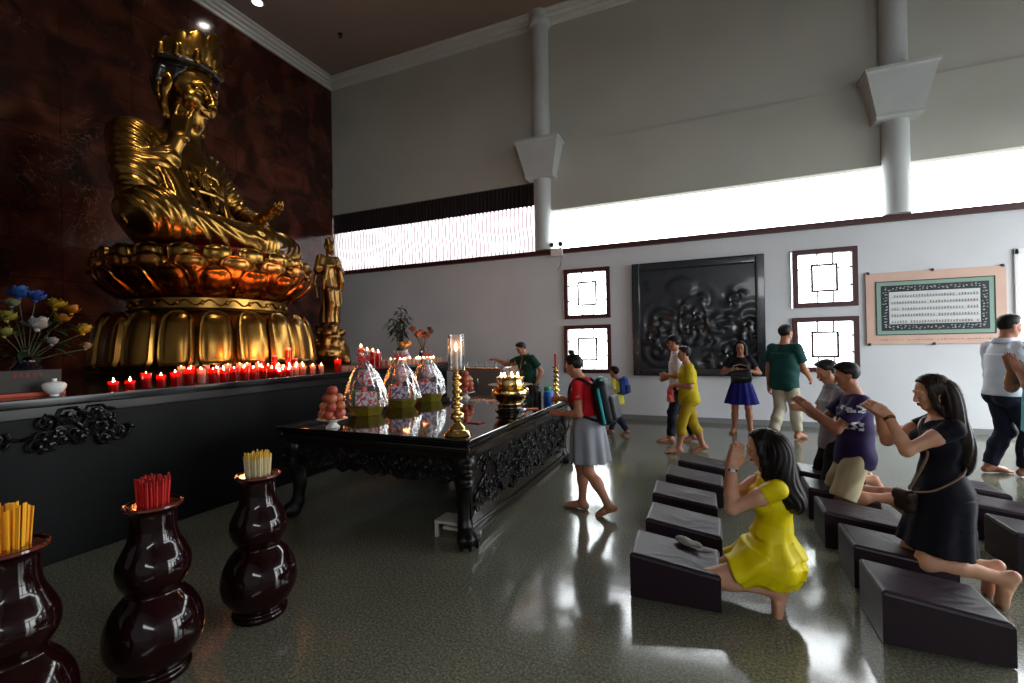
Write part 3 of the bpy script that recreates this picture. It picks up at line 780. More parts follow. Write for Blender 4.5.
# robe edges running down the chest, with parallel pleats outside them
for sg in (-1, 1):
    for j in range(4):
        o = 0.075 * j
        F_.chain([(-0.12 - 0.03 * j, sg * (0.20 + o * 0.8), 1.50 - 0.03 * j), (0.08 - 0.035 * j, sg * (0.25 + o), 1.28), (0.15 - 0.04 * j, sg * (0.25 + o), 0.98), (0.17 - 0.04 * j, sg * (0.22 + o), 0.68), (0.24, sg * (0.17 + o), 0.44)], 0.034 if j == 0 else 0.026, 0.022)
# right arm bent upward, hand beside the chin; wide sleeve falling to the lap
F_.cone((-0.24, -0.58, 1.24), (-0.06, -0.84, 0.76), 0.24, 0.20, 0.1, disp=waves((-0.25, -0.1, 1.75), 0.085, 0.012))
F_.cone((-0.06, -0.84, 0.76), (0.18, -0.60, 1.02), 0.17, 0.125, 0.06, disp=waves((-0.3, -0.3, 1.6), 0.08, 0.011))
F_.cone((0.10, -0.60, 0.92), (0.24, -0.62, 0.40), 0.115, 0.20, 0.06)
F_.cone((-0.08, -0.80, 0.74), (0.02, -0.84, 0.34), 0.19, 0.24, 0.1, disp=waves((-0.25, -0.1, 1.75), 0.085, 0.012))
for j, o in enumerate((-0.17, -0.10, -0.03, 0.04, 0.11, 0.17)):
    F_.chain([(0.10 + 0.018 * j, -0.66 + o * 0.45, 1.0), (0.27 - 0.05 * abs(o) * 6, -0.63 + o * 0.85, 0.74), (0.40 - 0.05 * abs(o) * 6, -0.64 + o * 1.3, 0.42)], 0.026, 0.02)
F_.cone((0.16, -0.60, 1.0), (0.30, -0.54, 1.24), 0.10, 0.08, 0.03)
# left arm resting, palm up on the knee
F_.cone((-0.24, 0.58, 1.24), (-0.04, 0.78, 0.76), 0.24, 0.20, 0.1, disp=waves((-0.25, 0.1, 1.75), 0.085, 0.012))
F_.cone((-0.04, 0.76, 0.76), (0.34, 0.64, 0.58), 0.17, 0.12, 0.06, disp=waves((-0.3, 0.5, 1.3), 0.08, 0.01))
F_.chain([(0.28, 0.66, 0.58), (0.36, 0.76, 0.42), (0.4, 0.84, 0.3)], [0.12, 0.14, 0.16], 0.06)
F_.cone((0.34, 0.64, 0.60), (0.50, 0.55, 0.62), 0.08, 0.065, 0.03)
# hands
def sthand(F, wrist, d, pn, side, L, curls, th):
    d = nrm(d); pn = nrm(pn - d * np.dot(pn, d)); s = np.cross(d, pn) * side
    w = np.asarray(wrist, float)
    F.rbox(w + d * L * 0.27, (L * 0.29, L * 0.22, L * 0.09), np.stack([d, s, pn], 1), L * 0.06, L * 0.08)
    for i, (o, fl, cu) in enumerate(zip((-0.165, -0.055, 0.055, 0.16), (0.44, 0.5, 0.46, 0.36), curls)):
        p = w + d * L * 0.52 + s * L * o; q = [p - d * L * 0.1]; a = 0
        q.append(p); dirv = d + s * o * 0.25
        for j, sl in enumerate((0.45, 0.32, 0.25)):
            a += cu * (0.8 if j == 0 else 1.0)
            v = nrm(dirv * math.cos(a) + pn * math.sin(a)); p = p + v * fl * L * sl; q.append(p)
        F.chain(q, [L * 0.055, L * 0.055, L * 0.05, L * 0.045, L * 0.035], L * 0.018)
    p = w + d * L * 0.12 - s * L * 0.17
    v1, v2 = nrm(d * 0.75 - s * 0.6 + pn * th), nrm(d + pn * th * 1.2 - s * 0.1)
    F.chain([w + d * L * 0.08 - s * L * 0.06, p, p + v1 * L * 0.2, p + v1 * L * 0.2 + v2 * L * 0.2], [L * 0.075, L * 0.075, L * 0.06, L * 0.042], L * 0.03)
sthand(F_, (0.30, -0.54, 1.24), V3(0.06, 0.20, 1), V3(-0.2, 1, 0), -1, 0.50, (0.15, 0.6, 0.45, 0.2), 0.6)
sthand(F_, (0.48, 0.56, 0.63), V3(0.9, -0.25, 0.25), V3(0.0, 0.0, 1), 1, 0.40, (0.35, 0.25, 0.22, 0.2), 0.6)
# neck and head, chin slightly lowered
F_.cone((-0.16, 0, 1.36), (-0.06, 0, 1.76), 0.22, 0.18, 0.06)
for z in (1.60, 1.66): F_.ell((-0.11, 0, z), (0.185, 0.185, 0.035), None, 0.02)
HC = V3(-0.02, 0, 2.05); S = 0.86
hy = rad(9); RH = np.array([[math.cos(hy), 0, math.sin(hy)], [0, 1, 0], [-math.sin(hy), 0, math.cos(hy)]])
def hp(x, y, z): return HC + RH @ (V3(x, y, z) * S)
F_.ell(hp(-0.05, 0, 0.12), V3(0.39, 0.32, 0.39) * S, RH, 0.04)
F_.ell(hp(0.05, 0, -0.17), V3(0.285, 0.25, 0.31) * S, RH, 0.08)
F_.ell(hp(0.18, 0, -0.40), 0.10 * S, None, 0.09)
for sg in (-1, 1):
    F_.ell(hp(0.20, sg * 0.16, -0.13), 0.13 * S, None, 0.06)
    F_.chain([hp(0.345, sg * 0.04, 0.06), hp(0.335, sg * 0.13, 0.10), hp(0.25, sg * 0.25, 0.045)], [0.022 * S, 0.024 * S, 0.018 * S], 0.02)
    F_.ell(hp(0.345, sg * 0.135, 0.0), V3(0.06, 0.10, 0.05) * S, RH, 0.03, 's')
    F_.ell(hp(0.285, sg * 0.138, -0.01), V3(0.062, 0.085, 0.06) * S, RH, 0.012)
    F_.chain([hp(0.345, sg * 0.06, -0.03), hp(0.352, sg * 0.135, -0.025), hp(0.30, sg * 0.22, -0.015)], 0.011 * S, 0.008)
    # long-lobed ears
    F_.ell(hp(-0.03, sg * 0.345, -0.02), V3(0.085, 0.035, 0.15) * S, RH, 0.02)
    F_.chain([hp(-0.04, sg * 0.35, -0.1), hp(-0.02, sg * 0.355, -0.32), hp(0.0, sg * 0.33, -0.46)], [0.05 * S, 0.04 * S, 0.055 * S], 0.03)
    F_.chain([hp(-0.02, sg * 0.37, 0.09), hp(-0.11, sg * 0.39, 0.05), hp(-0.12, sg * 0.385, -0.15), hp(-0.06, sg * 0.37, -0.38)], 0.02 * S, 0.012)
    F_.ell(hp(0.395, sg * 0.045, -0.165), 0.034 * S, None, 0.02)
F_.chain([hp(0.335, 0, 0.05), hp(0.39, 0, -0.06), hp(0.435, 0, -0.15)], [0.026 * S, 0.032 * S, 0.044 * S], 0.03)
F_.chain([hp(0.335, -0.09, -0.262), hp(0.375, -0.025, -0.247), hp(0.375, 0.025, -0.247), hp(0.335, 0.09, -0.262)], 0.021 * S, 0.012)
F_.chain([hp(0.33, -0.075, -0.285), hp(0.37, 0, -0.295), hp(0.33, 0.075, -0.285)], 0.024 * S, 0.012)
F_.cut((0, 0, 0.0), (0, 0, -1)); F_.build('figure', M['gold'], st)
# chest jewellery
nk = MB()
for sg in (-1, 1):
    pts = [(-0.02 + 0.2 * math.sin(u * PI / 2), sg * 0.26 * math.cos(u * PI / 2) ** 0.8, 1.50 - 0.40 * math.sin(u * PI / 2)) for u in np.linspace(0, 1, 10)]
    nk.tube(pts, 0.02, 8)
    for k in range(5):
        a = k * 0.5
        nk.tube([(0.225 + 0.01 * k, sg * (0.03 + 0.05 * k), 1.02), (0.25, sg * (0.05 + 0.045 * k), 0.96 - 0.02 * k), (0.235, sg * (0.02 + 0.05 * k), 0.88)], 0.016, 6)
    nk.tube([(0.22, sg * 0.02, 1.08), (0.24, sg * 0.14, 1.06), (0.22, sg * 0.2, 0.95), (0.24, sg * 0.12, 0.87), (0.24, sg * 0.03, 0.93)], 0.022, 8)
    nk.tube([(0.25, sg * 0.05, 0.86), (0.27, sg * 0.09, 0.74), (0.31, sg * 0.05, 0.62)], 0.02, 8)
nk.ball((0.225, 0, 1.10), (0.05, 0.08, 0.08), 12); nk.ball((0.25, 0, 0.93), (0.05, 0.06, 0.06), 12); nk.ball((0.27, 0, 0.76), (0.04, 0.05, 0.09), 12)
nk.tube([(0.10, -0.42, 0.84), (0.24, -0.2, 0.82), (0.28, 0, 0.82), (0.24, 0.2, 0.82), (0.10, 0.42, 0.84)], 0.03, 8)
nk.v = [v * np.array([0.92, 0.85, 1]) + np.array([-0.02, 0, -0.06]) for v in nk.v]
nk.build('chest_ornament', M['gold'], st)
# dark hair band, hair and tall crown
hr = Field(HC - 0.6, HC + V3(0.6, 0.6, 0.75), 0.016)
hr.ell(hp(-0.09, 0, 0.13), V3(0.42, 0.375, 0.41) * S, RH, 0.02, disp=lambda P: 0.006 * np.sin(P[1] * 90))
for sg in (-1, 1):
    hr.chain([hp(-0.12, sg * 0.36, 0.15), hp(-0.15, sg * 0.37, 0.0), hp(-0.18, sg * 0.36, -0.14)], [0.07 * S, 0.05 * S, 0.02 * S], 0.03)
cutn = RH @ nrm(V3(0.86, 0, -0.5)); hr.cut(hp(0.235, 0, 0.33) - cutn * 0.0, cutn)
hr.chain([hp(-0.1, -0.40, 0.30), hp(0.12, -0.34, 0.315), hp(0.29, -0.18, 0.335), hp(0.335, 0, 0.345), hp(0.29, 0.18, 0.335), hp(0.12, 0.34, 0.315), hp(-0.1, 0.40, 0.30)], 0.05 * S, 0.03)
hr.build('hair', pm('black_painted_hair', srgb(14, 12, 12), 0.3, coat=0.3), st)
cr = Field(HC + V3(-0.6, -0.5, 0.15), HC + V3(0.6, 0.5, 1.0), 0.0135)
cr.ell(hp(-0.06, 0, 0.50), V3(0.29, 0.29, 0.38) * S, RH, 0.03, disp=lambda P: 0.010 * np.sin(np.arctan2(P[1] - HC[1], P[0] - HC[0]) * 18))
for j, (a, hgt) in enumerate(((0, 0.86), (0.62, 0.78), (-0.62, 0.78), (1.2, 0.70), (-1.2, 0.70), (1.8, 0.6), (-1.8, 0.6), (2.5, 0.55), (-2.5, 0.55))):
    r = 0.36
    x, y = -0.05 + r * math.cos(a), r * math.sin(a) * 0.98
    cr.ell(hp(x, y, 0.30 + (hgt - 0.30) * 0.5), V3(0.05, 0.12, (hgt - 0.30) * 0.55) * S, RH @ np.array([[math.cos(a), -math.sin(a), 0], [math.sin(a), math.cos(a), 0], [0, 0, 1]]), 0.02)
    cr.chain([hp(x + 0.05 * math.cos(a), y + 0.05 * math.sin(a), 0.36), hp(x + 0.06 * math.cos(a), y + 0.06 * math.sin(a), 0.48)], [0.05 * S, 0.03 * S], 0.015)
    for sg in (-1, 1):
        t_ = np.array([-math.sin(a), math.cos(a)]) * sg
        cr.chain([hp(x + t_[0] * 0.03, y + t_[1] * 0.03, hgt), hp(x + t_[0] * 0.11, y + t_[1] * 0.11, hgt - 0.08), hp(x + t_[0] * 0.12, y + t_[1] * 0.12, hgt - 0.2), hp(x + t_[0] * 0.06, y + t_[1] * 0.06, hgt - 0.26)], 0.02 * S, 0.01)
cr.ell(hp(0.34, 0, 0.45), V3(0.03, 0.06, 0.09) * S, RH, 0.02)
cr.chain([hp(-0.05 + 0.36 * math.cos(a), 0.36 * math.sin(a), 0.375) for a in np.linspace(-PI, PI, 25)], 0.028 * S, 0.012)
cr.build('crown', M['gold'], st)
MB().ball(hp(0.335, 0, 0.16), 0.022 * S, 10).build('forehead_jewel', pm('red_jewel', srgb(150, 20, 16), 0.2), st)

# upright seat: the torso sits well behind the crossed legs
for ch in st.children:
    n_ = len(ch.data.vertices); co_ = np.empty(n_ * 3, np.float32); ch.data.vertices.foreach_get('co', co_); co_ = co_.reshape(-1, 3)
    u_ = np.clip((co_[:, 2] - 0.45) / 0.9, 0, 1); co_[:, 0] -= 0.13 * u_ * u_ * (3 - 2 * u_); ch.data.vertices.foreach_set('co', co_.ravel()); ch.data.update()

# ------------------------------------------------------------------ small standing golden attendant on a rocky gilded base
gp = (-6.28, 6.40)
rk = Field((-0.5, -0.5, 0), (0.5, 0.5, 0.85), 0.016)
rr = np.random.default_rng(5)
rk.ell((0, 0, 0.22), (0.33, 0.36, 0.3), None, 0.05); rk.cone((0, 0, 0.3), (0, 0, 0.76), 0.26, 0.16, 0.06)
for k in range(34):
    a, z = rr.uniform(0, 2 * PI), rr.uniform(0.05, 0.7); r = 0.33 - 0.22 * z
    rk.ell((r * math.cos(a), r * math.sin(a), z), rr.uniform(0.05, 0.1, 3), None, 0.02)
rk.cut((0, 0, 0.005), (0, 0, -1)); rk.cut((0, 0, 0.78), (0, 0, 1))
ro = rk.build('rock_pedestal', M['gold_dark']); ro.location = (gp[0], gp[1], AT)
tag(ro, 'lumpy antique gold rock base under the small standing statue', 'pedestal')
at = thing('attendant_statue', 'small standing golden attendant statue beside the lotus throne', 'statue', (gp[0], gp[1], AT + 0.775), rad(-12))
a = Field((-0.42, -0.42, -0.01), (0.42, 0.42, 1.6), 0.0105)
f, l = V3(1, 0, 0), V3(0, 1, 0)
a.loft([(V3(0, 0, 0.0), f, l, 0.16, 0.19), (V3(0.0, 0, 0.25), f, l, 0.13, 0.15), (V3(0.01, 0.01, 0.55), f, l, 0.13, 0.165), (V3(0, 0, 0.8), f, l, 0.115, 0.14), (V3(0, 0, 1.0), f, l, 0.12, 0.17), (V3(-0.01, 0, 1.17), f, l, 0.09, 0.16)], 0.03, disp=lambda P, t, th: 0.010 * np.sin(th * 11 + t * 5) * (1 - t))
a.chain([(0.1, -0.05, 0.02), (0.12, -0.04, 0.3), (0.1, -0.05, 0.55)], [0.07, 0.075, 0.08], 0.04); a.chain([(0.07, 0.09, 0.02), (0.09, 0.08, 0.3), (0.08, 0.08, 0.55)], [0.06, 0.07, 0.08], 0.04)
for sg in (-1, 1):
    a.chain([(-0.01, sg * 0.16, 1.15), (0.02, sg * 0.23, 0.92)], [0.07, 0.065], 0.04); a.chain([(0.02, sg * 0.23, 0.92), (0.2, sg * 0.05, 1.0)], [0.06, 0.035], 0.03)
    a.chain([(0.14, sg * 0.12, 0.97), (0.12, sg * 0.17, 0.75), (0.1, sg * 0.18, 0.6)], [0.04, 0.05, 0.03], 0.03)
    a.chain([(0.18, sg * 0.03, 1.0), (0.24, sg * 0.012, 1.12)], [0.028, 0.015], 0.015)
a.chain([(-0.02, 0.2, 1.0), (-0.05, 0.25, 0.7), (0.0, 0.24, 0.35)], [0.03, 0.03, 0.025], 0.02); a.chain([(-0.02, -0.2, 1.0), (-0.05, -0.25, 0.7), (0.0, -0.24, 0.45)], [0.03, 0.03, 0.025], 0.02)
a.cone((0, 0, 1.15), (0.02, 0, 1.28), 0.055, 0.05, 0.02)
hc = V3(0.03, 0, 1.36)
a.ell(hc + V3(-0.01, 0, 0.02), (0.095, 0.082, 0.105), None, 0.02); a.ell(hc + V3(0.02, 0, -0.05), (0.066, 0.06, 0.075), None, 0.03)
a.ell(hc + V3(0.1, 0, -0.02), (0.016, 0.014, 0.03), None, 0.015); a.ell(hc + V3(-0.03, 0, 0.13), (0.05, 0.05, 0.05), None, 0.02)
for sg in (-1, 1): a.ell(hc + V3(0, sg * 0.085, -0.02), (0.02, 0.014, 0.045), None, 0.01)
a.chain([hc + V3(0.095, -0.02, -0.065), hc + V3(0.095, 0.02, -0.065)], 0.008, 0.01)
a.cut((0, 0, 0.0), (0, 0, -1)); a.build('figure', M['gold_dark'], at)
# ------------------------------------------------------------------ kneeling stools: leatherette wedges, high at the altar side
def stool_mesh(seed=0, dent=None):
    r = np.random.default_rng(seed)
    W, D, h0, h1 = 0.52, 0.40, 0.285, 0.215
    nx, ny = 34, 26; e = 0.02
    def edge(t, n, L):     # denser near the borders for a soft rolled edge
        return np.concatenate([[0, e * 0.15, e * 0.5, e], np.linspace(e, L - e, n)[1:-1], [L - e, L - e * 0.5, L - e * 0.15, L]])
    X = edge(0, nx, W); Y = edge(0, ny, D)
    XX, YY = np.meshgrid(X, Y, indexing='ij')
    top_ = h0 + (h1 - h0) * XX / W
    b = np.minimum(np.minimum(XX, W - XX), np.minimum(YY, D - YY))
    rnd = np.where(b < e, e - np.sqrt(np.maximum(e * e - (e - b) ** 2, 0)), 0)
    Z = top_ - rnd
    for k in range(9):      # creases of the cover
        x0, y0, a, L = r.uniform(0.2, W - 0.06), r.uniform(0.08, D - 0.08), r.uniform(-0.5, 0.9), r.uniform(0.05, 0.13)
        u = (XX - x0) * math.cos(a) + (YY - y0) * math.sin(a); v = -(XX - x0) * math.sin(a) + (YY - y0) * math.cos(a)
        Z -= 0.004 * np.exp(-(u / L) ** 2 - (v / 0.009) ** 2) * np.clip(b / e, 0, 1)
    Z -= 0.007 * np.exp(-((XX - W * 0.55) / (W * 0.3)) ** 2 - ((YY - D / 2) / (D * 0.3)) ** 2)
    if dent:
        for dx, dy, dp in dent: Z -= dp * np.exp(-((XX - dx) / 0.075) ** 2 - ((YY - dy) / 0.06) ** 2) * np.clip(b / (e * 0.5), 0.25, 1)
    mb = MB(); P = np.stack([XX, YY, Z], -1); mb.grid(P)
    n_a, n_b = P.shape[:2]
    rim = np.concatenate([P[:, 0], P[-1, 1:], P[::-1, -1][1:], P[0, ::-1][1:-1]])
    low = rim.copy(); low[:, 2] = 0.008
    mids = []
    for f in (0.0, 0.25, 0.5, 0.75, 1.0):
        q = rim.copy(); q[:, 2] = rim[:, 2] * (1 - f) + low[:, 2] * f; mids.append(q)
    mb.grid(np.stack(mids), wrap=True); mb.add(low, [tuple(range(len(low)))])
    return mb
SEAM = pm('stool_seam', srgb(46, 40, 48), 0.35)
ROWS = [('the row in front of the table', -0.485, (2.96, 3.58, 4.21, 4.84, 5.46)), ('the middle row', 0.80, (2.97, 3.57, 4.18, 4.80, 5.38)), ('the right-hand row', 1.86, (4.15, 4.76, 5.36))]
STLAB = {(0, 0): 'dark wedge kneeling stool under the knees of the woman in yellow', (0, 1): 'dark wedge kneeling stool just behind the one the woman in yellow kneels on', (0, 2): 'third kneeling stool of the row the woman in yellow kneels in', (0, 3): 'fourth kneeling stool of the row the woman in yellow kneels in', (0, 4): 'farthest kneeling stool of the row the woman in yellow kneels in',
         (1, 0): 'large empty dark kneeling stool beside the feet of the woman in navy', (1, 1): 'dark kneeling stool under the knees of the woman in navy', (1, 2): 'empty kneeling stool between the woman in navy and the man in purple', (1, 3): 'dark kneeling stool under the knees of the man in purple', (1, 4): 'dark kneeling stool under the boy in the grey polo',
         (2, 0): 'kneeling stool cut by the right edge, nearest of the right-hand row', (2, 1): 'empty kneeling stool beside the legs of the person in turquoise', (2, 2): 'empty kneeling stool in front of the man in the white dress shirt'}
DENT = {(0, 0): [(0.44, 0.13, 0.016), (0.44, 0.27, 0.016)], (1, 1): [(0.36, 0.13, 0.012), (0.36, 0.27, 0.012)], (1, 3): [(0.26, 0.1, 0.012), (0.26, 0.28, 0.012)], (1, 4): [(0.2, 0.1, 0.012), (0.2, 0.28, 0.012)]}
for ri, (rn, x, ys) in enumerate(ROWS):
    for ci, y in enumerate(ys):
        sd = ri * 10 + ci
        jx, jr = (0, 0.02, 0.0, 0.06, 0.14)[ci] if ri == 0 else (0, 0.02, -0.02, -0.02, 0.0)[ci] if ri == 1 else 0, random.Random(sd).uniform(-0.02, 0.02)
        t = thing('kneeling_stool', STLAB[(ri, ci)], 'kneeling stool', (x + jx, y, 0), jr, 'kneeling stools')
        stool_mesh(sd, DENT.get((ri, ci))).build('cushion', M['leather'], t, True, 50)
        sm = MB(); W, D = 0.52, 0.40
        for yy in (0.0, D): sm.tube([(0.012, yy, 0.262), (W - 0.012, yy, 0.195)], 0.003, 6)
        for xx, z in ((0.0, 0.264), (W, 0.194)): sm.tube([(xx, 0.012, z), (xx, D - 0.012, z)], 0.003, 6)
        sm.build('piping', SEAM, t)
        ft = MB()
        for a_, b_ in ((0.05, 0.05), (W - 0.05, 0.05), (0.05, D - 0.05), (W - 0.05, D - 0.05)): ft.lathe([(0.02, 0), (0.022, 0.008)], (a_, b_, 0), 10)
        ft.build('feet', M['black'], t)

# pale pouch lying between the first two stools, on the first stool
F = Field((-0.16, -0.12, -0.03), (0.16, 0.12, 0.10), 0.006)
F.ell((0, 0, 0.018), (0.09, 0.04, 0.018), None, 0.01, disp=lambda P: 0.004 * np.sin(P[0] * 60 + P[1] * 40)); F.ell((-0.03, 0.01, 0.025), (0.05, 0.03, 0.014), None, 0.015); F.cut((0, 0, 0), (0, 0, -1))
po = F.build('cloth_pouch', pm('grey_linen', srgb(128, 124, 118), 0.8, bump=(90, 0.3))); po.location = (-0.16, 3.295, 0.244); po.rotation_euler = (0, rad(7.7), rad(-8))
tag(po, 'pale grey cloth pouch lying beside the knees of the woman in yellow', 'pouch')

# ------------------------------------------------------------------ carved offering table
TX0, TX1, TY0, TY1, TZ = -3.76, -1.70, 3.14, 6.05, 0.87
tb = thing('offering_table', 'long black lacquered offering table with carved apron and claw feet', 'table', ((TX0 + TX1) / 2, (TY0 + TY1) / 2, 0))
hx, hy2 = (TX1 - TX0) / 2, (TY1 - TY0) / 2
tp = MB(); tp.box((-hx, -hy2, TZ - 0.035), (hx, hy2, TZ), 0.012, seg=3); tp.box((-hx + 0.035, -hy2 + 0.035, TZ - 0.07), (hx - 0.035, hy2 - 0.035, TZ - 0.03), 0.012)
tp.build('tabletop', pm('black_lacquer_top', srgb(14, 12, 12), 0.07, coat=0.6, coatr=0.02), tb)
fr = MB(); fr.box((-hx + 0.015, -hy2 + 0.015, TZ - 0.105), (hx - 0.015, hy2 - 0.015, TZ - 0.068), 0.014); fr.box((-hx + 0.06, -hy2 + 0.06, TZ - 0.17), (hx - 0.06, hy2 - 0.06, TZ - 0.10), 0.008)
fr.build('frame', M['black_wood'], tb)
rg = random.Random(21)
def apron(name, w, loc, rot, drop, pierced=True):
    """scalloped board with fretwork"""
    b = MB(); n = 48
    poly = [(0, 0), (w, 0)] + [(w * (1 - i / n), -drop * (0.62 + 0.30 * abs(math.cos(3 * PI * i / n)) + 0.08 * math.cos(24 * PI * i / n))) for i in range(n + 1)]
    Mx = Matrix.Rotation(rad(90), 4, 'X')
    b.prism(poly, 0.0, 0.03, 0, np.array(Mx))
    o = b.build(name, M['carved'], tb, True, 30); o.location = loc; o.rotation_euler = (0, 0, rot)
    c = scrolls(int(w * 70), w, drop * 0.92, rg, 0.028, 0.025, 0.06, 0.0065)
    k = c.build('carving', M['carved'], o); k.location = (0, -0.03, -drop * 0.95)
    return o
apron('front_apron', 2 * hx - 0.26, (-hx + 0.13, -hy2 + 0.10, TZ - 0.165), 0, 0.22)
apron('side_apron', 2 * hy2 - 0.26, (hx - 0.10, -hy2 + 0.13, TZ - 0.165), rad(90), 0.50)
apron('back_apron', 2 * hx - 0.26, (hx - 0.13, hy2 - 0.10, TZ - 0.165), rad(180), 0.22)
apron('side_apron', 2 * hy2 - 0.26, (-hx + 0.10, hy2 - 0.13, TZ - 0.165), rad(-90), 0.34)
st_ = MB()
st_.box((hx - 0.15, -hy2 + 0.14, 0.05), (hx - 0.08, hy2 - 0.14, 0.13), 0.015); st_.box((hx - 0.135, -hy2 + 0.14, 0.13), (hx - 0.10, hy2 - 0.14, 0.30), 0.006)
st_.build('stretcher', M['black_wood'], tb)
lgm = None
for sx, sy in ((-1, -1), (1, -1), (1, 1), (-1, 1)):
    F = Field((-0.25, -0.25, -0.01), (0.25, 0.25, TZ - 0.12), 0.011)
    d = V3(1, 1, 0) / math.sqrt(2)
    F.chain([V3(0, 0, 0.74), V3(0, 0, 0.66) + d * 0.035, V3(0, 0, 0.52) + d * 0.05, V3(0, 0, 0.32) + d * 0.01, V3(0, 0, 0.15) + d * 0.03, V3(0, 0, 0.08) + d * 0.065], [0.085, 0.092, 0.078, 0.055, 0.055, 0.07], 0.03)
    F.ell(V3(0, 0, 0.07) + d * 0.085, (0.085, 0.085, 0.07), None, 0.02)
    for a in (-0.75, 0, 0.75):
        v = V3(math.cos(PI / 4 + a), math.sin(PI / 4 + a), 0)
        F.chain([V3(0, 0, 0.12) + d * 0.06 + v * 0.05, V3(0, 0, 0.08) + d * 0.07 + v * 0.088, V3(0, 0, 0.012) + d * 0.07 + v * 0.096], [0.028, 0.026, 0.014], 0.01)
    for z in (0.66, 0.58, 0.5): F.ell(V3(0, 0, z) + d * 0.115, (0.045, 0.045, 0.028), None, 0.015)
    F.cut((0, 0, 0.0), (0, 0, -1)); F.cut((0, 0, TZ - 0.15), (0, 0, 1))
    o = F.build('leg', M['carved'], tb); o.location = (sx * (hx - 0.15), sy * (hy2 - 0.15), 0); o.rotation_euler = (0, 0, math.atan2(sy, sx) - PI / 4)
# little stool under the table
ls = thing('low_step', 'low ivory step stool standing under the near end of the table', 'step stool', (-1.98, 3.42, 0))
MB().box((-0.17, -0.1, 0.115), (0.17, 0.1, 0.14), 0.005).build('seat', M['offwhite'], ls)
for sx in (-1, 1):
    for sy in (-1, 1): MB().box((sx * 0.155 - 0.014, sy * 0.085 - 0.014, 0), (sx * 0.155 + 0.014, sy * 0.085 + 0.014, 0.116), 0.003).build('leg', M['offwhite'], ls)
MB().box((-0.142, -0.012, 0.035), (0.142, 0.012, 0.06)).build('stretcher', M['offwhite'], ls)

# ------------------------------------------------------------------ gourd jars with incense sticks
JP = [(0.145, 0), (0.15, 0.012), (0.15, 0.03), (0.135, 0.05), (0.165, 0.09), (0.198, 0.15), (0.208, 0.215), (0.196, 0.29), (0.165, 0.355), (0.128, 0.40), (0.116, 0.418), (0.124, 0.44), (0.148, 0.485), (0.157, 0.53), (0.150, 0.575), (0.128, 0.625), (0.108, 0.67), (0.098, 0.72), (0.096, 0.78), (0.10, 0.81), (0.118, 0.826), (0.124, 0.834), (0.122, 0.842), (0.11, 0.842), (0.092, 0.83), (0.084, 0.80), (0.082, 0.72), (0.08, 0.60), (0.001, 0.58)]
def smooth_prof(p, n=4):
    out = []
    for i in range(len(p) - 1):
        p0, p1, p2, p3 = p[max(i - 1, 0)], p[i], p[i + 1], p[min(i + 2, len(p) - 1)]
        for k in range(n):
            t = k / n
            out.append(tuple(0.5 * (2 * p1[j] + (p2[j] - p0[j]) * t + (2 * p0[j] - 5 * p1[j] + 4 * p2[j] - p3[j]) * t * t + (3 * p1[j] - p0[j] - 3 * p2[j] + p3[j]) * t ** 3) for j in (0, 1)))
    return out + [p[-1]]
SPEC = [('with flat yellow sticks', (-2.555, 0.90), srgb(240, 168, 24), 26, 0.008, 0.0035, 'flat yellow incense sticks standing in the jar cut by the left edge', 'yellow joss sticks', 0.995, srgb(228, 140, 14)),
        ('with a bundle of red sticks', (-2.57, 1.43), srgb(196, 22, 16), 56, 0.0052, 0.0052, 'bright red incense sticks in the middle dark jar', 'red joss sticks', 0.965, srgb(160, 14, 12)),
        ('with a bundle of pale sticks', (-2.54, 1.99), srgb(206, 192, 148), 64, 0.0045, 0.0045, 'cream incense sticks with yellowish tips in the jar nearest the table', 'cream joss sticks', 0.965, srgb(214, 170, 60))]
JL = ['glossy oxblood gourd jar at the left edge holding flat yellow sticks', 'glossy oxblood gourd jar holding a bundle of red sticks', 'glossy oxblood gourd jar nearest the table holding cream sticks']
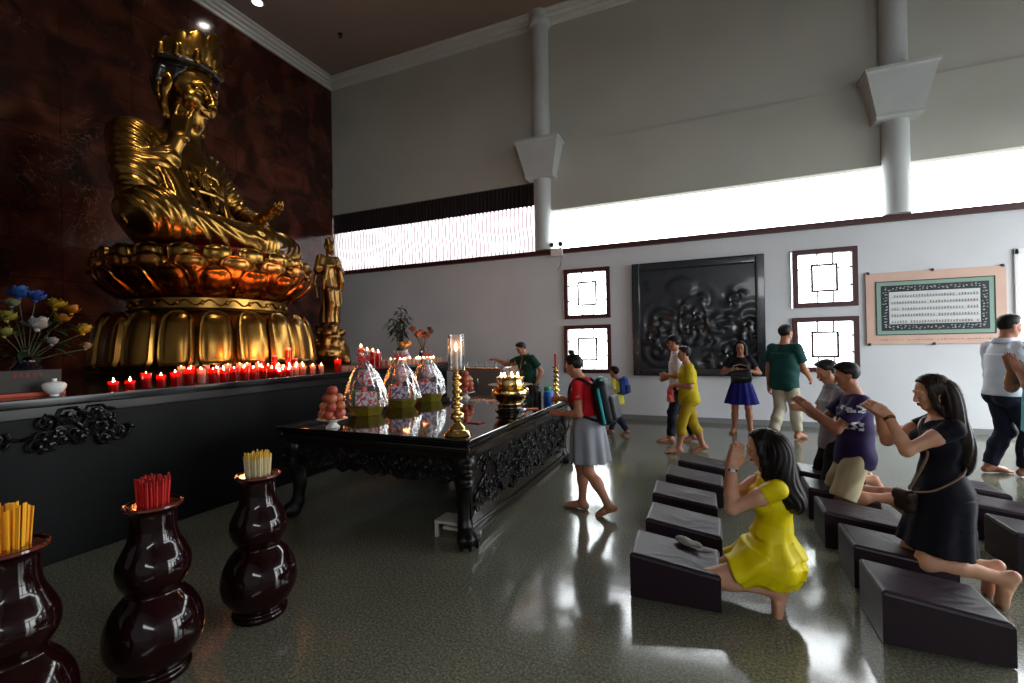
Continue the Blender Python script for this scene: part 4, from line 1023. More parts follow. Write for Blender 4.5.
for j, (nm_, (x, y), c, n, rx, ry, lab, grp, ztop, c2) in enumerate(SPEC):
    jr = thing('gourd_jar', JL[j], 'jar', (x, y, 0), j * 1.3, 'gourd incense jars')
    MB().lathe(smooth_prof(JP), seg=64).build('body', M['jar'], jr, True, 70)
    rm = MB(); rm.lathe([(0.111, 0.838), (0.119, 0.846), (0.1255, 0.842), (0.1265, 0.833), (0.121, 0.827)], seg=64); rm.build('rim', pm('jar_rim_glaze', srgb(92, 34, 24), 0.12, coat=0.8), jr)
    m1 = pm('stick_%s' % grp.split()[0], c, 0.7); m2 = pm('stick_tip_%s' % grp.split()[0], c2, 0.7)
    R = 0.068; rgs = random.Random(j + 40); k = 0
    for i in range(n):
        rr_ = R * math.sqrt((i + 0.5) / n); a = i * 2.39996
        bx, by = rr_ * math.cos(a) * 0.72, rr_ * math.sin(a) * 0.72; tx, ty = rr_ * math.cos(a) * 1.12 + rgs.uniform(-0.004, 0.004), rr_ * math.sin(a) * 1.12 + rgs.uniform(-0.004, 0.004)
        zt = ztop + rgs.uniform(-0.012, 0.014)
        s_ = MB()
        if j == 0:
            ux, uy = math.cos(a * 3), math.sin(a * 3)
            P = []
            for (cx, cy, z) in ((bx, by, 0.60), (tx, ty, zt)):
                P.append([(cx + ux * rx + uy * ry * .5, cy + uy * rx - ux * ry * .5, z), (cx + ux * rx - uy * ry * .5, cy + uy * rx + ux * ry * .5, z), (cx - ux * rx - uy * ry * .5, cy - uy * rx + ux * ry * .5, z), (cx - ux * rx + uy * ry * .5, cy - uy * rx - ux * ry * .5, z)])
            s_.grid(P, wrap=True); s_.add(P[1], [(0, 1, 2, 3)])
        else:
            fz = (zt - 0.022 - 0.60) / (zt - 0.60); mx_, my_ = bx + (tx - bx) * fz, by + (ty - by) * fz
            s_.tube([(bx, by, 0.60), (mx_, my_, zt - 0.022)], rx, 6); s_.tube([(mx_, my_, zt - 0.022), (tx, ty, zt)], rx * 1.04, 6, 1)
        o = s_.build('joss_stick', [m1, m2], None, True, 30); o.location = (x, y, 0)
        tag(o, lab, 'incense stick', grp)

# ------------------------------------------------------------------ candles on the altar
def tglass(name, c, tr):
    m = pm(name, c, 0.12, coat=0.5); nt = m.node_tree; b = nt.nodes['Principled BSDF']
    t = nt.nodes.new('ShaderNodeBsdfTranslucent'); t.inputs['Color'].default_value = tr
    x = nt.nodes.new('ShaderNodeMixShader'); x.inputs[0].default_value = 0.55
    nt.links.new(b.outputs[0], x.inputs[1]); nt.links.new(t.outputs[0], x.inputs[2]); nt.links.new(x.outputs[0], nt.nodes['Material Output'].inputs['Surface']); return m
RG_ = tglass('red_candle_glass', srgb(120, 8, 6), (0.75, 0.05, 0.015, 1)); RWAX = pm('red_wax', srgb(140, 14, 12), 0.4)
PINK = tglass('pale_candle_wax', srgb(186, 140, 132), (0.85, 0.42, 0.3, 1))
WHITEG = tglass('frosted_candle_cup', srgb(196, 184, 166), (0.85, 0.62, 0.42, 1))
GLOWC = glow('lit_wax', (1.0, 0.50, 0.18, 1), 3.2)
FLAME = glow('candle_flame', (1.0, 0.60, 0.26, 1), 80)
def flame(mb, c, s):
    prof = [(0.001, 0), (0.42, 0.18), (0.5, 0.4), (0.36, 0.75), (0.15, 1.1), (0.001, 1.4)]
    return mb.lathe([(r * s * 0.5, z * s * 1.1) for r, z in prof], c, 8)
protoC = {}
def votive(kind, loc, label, group, lit=True, hgt=0.085, r=0.034):
    key = (kind, lit, round(hgt, 3), round(r, 3))
    if key in protoC: return dup(protoC[key], loc, random.uniform(0, 6), label, group)
    t = thing('votive_candle', label, 'candle', loc, 0, group)
    mat = {'red': RG_, 'white': WHITEG, 'pink': PINK}[kind]
    MB().lathe([(r * 0.86, 0), (r * 0.9, 0.004), (r, hgt * 0.95), (r, hgt), (r * 0.9, hgt), (r * 0.86, hgt * 0.9), (r * 0.8, hgt * 0.1), (0.001, hgt * 0.09)], seg=18).build('cup', mat, t, True, 50)
    if lit:
        MB().lathe([(0.001, hgt * 0.70), (r * 0.80, hgt * 0.695), (r * 0.79, hgt * 0.12), (0.001, hgt * 0.11)], seg=16).build('melted_wax', PINK if kind != 'white' else WHITEG, t)
        flame(MB(), (0, 0, hgt * 0.71), 0.036).build('flame', FLAME, t)
    else:
        MB().lathe([(0.001, hgt * 0.98), (r * 0.88, hgt * 0.97), (r * 0.88, hgt * 0.88)], seg=16).build('wax', PINK, t)
        MB().tube([(0, 0, hgt * 0.95), (0.002, 0, hgt * 1.12)], 0.0018, 5).build('wick', M['black'], t)
    protoC[key] = t; return t
def pillar(loc, hgt, label, group, r=0.038, lit=False):
    t = thing('pillar_candle', label, 'candle', loc, 0, group)
    MB().lathe([(r, 0), (r, hgt * 0.90), (r * 0.97, hgt * 0.905)], seg=20).build('red_shaft', RG_, t, True, 40)
    MB().lathe([(r * 0.97, hgt * 0.90), (r * 0.97, hgt), (r * 0.7, hgt * 0.99), (0.001, hgt * 0.985)], seg=20).build('pale_top', PINK, t, True, 40)
    if lit: flame(MB(), (0, 0, hgt), 0.03).build('flame', FLAME, t)
    else: MB().tube([(0, 0, hgt * 0.98), (0.002, 0, hgt + 0.012)], 0.002, 5).build('wick', M['black'], t)
    return t
rc = random.Random(5)
# front row, left to right
y = 2.32; fr_h = (0.075, 0.075, 0.13, 0.105, 0.125, 0.15, 0.14, 0.135, 0.12, 0.13, 0.13, 0.12, 0.12)
for i, hg in enumerate(fr_h):
    w_ = 0.04 if i not in (5,) else 0.045
    votive('red' if i not in (6,) else 'pink', (-4.70, y, AT), '%s lit red glass candle from the left end of the altar edge' % ORD[i] if i else 'leftmost lit red glass candle on the altar edge, small and low', 'lit candles along the altar edge', True, hg, w_)
    y += 0.125 if i < 6 else 0.115
# massed candles between that row and the lotus
for r_, (x, y0, y1, n, k, hg) in enumerate(((-4.82, 3.02, 4.72, 15, 'pink', 0.10), (-4.96, 3.0, 4.6, 13, 'red', 0.13), (-5.10, 3.1, 4.3, 11, 'pink', 0.13), (-5.22, 3.2, 4.1, 8, 'red', 0.16))):
    for i in range(n):
        yy = y0 + (y1 - y0) * (i + rc.uniform(-0.18, 0.18)) / (n - 1)
        kk = k if rc.random() < 0.7 else ('pink' if k == 'red' else 'red')
        votive(kk, (x + rc.uniform(-0.02, 0.02), yy, AT), 'small %s candle in the crowd between the altar edge and the lotus throne' % ('red glass' if kk == 'red' else 'pale pink'), 'massed candles below the lotus', rc.random() < 0.7, hg, 0.036)
for i, (x, yy, hg, lab) in enumerate(((-5.05, 4.42, 0.34, 'tallest red pillar candle among the candles below the lotus'), (-5.12, 4.27, 0.25, 'red pillar candle just left of the tallest one below the lotus'), (-5.18, 4.14, 0.20, 'shorter pale-topped red pillar candle left of the two tall ones'), (-5.16, 4.62, 0.20, 'short red pillar candle just right of the tallest one below the lotus'))):
    pillar((x, yy, AT), hg, lab, 'red pillar candles below the lotus')
# a bright cluster burning together
for i, (dx, dy, hg) in enumerate(((0, 0, 0.09), (-0.05, 0.05, 0.12), (0.02, -0.07, 0.07), (-0.07, -0.03, 0.1), (0.0, 0.085, 0.08))):
    votive('red', (-4.68 + dx, 4.02 + dy, AT), 'brightly burning red candle in the flaring cluster on the altar edge', 'flaring cluster of candles', True, hg, 0.03)
votive('red', (-4.72, 4.95, AT), 'single bright red candle right of the massed candles, before the standing statue', 'lit candles along the altar edge', True, 0.17, 0.045)
for i in range(4): votive('pink', (-4.75, 5.06 + 0.07 * i, AT), 'pale low candle at the right end of the altar edge', 'pale candles at the altar end', False, 0.06, 0.034)
# four tall red candles at the altar's right end
LX = -4.62
rack = thing('candle_rack', 'long dark shelf with a red edge carrying rows of white candles', 'candle rack', (-4.85, 6.35, 0))
MB().box((-0.30, -1.0, AT), (0.30, 1.25, AT + 0.03), 0.006).build('shelf', M['black_wood'], rack)
MB().box((0.299, -1.0, AT + 0.004), (0.312, 1.25, AT + 0.028), 0.003).build('red_edge', M['red_lacquer'], rack)
for sy in (-0.95, 0.12, 1.2): MB().box((-0.29, sy - 0.02, AT + 0.03), (-0.27, sy + 0.02, AT + 0.10), 0.003).build('bracket', M['black_wood'], rack)
TALL = ['tallest red candle at the altar end below the standing statue', 'second red candle from the left below the standing statue', 'third red candle from the left below the standing statue', 'shortest red candle of the four below the standing statue']
for i, (yy, hg) in enumerate(((5.42, 0.30), (5.55, 0.25), (5.68, 0.235), (5.80, 0.21))):
    pillar((-4.72, yy, AT + 0.03), hg, TALL[i], 'tall red candles at the altar end', 0.045, True)
for r_ in range(3):
    for i in range(15):
        yy = 5.92 + i * 0.107 + rc.uniform(-0.012, 0.012)
        lit = rc.random() < 0.4
        votive('white', (-4.62 - 0.10 * r_, yy, AT + 0.03), 'small %s white candle cup in the dense rows on the dark rack' % ('lit' if lit else 'unlit'), 'white candles on the rack', lit, 0.085, 0.036)
CANDLE_GLOW = [(-4.85, 2.6, AT + 0.30, 2), (-4.95, 3.7, AT + 0.34, 8), (-4.85, 4.3, AT + 0.35, 8), (-4.72, 4.95, AT + 0.3, 3), (-4.7, 5.6, AT + 0.42, 3.5), (-4.72, 6.5, AT + 0.28, 2), (-4.8, 7.2, AT + 0.28, 1.2)]

# ------------------------------------------------------------------ left end of the altar: flowers, plaque, covered bowl
def bloom(mb, c, R, n, mi, rg, curl=0.35):
    c = V3(*c)
    for k in range(n):
        a = 2 * PI * k / n + rg.uniform(-0.2, 0.2); el = rg.uniform(0.1, 0.9)
        d = V3(math.cos(a) * math.cos(el), math.sin(a) * math.cos(el), math.sin(el)); sidev = nrm(np.cross(d, V3(0.1, 0.2, 1))); nv = np.cross(sidev, d)
        rows = []
        for u in np.linspace(0, 1, 5):
            w_ = R * 0.42 * math.sin(PI * (0.12 + 0.82 * u)) ; p = c + d * R * u + nv * R * curl * u * u
            rows.append([p - sidev * w_ + nv * R * 0.08, p, p + sidev * w_ + nv * R * 0.08])
        mb.grid(rows, mi)
    mb.ball(c, R * 0.2, 8, mi)
def leafb(mb, a, d, L, w, rg, mi=0, droop=0.5):
    a, d = V3(*a), nrm(d); s_ = nrm(np.cross(d, V3(0, 0, 1) if abs(d[2]) < 0.95 else V3(1, 0, 0))); rows = []
    for u in np.linspace(0, 1, 6):
        p = a + d * L * u + V3(0, 0, -droop * L * u * u); ww = w * math.sin(PI * (0.05 + 0.93 * u)) ** 0.8
        rows.append([p - s_ * ww, p + V3(0, 0, -0.12 * ww), p + s_ * ww])
    mb.grid(rows, mi)
fl = thing('flower_arrangement', 'blue, yellow and white flowers in a dark vase at the left end of the altar', 'flowers', (-5.35, 2.02, AT))
MB().lathe(smooth_prof([(0.07, 0), (0.09, 0.02), (0.12, 0.12), (0.10, 0.2), (0.06, 0.26), (0.075, 0.30), (0.06, 0.29), (0.05, 0.2), (0.001, 0.18)]), seg=32).build('vase', pm('dark_vase', srgb(22, 18, 26), 0.2, coat=0.5), fl)
rf = random.Random(2); sm = MB(); lf = MB()
FLW = [((-0.02, -0.04, 0.80), 0.085, srgb(40, 110, 214), 'blue_flower'), ((0.02, 0.05, 0.78), 0.075, srgb(36, 96, 200), 'blue_flower'), ((0.0, 0.19, 0.72), 0.08, srgb(232, 186, 30), 'yellow_flower'), ((0.05, 0.28, 0.68), 0.07, srgb(226, 150, 24), 'yellow_flower'), ((0.06, 0.20, 0.60), 0.07, srgb(196, 128, 22), 'yellow_flower'), ((0.10, 0.34, 0.50), 0.075, srgb(222, 190, 50), 'yellow_flower'), ((0.12, 0.02, 0.53), 0.09, srgb(226, 226, 226), 'white_flower'), ((0.10, 0.12, 0.40), 0.055, srgb(196, 196, 190), 'white_flower'), ((0.05, -0.14, 0.60), 0.07, srgb(206, 190, 70), 'yellow_flower'), ((0.06, -0.16, 0.47), 0.065, srgb(190, 186, 90), 'yellow_flower'), ((0.1, 0.36, 0.36), 0.05, srgb(206, 180, 140), 'cream_flower'), ((0.02, -0.1, 0.72), 0.06, srgb(150, 160, 120), 'green_flower')]
for c, R, colr, nme in FLW:
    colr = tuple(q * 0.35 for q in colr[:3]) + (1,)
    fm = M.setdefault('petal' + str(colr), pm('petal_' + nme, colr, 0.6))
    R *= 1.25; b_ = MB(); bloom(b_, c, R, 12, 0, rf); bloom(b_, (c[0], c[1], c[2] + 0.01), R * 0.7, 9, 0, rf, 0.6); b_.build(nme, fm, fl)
    sm.tube([(0, 0, 0.25), (c[0] * 0.4, c[1] * 0.5, 0.25 + (c[2] - 0.25) * 0.6), c], 0.004, 5)
for k in range(70):
    a = rf.uniform(0, 6.28); leafb(lf, (0.06 * math.cos(a), 0.18 * math.sin(a) + 0.06, rf.uniform(0.28, 0.66)), V3(math.cos(a), math.sin(a), rf.uniform(0.0, 0.9)), rf.uniform(0.1, 0.2), 0.028, rf)
sm.build('stems', M['stem'], fl); lf.build('leaves', M['leafg'], fl)
pq = thing('prayer_plaque', 'small upright board with faded red writing on an orange base at the altar end', 'plaque', (-4.83, 1.83, AT), rad(-8))
MB().box((-0.02, -0.19, 0.03), (0.0, 0.19, 0.20), 0.006).build('board', pm('grey_brown_board', srgb(46, 42, 36), 0.6), pq)
MB().box((-0.06, -0.20, 0.0), (0.06, 0.20, 0.03), 0.005).build('base', pm('orange_base', srgb(176, 62, 26), 0.45), pq)
g_ = MB(); rw = random.Random(8)
for k in range(5):
    for q in range(5): g_.box((0.0, -0.085 + k * 0.035 + rw.uniform(0, 0.006), 0.150 + q * 0.006), (0.003, -0.062 + k * 0.035 - rw.uniform(0, 0.006), 0.153 + q * 0.006))
    g_.box((0.0, -0.076 + k * 0.035, 0.145), (0.003, -0.072 + k * 0.035, 0.182))
for k in range(2):
    for q in range(14): g_.box((0.0, -0.15 + q * 0.021, 0.09 + k * 0.025), (0.002, -0.136 + q * 0.021, 0.098 + k * 0.025), mi=1)
g_.build('writing', [pm('faded_red', srgb(150, 34, 28), 0.6), pm('faded_brown', srgb(44, 38, 34), 0.6)], pq)
cb = thing('covered_bowl', 'small white lidded porcelain bowl on the altar before the plaque', 'bowl', (-4.70, 1.93, AT))
MB().lathe(smooth_prof([(0.028, 0), (0.03, 0.012), (0.045, 0.02), (0.066, 0.05), (0.073, 0.08), (0.066, 0.076), (0.001, 0.04)]), seg=32).build('bowl', M['white'], cb)
MB().lathe(smooth_prof([(0.072, 0.08), (0.06, 0.098), (0.025, 0.108), (0.012, 0.112), (0.018, 0.122), (0.012, 0.13), (0.001, 0.131)]), seg=32).build('lid', M['white'], cb)

# ------------------------------------------------------------------ plants at the far end of the rack
pl = thing('bamboo_plant', 'tall dark leafy bamboo stalks in a vase behind the white candles', 'plant', (-5.50, 7.40, AT))
MB().lathe(smooth_prof([(0.06, 0), (0.085, 0.03), (0.1, 0.14), (0.07, 0.24), (0.06, 0.28), (0.07, 0.30), (0.055, 0.29), (0.001, 0.25)]), seg=28).build('vase', pm('dark_green_vase', srgb(40, 46, 42), 0.25, coat=0.4), pl)
sm = MB(); lf = MB(); rb_ = random.Random(12)
for k in range(6):
    a = k * 1.05; b0 = V3(0.02 * math.cos(a), 0.02 * math.sin(a), 0.25); t1 = V3(0.12 * math.cos(a), 0.16 * math.sin(a), rb_.uniform(0.75, 1.12))
    sm.tube([b0, (b0 + t1) / 2 + V3(0, 0, 0.05), t1], 0.007, 6)
    for q in range(26):
        u = 0.35 + 0.65 * q / 25; p = b0 + (t1 - b0) * u; an = rb_.uniform(0, 6.28)
        leafb(lf, p, V3(math.cos(an), math.sin(an), rb_.uniform(0.0, 0.8)), rb_.uniform(0.15, 0.26), 0.024, rb_, 0, rb_.uniform(0.2, 0.9))
sm.build('stalks', M['stem'], pl); lf.build('leaves', pm('dark_bamboo_leaf', srgb(40, 52, 44), 0.5), pl)
def vase_flowers(loc, label, vm, fcols, n, R, zr, spread, lg, seed):
    t = thing('flower_vase', label, 'flowers', loc)
    MB().lathe(smooth_prof([(0.045, 0), (0.06, 0.02), (0.085, 0.10), (0.06, 0.18), (0.04, 0.21), (0.055, 0.24), (0.045, 0.23), (0.001, 0.2)]), seg=28).build('vase', vm, t)
    r_ = random.Random(seed); s_ = MB(); l_ = MB()
    for k in range(n):
        a = r_.uniform(0, 6.28); q = r_.uniform(0.3, 1) * spread; c = (q * math.cos(a), q * math.sin(a), r_.uniform(*zr)); b_ = MB()
        bloom(b_, c, R * r_.uniform(0.8, 1.15), 9, 0, r_); b_.build('blossom', fcols[k % len(fcols)], t); s_.tube([(0, 0, 0.2), (c[0] * 0.5, c[1] * 0.5, 0.2 + (c[2] - 0.2) * 0.6), c], 0.004, 5)
    for k in range(lg):
        a = r_.uniform(0, 6.28); leafb(l_, (0.02 * math.cos(a), 0.02 * math.sin(a), 0.22 + r_.uniform(0, zr[0] - 0.25)), V3(math.cos(a), math.sin(a), 0.5), 0.16, 0.025, r_)
    s_.build('stems', M['stem'], t); l_.build('leaves', M['leafg'], t); return t
BW = pm('blue_white_porcelain', srgb(206, 212, 226), 0.2, coat=0.5, var=(16, srgb(50, 66, 130), 0.06))
vase_flowers((-4.985, 6.86, AT + 0.031), 'low orange and yellow blossoms in a blue and white vase by the bamboo', BW, [pm('orange_petal', srgb(160, 96, 40), 0.6), pm('yellow_petal', srgb(176, 136, 60), 0.6)], 6, 0.07, (0.28, 0.38), 0.13, 6, 3)
vase_flowers((-4.985, 7.40, AT + 0.031), 'tall brownish red blossoms in a vase behind the glass candle lamp', pm('dark_blue_vase', srgb(36, 44, 74), 0.25, coat=0.4), [pm('russet_petal', srgb(112, 56, 38), 0.6), pm('rust_petal', srgb(140, 84, 56), 0.6), pm('brown_petal', srgb(70, 40, 30), 0.6)], 11, 0.085, (0.42, 0.62), 0.22, 8, 5)

# grey cabinet beyond the rack
gc = thing('grey_cabinet', 'grey metal lamp cabinet at the end of the candle rack beside the attendant', 'cabinet', (-4.05, 7.98, 0))
MB().box((-0.50, -0.22, 0.62), (0.50, 0.22, 1.15), 0.012).build('body', M['grey_metal'], gc); MB().box((-0.53, -0.25, 1.145), (0.53, 0.25, 1.175), 0.006).build('top_plate', M['steel'], gc)
for sx in (-1, 1):
    dd = MB().box((min(sx * 0.02, sx * 0.48), -0.235, 0.66), (max(sx * 0.02, sx * 0.48), -0.215, 1.11), 0.006).build('door', pm('grey_door', srgb(78, 82, 85), 0.4), gc)
    MB().tube([(sx * 0.06, -0.24, 0.86), (sx * 0.06, -0.26, 0.88), (sx * 0.06, -0.26, 0.96), (sx * 0.06, -0.24, 0.98)], 0.006, 6).build('handle', M['steel'], dd)
    for sy in (-1, 1): MB().box((sx * 0.46 - 0.025, sy * 0.18 - 0.025, 0), (sx * 0.46 + 0.025, sy * 0.18 + 0.025, 0.63), 0.004).build('leg', M['black'], gc)
for i, (dx, dy) in enumerate(((-0.3, 0.0), (-0.12, 0.05), (0.12, -0.04), (0.3, 0.03))):
    o = MB().lathe(smooth_prof([(0.03, 0), (0.035, 0.01), (0.014, 0.025), (0.014, 0.05), (0.04, 0.075), (0.042, 0.085), (0.001, 0.08)]), (0, 0, 0), 20).build('oil_lamp_cup', M['steel']); o.location = (-4.05 + dx, 7.98 + dy, 1.175)
    tag(o, 'small metal lamp cup, %s from the left on the grey cabinet' % ORD[i], 'lamp cup', 'lamp cups on the grey cabinet')

# ------------------------------------------------------------------ things on the table
PEACH = pm('peach_skin', srgb(176, 84, 60), 0.45, var=(14, srgb(142, 36, 32), 0.25)); PEACH2 = pm('pale_peach', srgb(186, 120, 78), 0.45, var=(12, srgb(166, 70, 50), 0.25))
def make_peach(mat):
    pr = [(0.047 * math.sin(u), -0.046 * math.cos(u) - 0.012 * math.exp(-((PI - u) / 0.35) ** 2)) for u in np.linspace(0, PI, 14)]
    o = MB().lathe(pr, seg=20).build('peach', mat, None, True, 180)
    MB().tube([(0, 0, 0.028), (0.002, 0, 0.043), (0.004, 0.002, 0.05)], 0.003, 5).build('stem', M['stem'], o)
    return o
PP = [make_peach(PEACH), make_peach(PEACH2)]; PUSED = [False, False]
def fruit_stand(loc, label, grp, flabs):
    t = thing('footed_dish', label, 'dish', loc)
    MB().lathe(smooth_prof([(0.06, 0), (0.062, 0.008), (0.04, 0.03), (0.035, 0.045), (0.07, 0.06), (0.125, 0.075), (0.13, 0.082), (0.07, 0.074), (0.001, 0.07)]), seg=36).build('plate', M['white'], t)
    z = 0.078; r = 0.046; k = 0
    for li, (n, R) in enumerate(((5, 0.080), (4, 0.066), (3, 0.054), (1, 0.0))):
        for i in range(n):
            a = 2 * PI * i / n + li * 0.6; pos = (loc[0] + R * math.cos(a), loc[1] + R * math.sin(a), loc[2] + z + r)
            if not PUSED[k % 2]: o = PP[k % 2]; o.location = pos; PUSED[k % 2] = True
            else: o = dup(PP[k % 2], pos)
            o.rotation_euler = (rc.uniform(-0.4, 0.4), rc.uniform(-0.4, 0.4), rc.uniform(0, 6))
            tag(o, flabs[li], 'fruit', grp); k += 1
        z += 0.07
for nm_, loc in (('near', (-3.19, 3.27, TZ)), ('far', (-3.12, 5.66, TZ))):
    if nm_ == 'near': fruit_stand(loc, 'white footed dish of stacked peaches at the near left end of the table', 'peaches on the near dish', ['blushed peach in the bottom layer of the near dish', 'blushed peach in the second layer of the near dish', 'blushed peach in the third layer of the near dish', 'single peach topping the pile on the near dish'])
    else: fruit_stand(loc, 'white footed dish of stacked peaches behind the glass candle lamp', 'peaches on the far dish', ['blushed peach in the bottom layer of the dish behind the glass lamp', 'blushed peach in the second layer of the dish behind the glass lamp', 'blushed peach in the third layer of the dish behind the glass lamp', 'single peach topping the pile behind the glass lamp'])

# cellophane gift baskets
TRAY = pm('olive_gold_tray', srgb(126, 112, 30), 0.35, var=(26, srgb(92, 84, 20), 0.2), coat=0.3)
def basket(loc, rz, label, goods, seed):
    t = thing('gift_basket', label, 'gift basket', loc, rz)
    a8 = np.linspace(0, 2 * PI, 8, endpoint=False) + PI / 8
    tr = MB(); P = []
    for r, z in ((0.155, 0.0), (0.16, 0.005), (0.205, 0.115), (0.212, 0.12), (0.20, 0.12), (0.155, 0.02)): P.append([(r * math.cos(a), r * math.sin(a), z) for a in a8])
    tr.grid(P, wrap=True); tr.add(P[0], [tuple(range(8))[::-1]]); tr.add(P[-1], [tuple(range(8))]); tr.build('tray', TRAY, t, True, 20)
    rg_ = np.random.default_rng(seed); na, nz = 72, 22; G = []
    ph = rg_.uniform(0, 6, 6)
    for i in range(nz):
        u = i / (nz - 1); z = 0.10 + 0.50 * u
        r0 = 0.205 * (1 - u ** 1.9) + 0.022; row = []
        ox, oy = -0.07 * u ** 1.3, 0.015 * u
        for j in range(na):
            a = 2 * PI * j / na
            wv = 0.05 * u * np.sin(9 * a + ph[0]) + 0.05 * (0.3 + u) * np.sin(5 * a + ph[1] + 4 * u) + 0.035 * np.sin(14 * a + ph[2] - 6 * u) + 0.03 * np.sin(23 * a + 9 * u + ph[3])
            r = r0 * (1 + wv) + 0.004 * math.sin(31 * u + a * 3 + ph[4]); row.append((ox + r * math.cos(a), oy + r * math.sin(a), z))
        G.append(row)
    for i in range(6):           # flared crown above the tie
        u = i / 5; r0 = 0.022 + 0.055 * u; G.append([(-0.07 + r0 * (1 + 0.3 * math.sin(8 * a + ph[0])) * math.cos(a), 0.015 + r0 * (1 + 0.3 * math.sin(8 * a + ph[0])) * math.sin(a), 0.605 + 0.07 * u) for a in np.linspace(0, 2 * PI, na, endpoint=False)])
    MB().grid(G, wrap=True).build('clear_wrap', M['cello'], t, True, 180)
    rb = MB(); rb.tube([(-0.07 + 0.03 * math.cos(a), 0.015 + 0.03 * math.sin(a), 0.60) for a in np.linspace(0, 2 * PI, 17)], 0.009, 6)
    for q in (-1, 1): rb.tube([(-0.04, 0.015, 0.60), (-0.03, 0.015 + q * 0.06, 0.63), (-0.02, 0.015 + q * 0.09, 0.60), (-0.03, 0.015 + q * 0.04, 0.59), (-0.04, 0.015, 0.60)], 0.009, 6)
    rb.build('ribbon', pm('red_ribbon', srgb(190, 40, 36), 0.35), t)
    for (k, p, s, c, c2, lab, rz2) in goods:
        m = pm('goods', c, 0.35, var=(34, c2, 0.04))
        g = MB()
        if k == 'box': g.box((-s[0] / 2, -s[1] / 2, 0), (s[0] / 2, s[1] / 2, s[2]), 0.006)
        elif k == 'can': g.lathe([(s[0] * .94, 0), (s[0], 0.006), (s[0], s[2] - 0.006), (s[0] * .94, s[2]), (s[0] * .9, s[2] - 0.004), (0.001, s[2] - 0.004)], seg=24)
        else:
            F = Field((-s[0], -s[1], -0.02), (s[0], s[1], s[2] + 0.02), 0.006); F.ell((0, 0, s[2] / 2), (s[0] * .45, s[1] * .5, s[2] * .5), None, 0.01, disp=lambda P: 0.004 * np.sin(P[2] * 70 + P[0] * 50)); F.cut((0, 0, 0), (0, 0, -1)); pos, FF = F.mesh(); g.add(pos, FF)
        o = g.build({'box': 'goods_box', 'can': 'goods_tin', 'bag': 'goods_packet'}[k], m); 
        R_ = Matrix.Rotation(rz, 3, 'Z') @ Vector(p)
        o.location = (loc[0] + R_.x, loc[1] + R_.y, loc[2] + R_.z + 0.021); o.rotation_euler = (0, 0, rz + rz2); tag(o, lab, {'box': 'box', 'can': 'tin', 'bag': 'packet'}[k], 'goods in the gift baskets')
W_, PU, RD, GN, OR, GD = srgb(206, 204, 214), srgb(96, 70, 128), srgb(170, 28, 24), srgb(52, 130, 54), srgb(206, 96, 30), srgb(190, 150, 60)
def goods(n, f): return [('box', (0.075, -0.045, 0), (0.05, 0.21, 0.23), W_, PU if n != 'left' else srgb(170, 46, 60), 'white and %s patterned packet in front in the %s gift basket' % ('red' if n == 'left' else 'purple', n), -0.5),
                         ('can', (-0.03, -0.095, 0), (0.046, 0.046, 0.25), f[0], f[1], '%s tin on the near side in the %s gift basket' % (f[2], n), 0), ('can', (-0.06, 0.0, 0), (0.044, 0.044, 0.27), RD, srgb(120, 14, 14), 'tall red tin in the middle of the %s gift basket' % n, 0),
                         ('box', (-0.02, 0.095, 0), (0.07, 0.06, 0.21), OR, GD, 'orange box on the far side in the %s gift basket' % n, 0.3), ('bag', (-0.01, 0.015, 0.275), (0.19, 0.21, 0.19), f[3], f[4], '%s packet on top in the %s gift basket' % (f[5], n), 0.2)]
basket((-3.42, 3.99, TZ), rad(-20), 'cellophane gift basket nearest the peach dish, with a green tin inside', goods('left', (GN, srgb(30, 90, 36), 'green', RD, W_, 'red')), 1)
basket((-3.43, 4.62, TZ), rad(-28), 'middle cellophane gift basket on the table', goods('middle', (RD, OR, 'red', srgb(190, 120, 100), W_, 'pinkish')), 2)
basket((-3.42, 5.2, TZ), rad(-24), 'cellophane gift basket farthest along the table', goods('right', (srgb(120, 30, 34), RD, 'dark red', srgb(180, 150, 150), W_, 'pale')), 3)

# brass candle lamp with glass chimney
cl = thing('candle_lamp', 'tall turned brass candlestick with a clear glass chimney at the table corner', 'candlestick', (-1.90, 3.30, TZ))
pr = [(0.001, 0), (0.105, 0), (0.11, 0.012), (0.095, 0.028), (0.075, 0.04), (0.07, 0.055), (0.05, 0.075), (0.03, 0.10), (0.028, 0.115), (0.055, 0.135), (0.06, 0.155), (0.05, 0.175), (0.026, 0.19), (0.024, 0.205), (0.046, 0.222), (0.05, 0.235), (0.044, 0.25), (0.022, 0.262)]
z = 0.262
for R in (0.046, 0.043, 0.041, 0.039): pr += [(0.02, z + 0.008), (R * 0.8, z + 0.02), (R, z + 0.032), (R * 0.85, z + 0.045), (0.02, z + 0.056)]; z += 0.056
pr += [(0.018, z + 0.01), (0.03, z + 0.025), (0.07, z + 0.038), (0.072, z + 0.046), (0.06, z + 0.046), (0.001, z + 0.044)]
MB().lathe(smooth_prof(pr, 2), seg=36).build('brass_stem', M['brass'], cl)
zb = z + 0.046
MB().lathe([(0.062, zb), (0.066, zb + 0.01), (0.066, zb + 0.285), (0.0635, zb + 0.285), (0.0635, zb + 0.01)], seg=36).build('glass_chimney', M['glass'], cl)
MB().lathe([(0.013, zb - 0.002), (0.013, zb + 0.15), (0.001, zb + 0.152)], seg=14).build('candle', pm('cream_candle', srgb(214, 206, 184), 0.5), cl)
flame(MB(), (0, 0, zb + 0.155), 0.045).build('flame', FLAME, cl)
CANDLE_GLOW.append((-1.90, 3.30, TZ + zb + 0.20, 0.8))
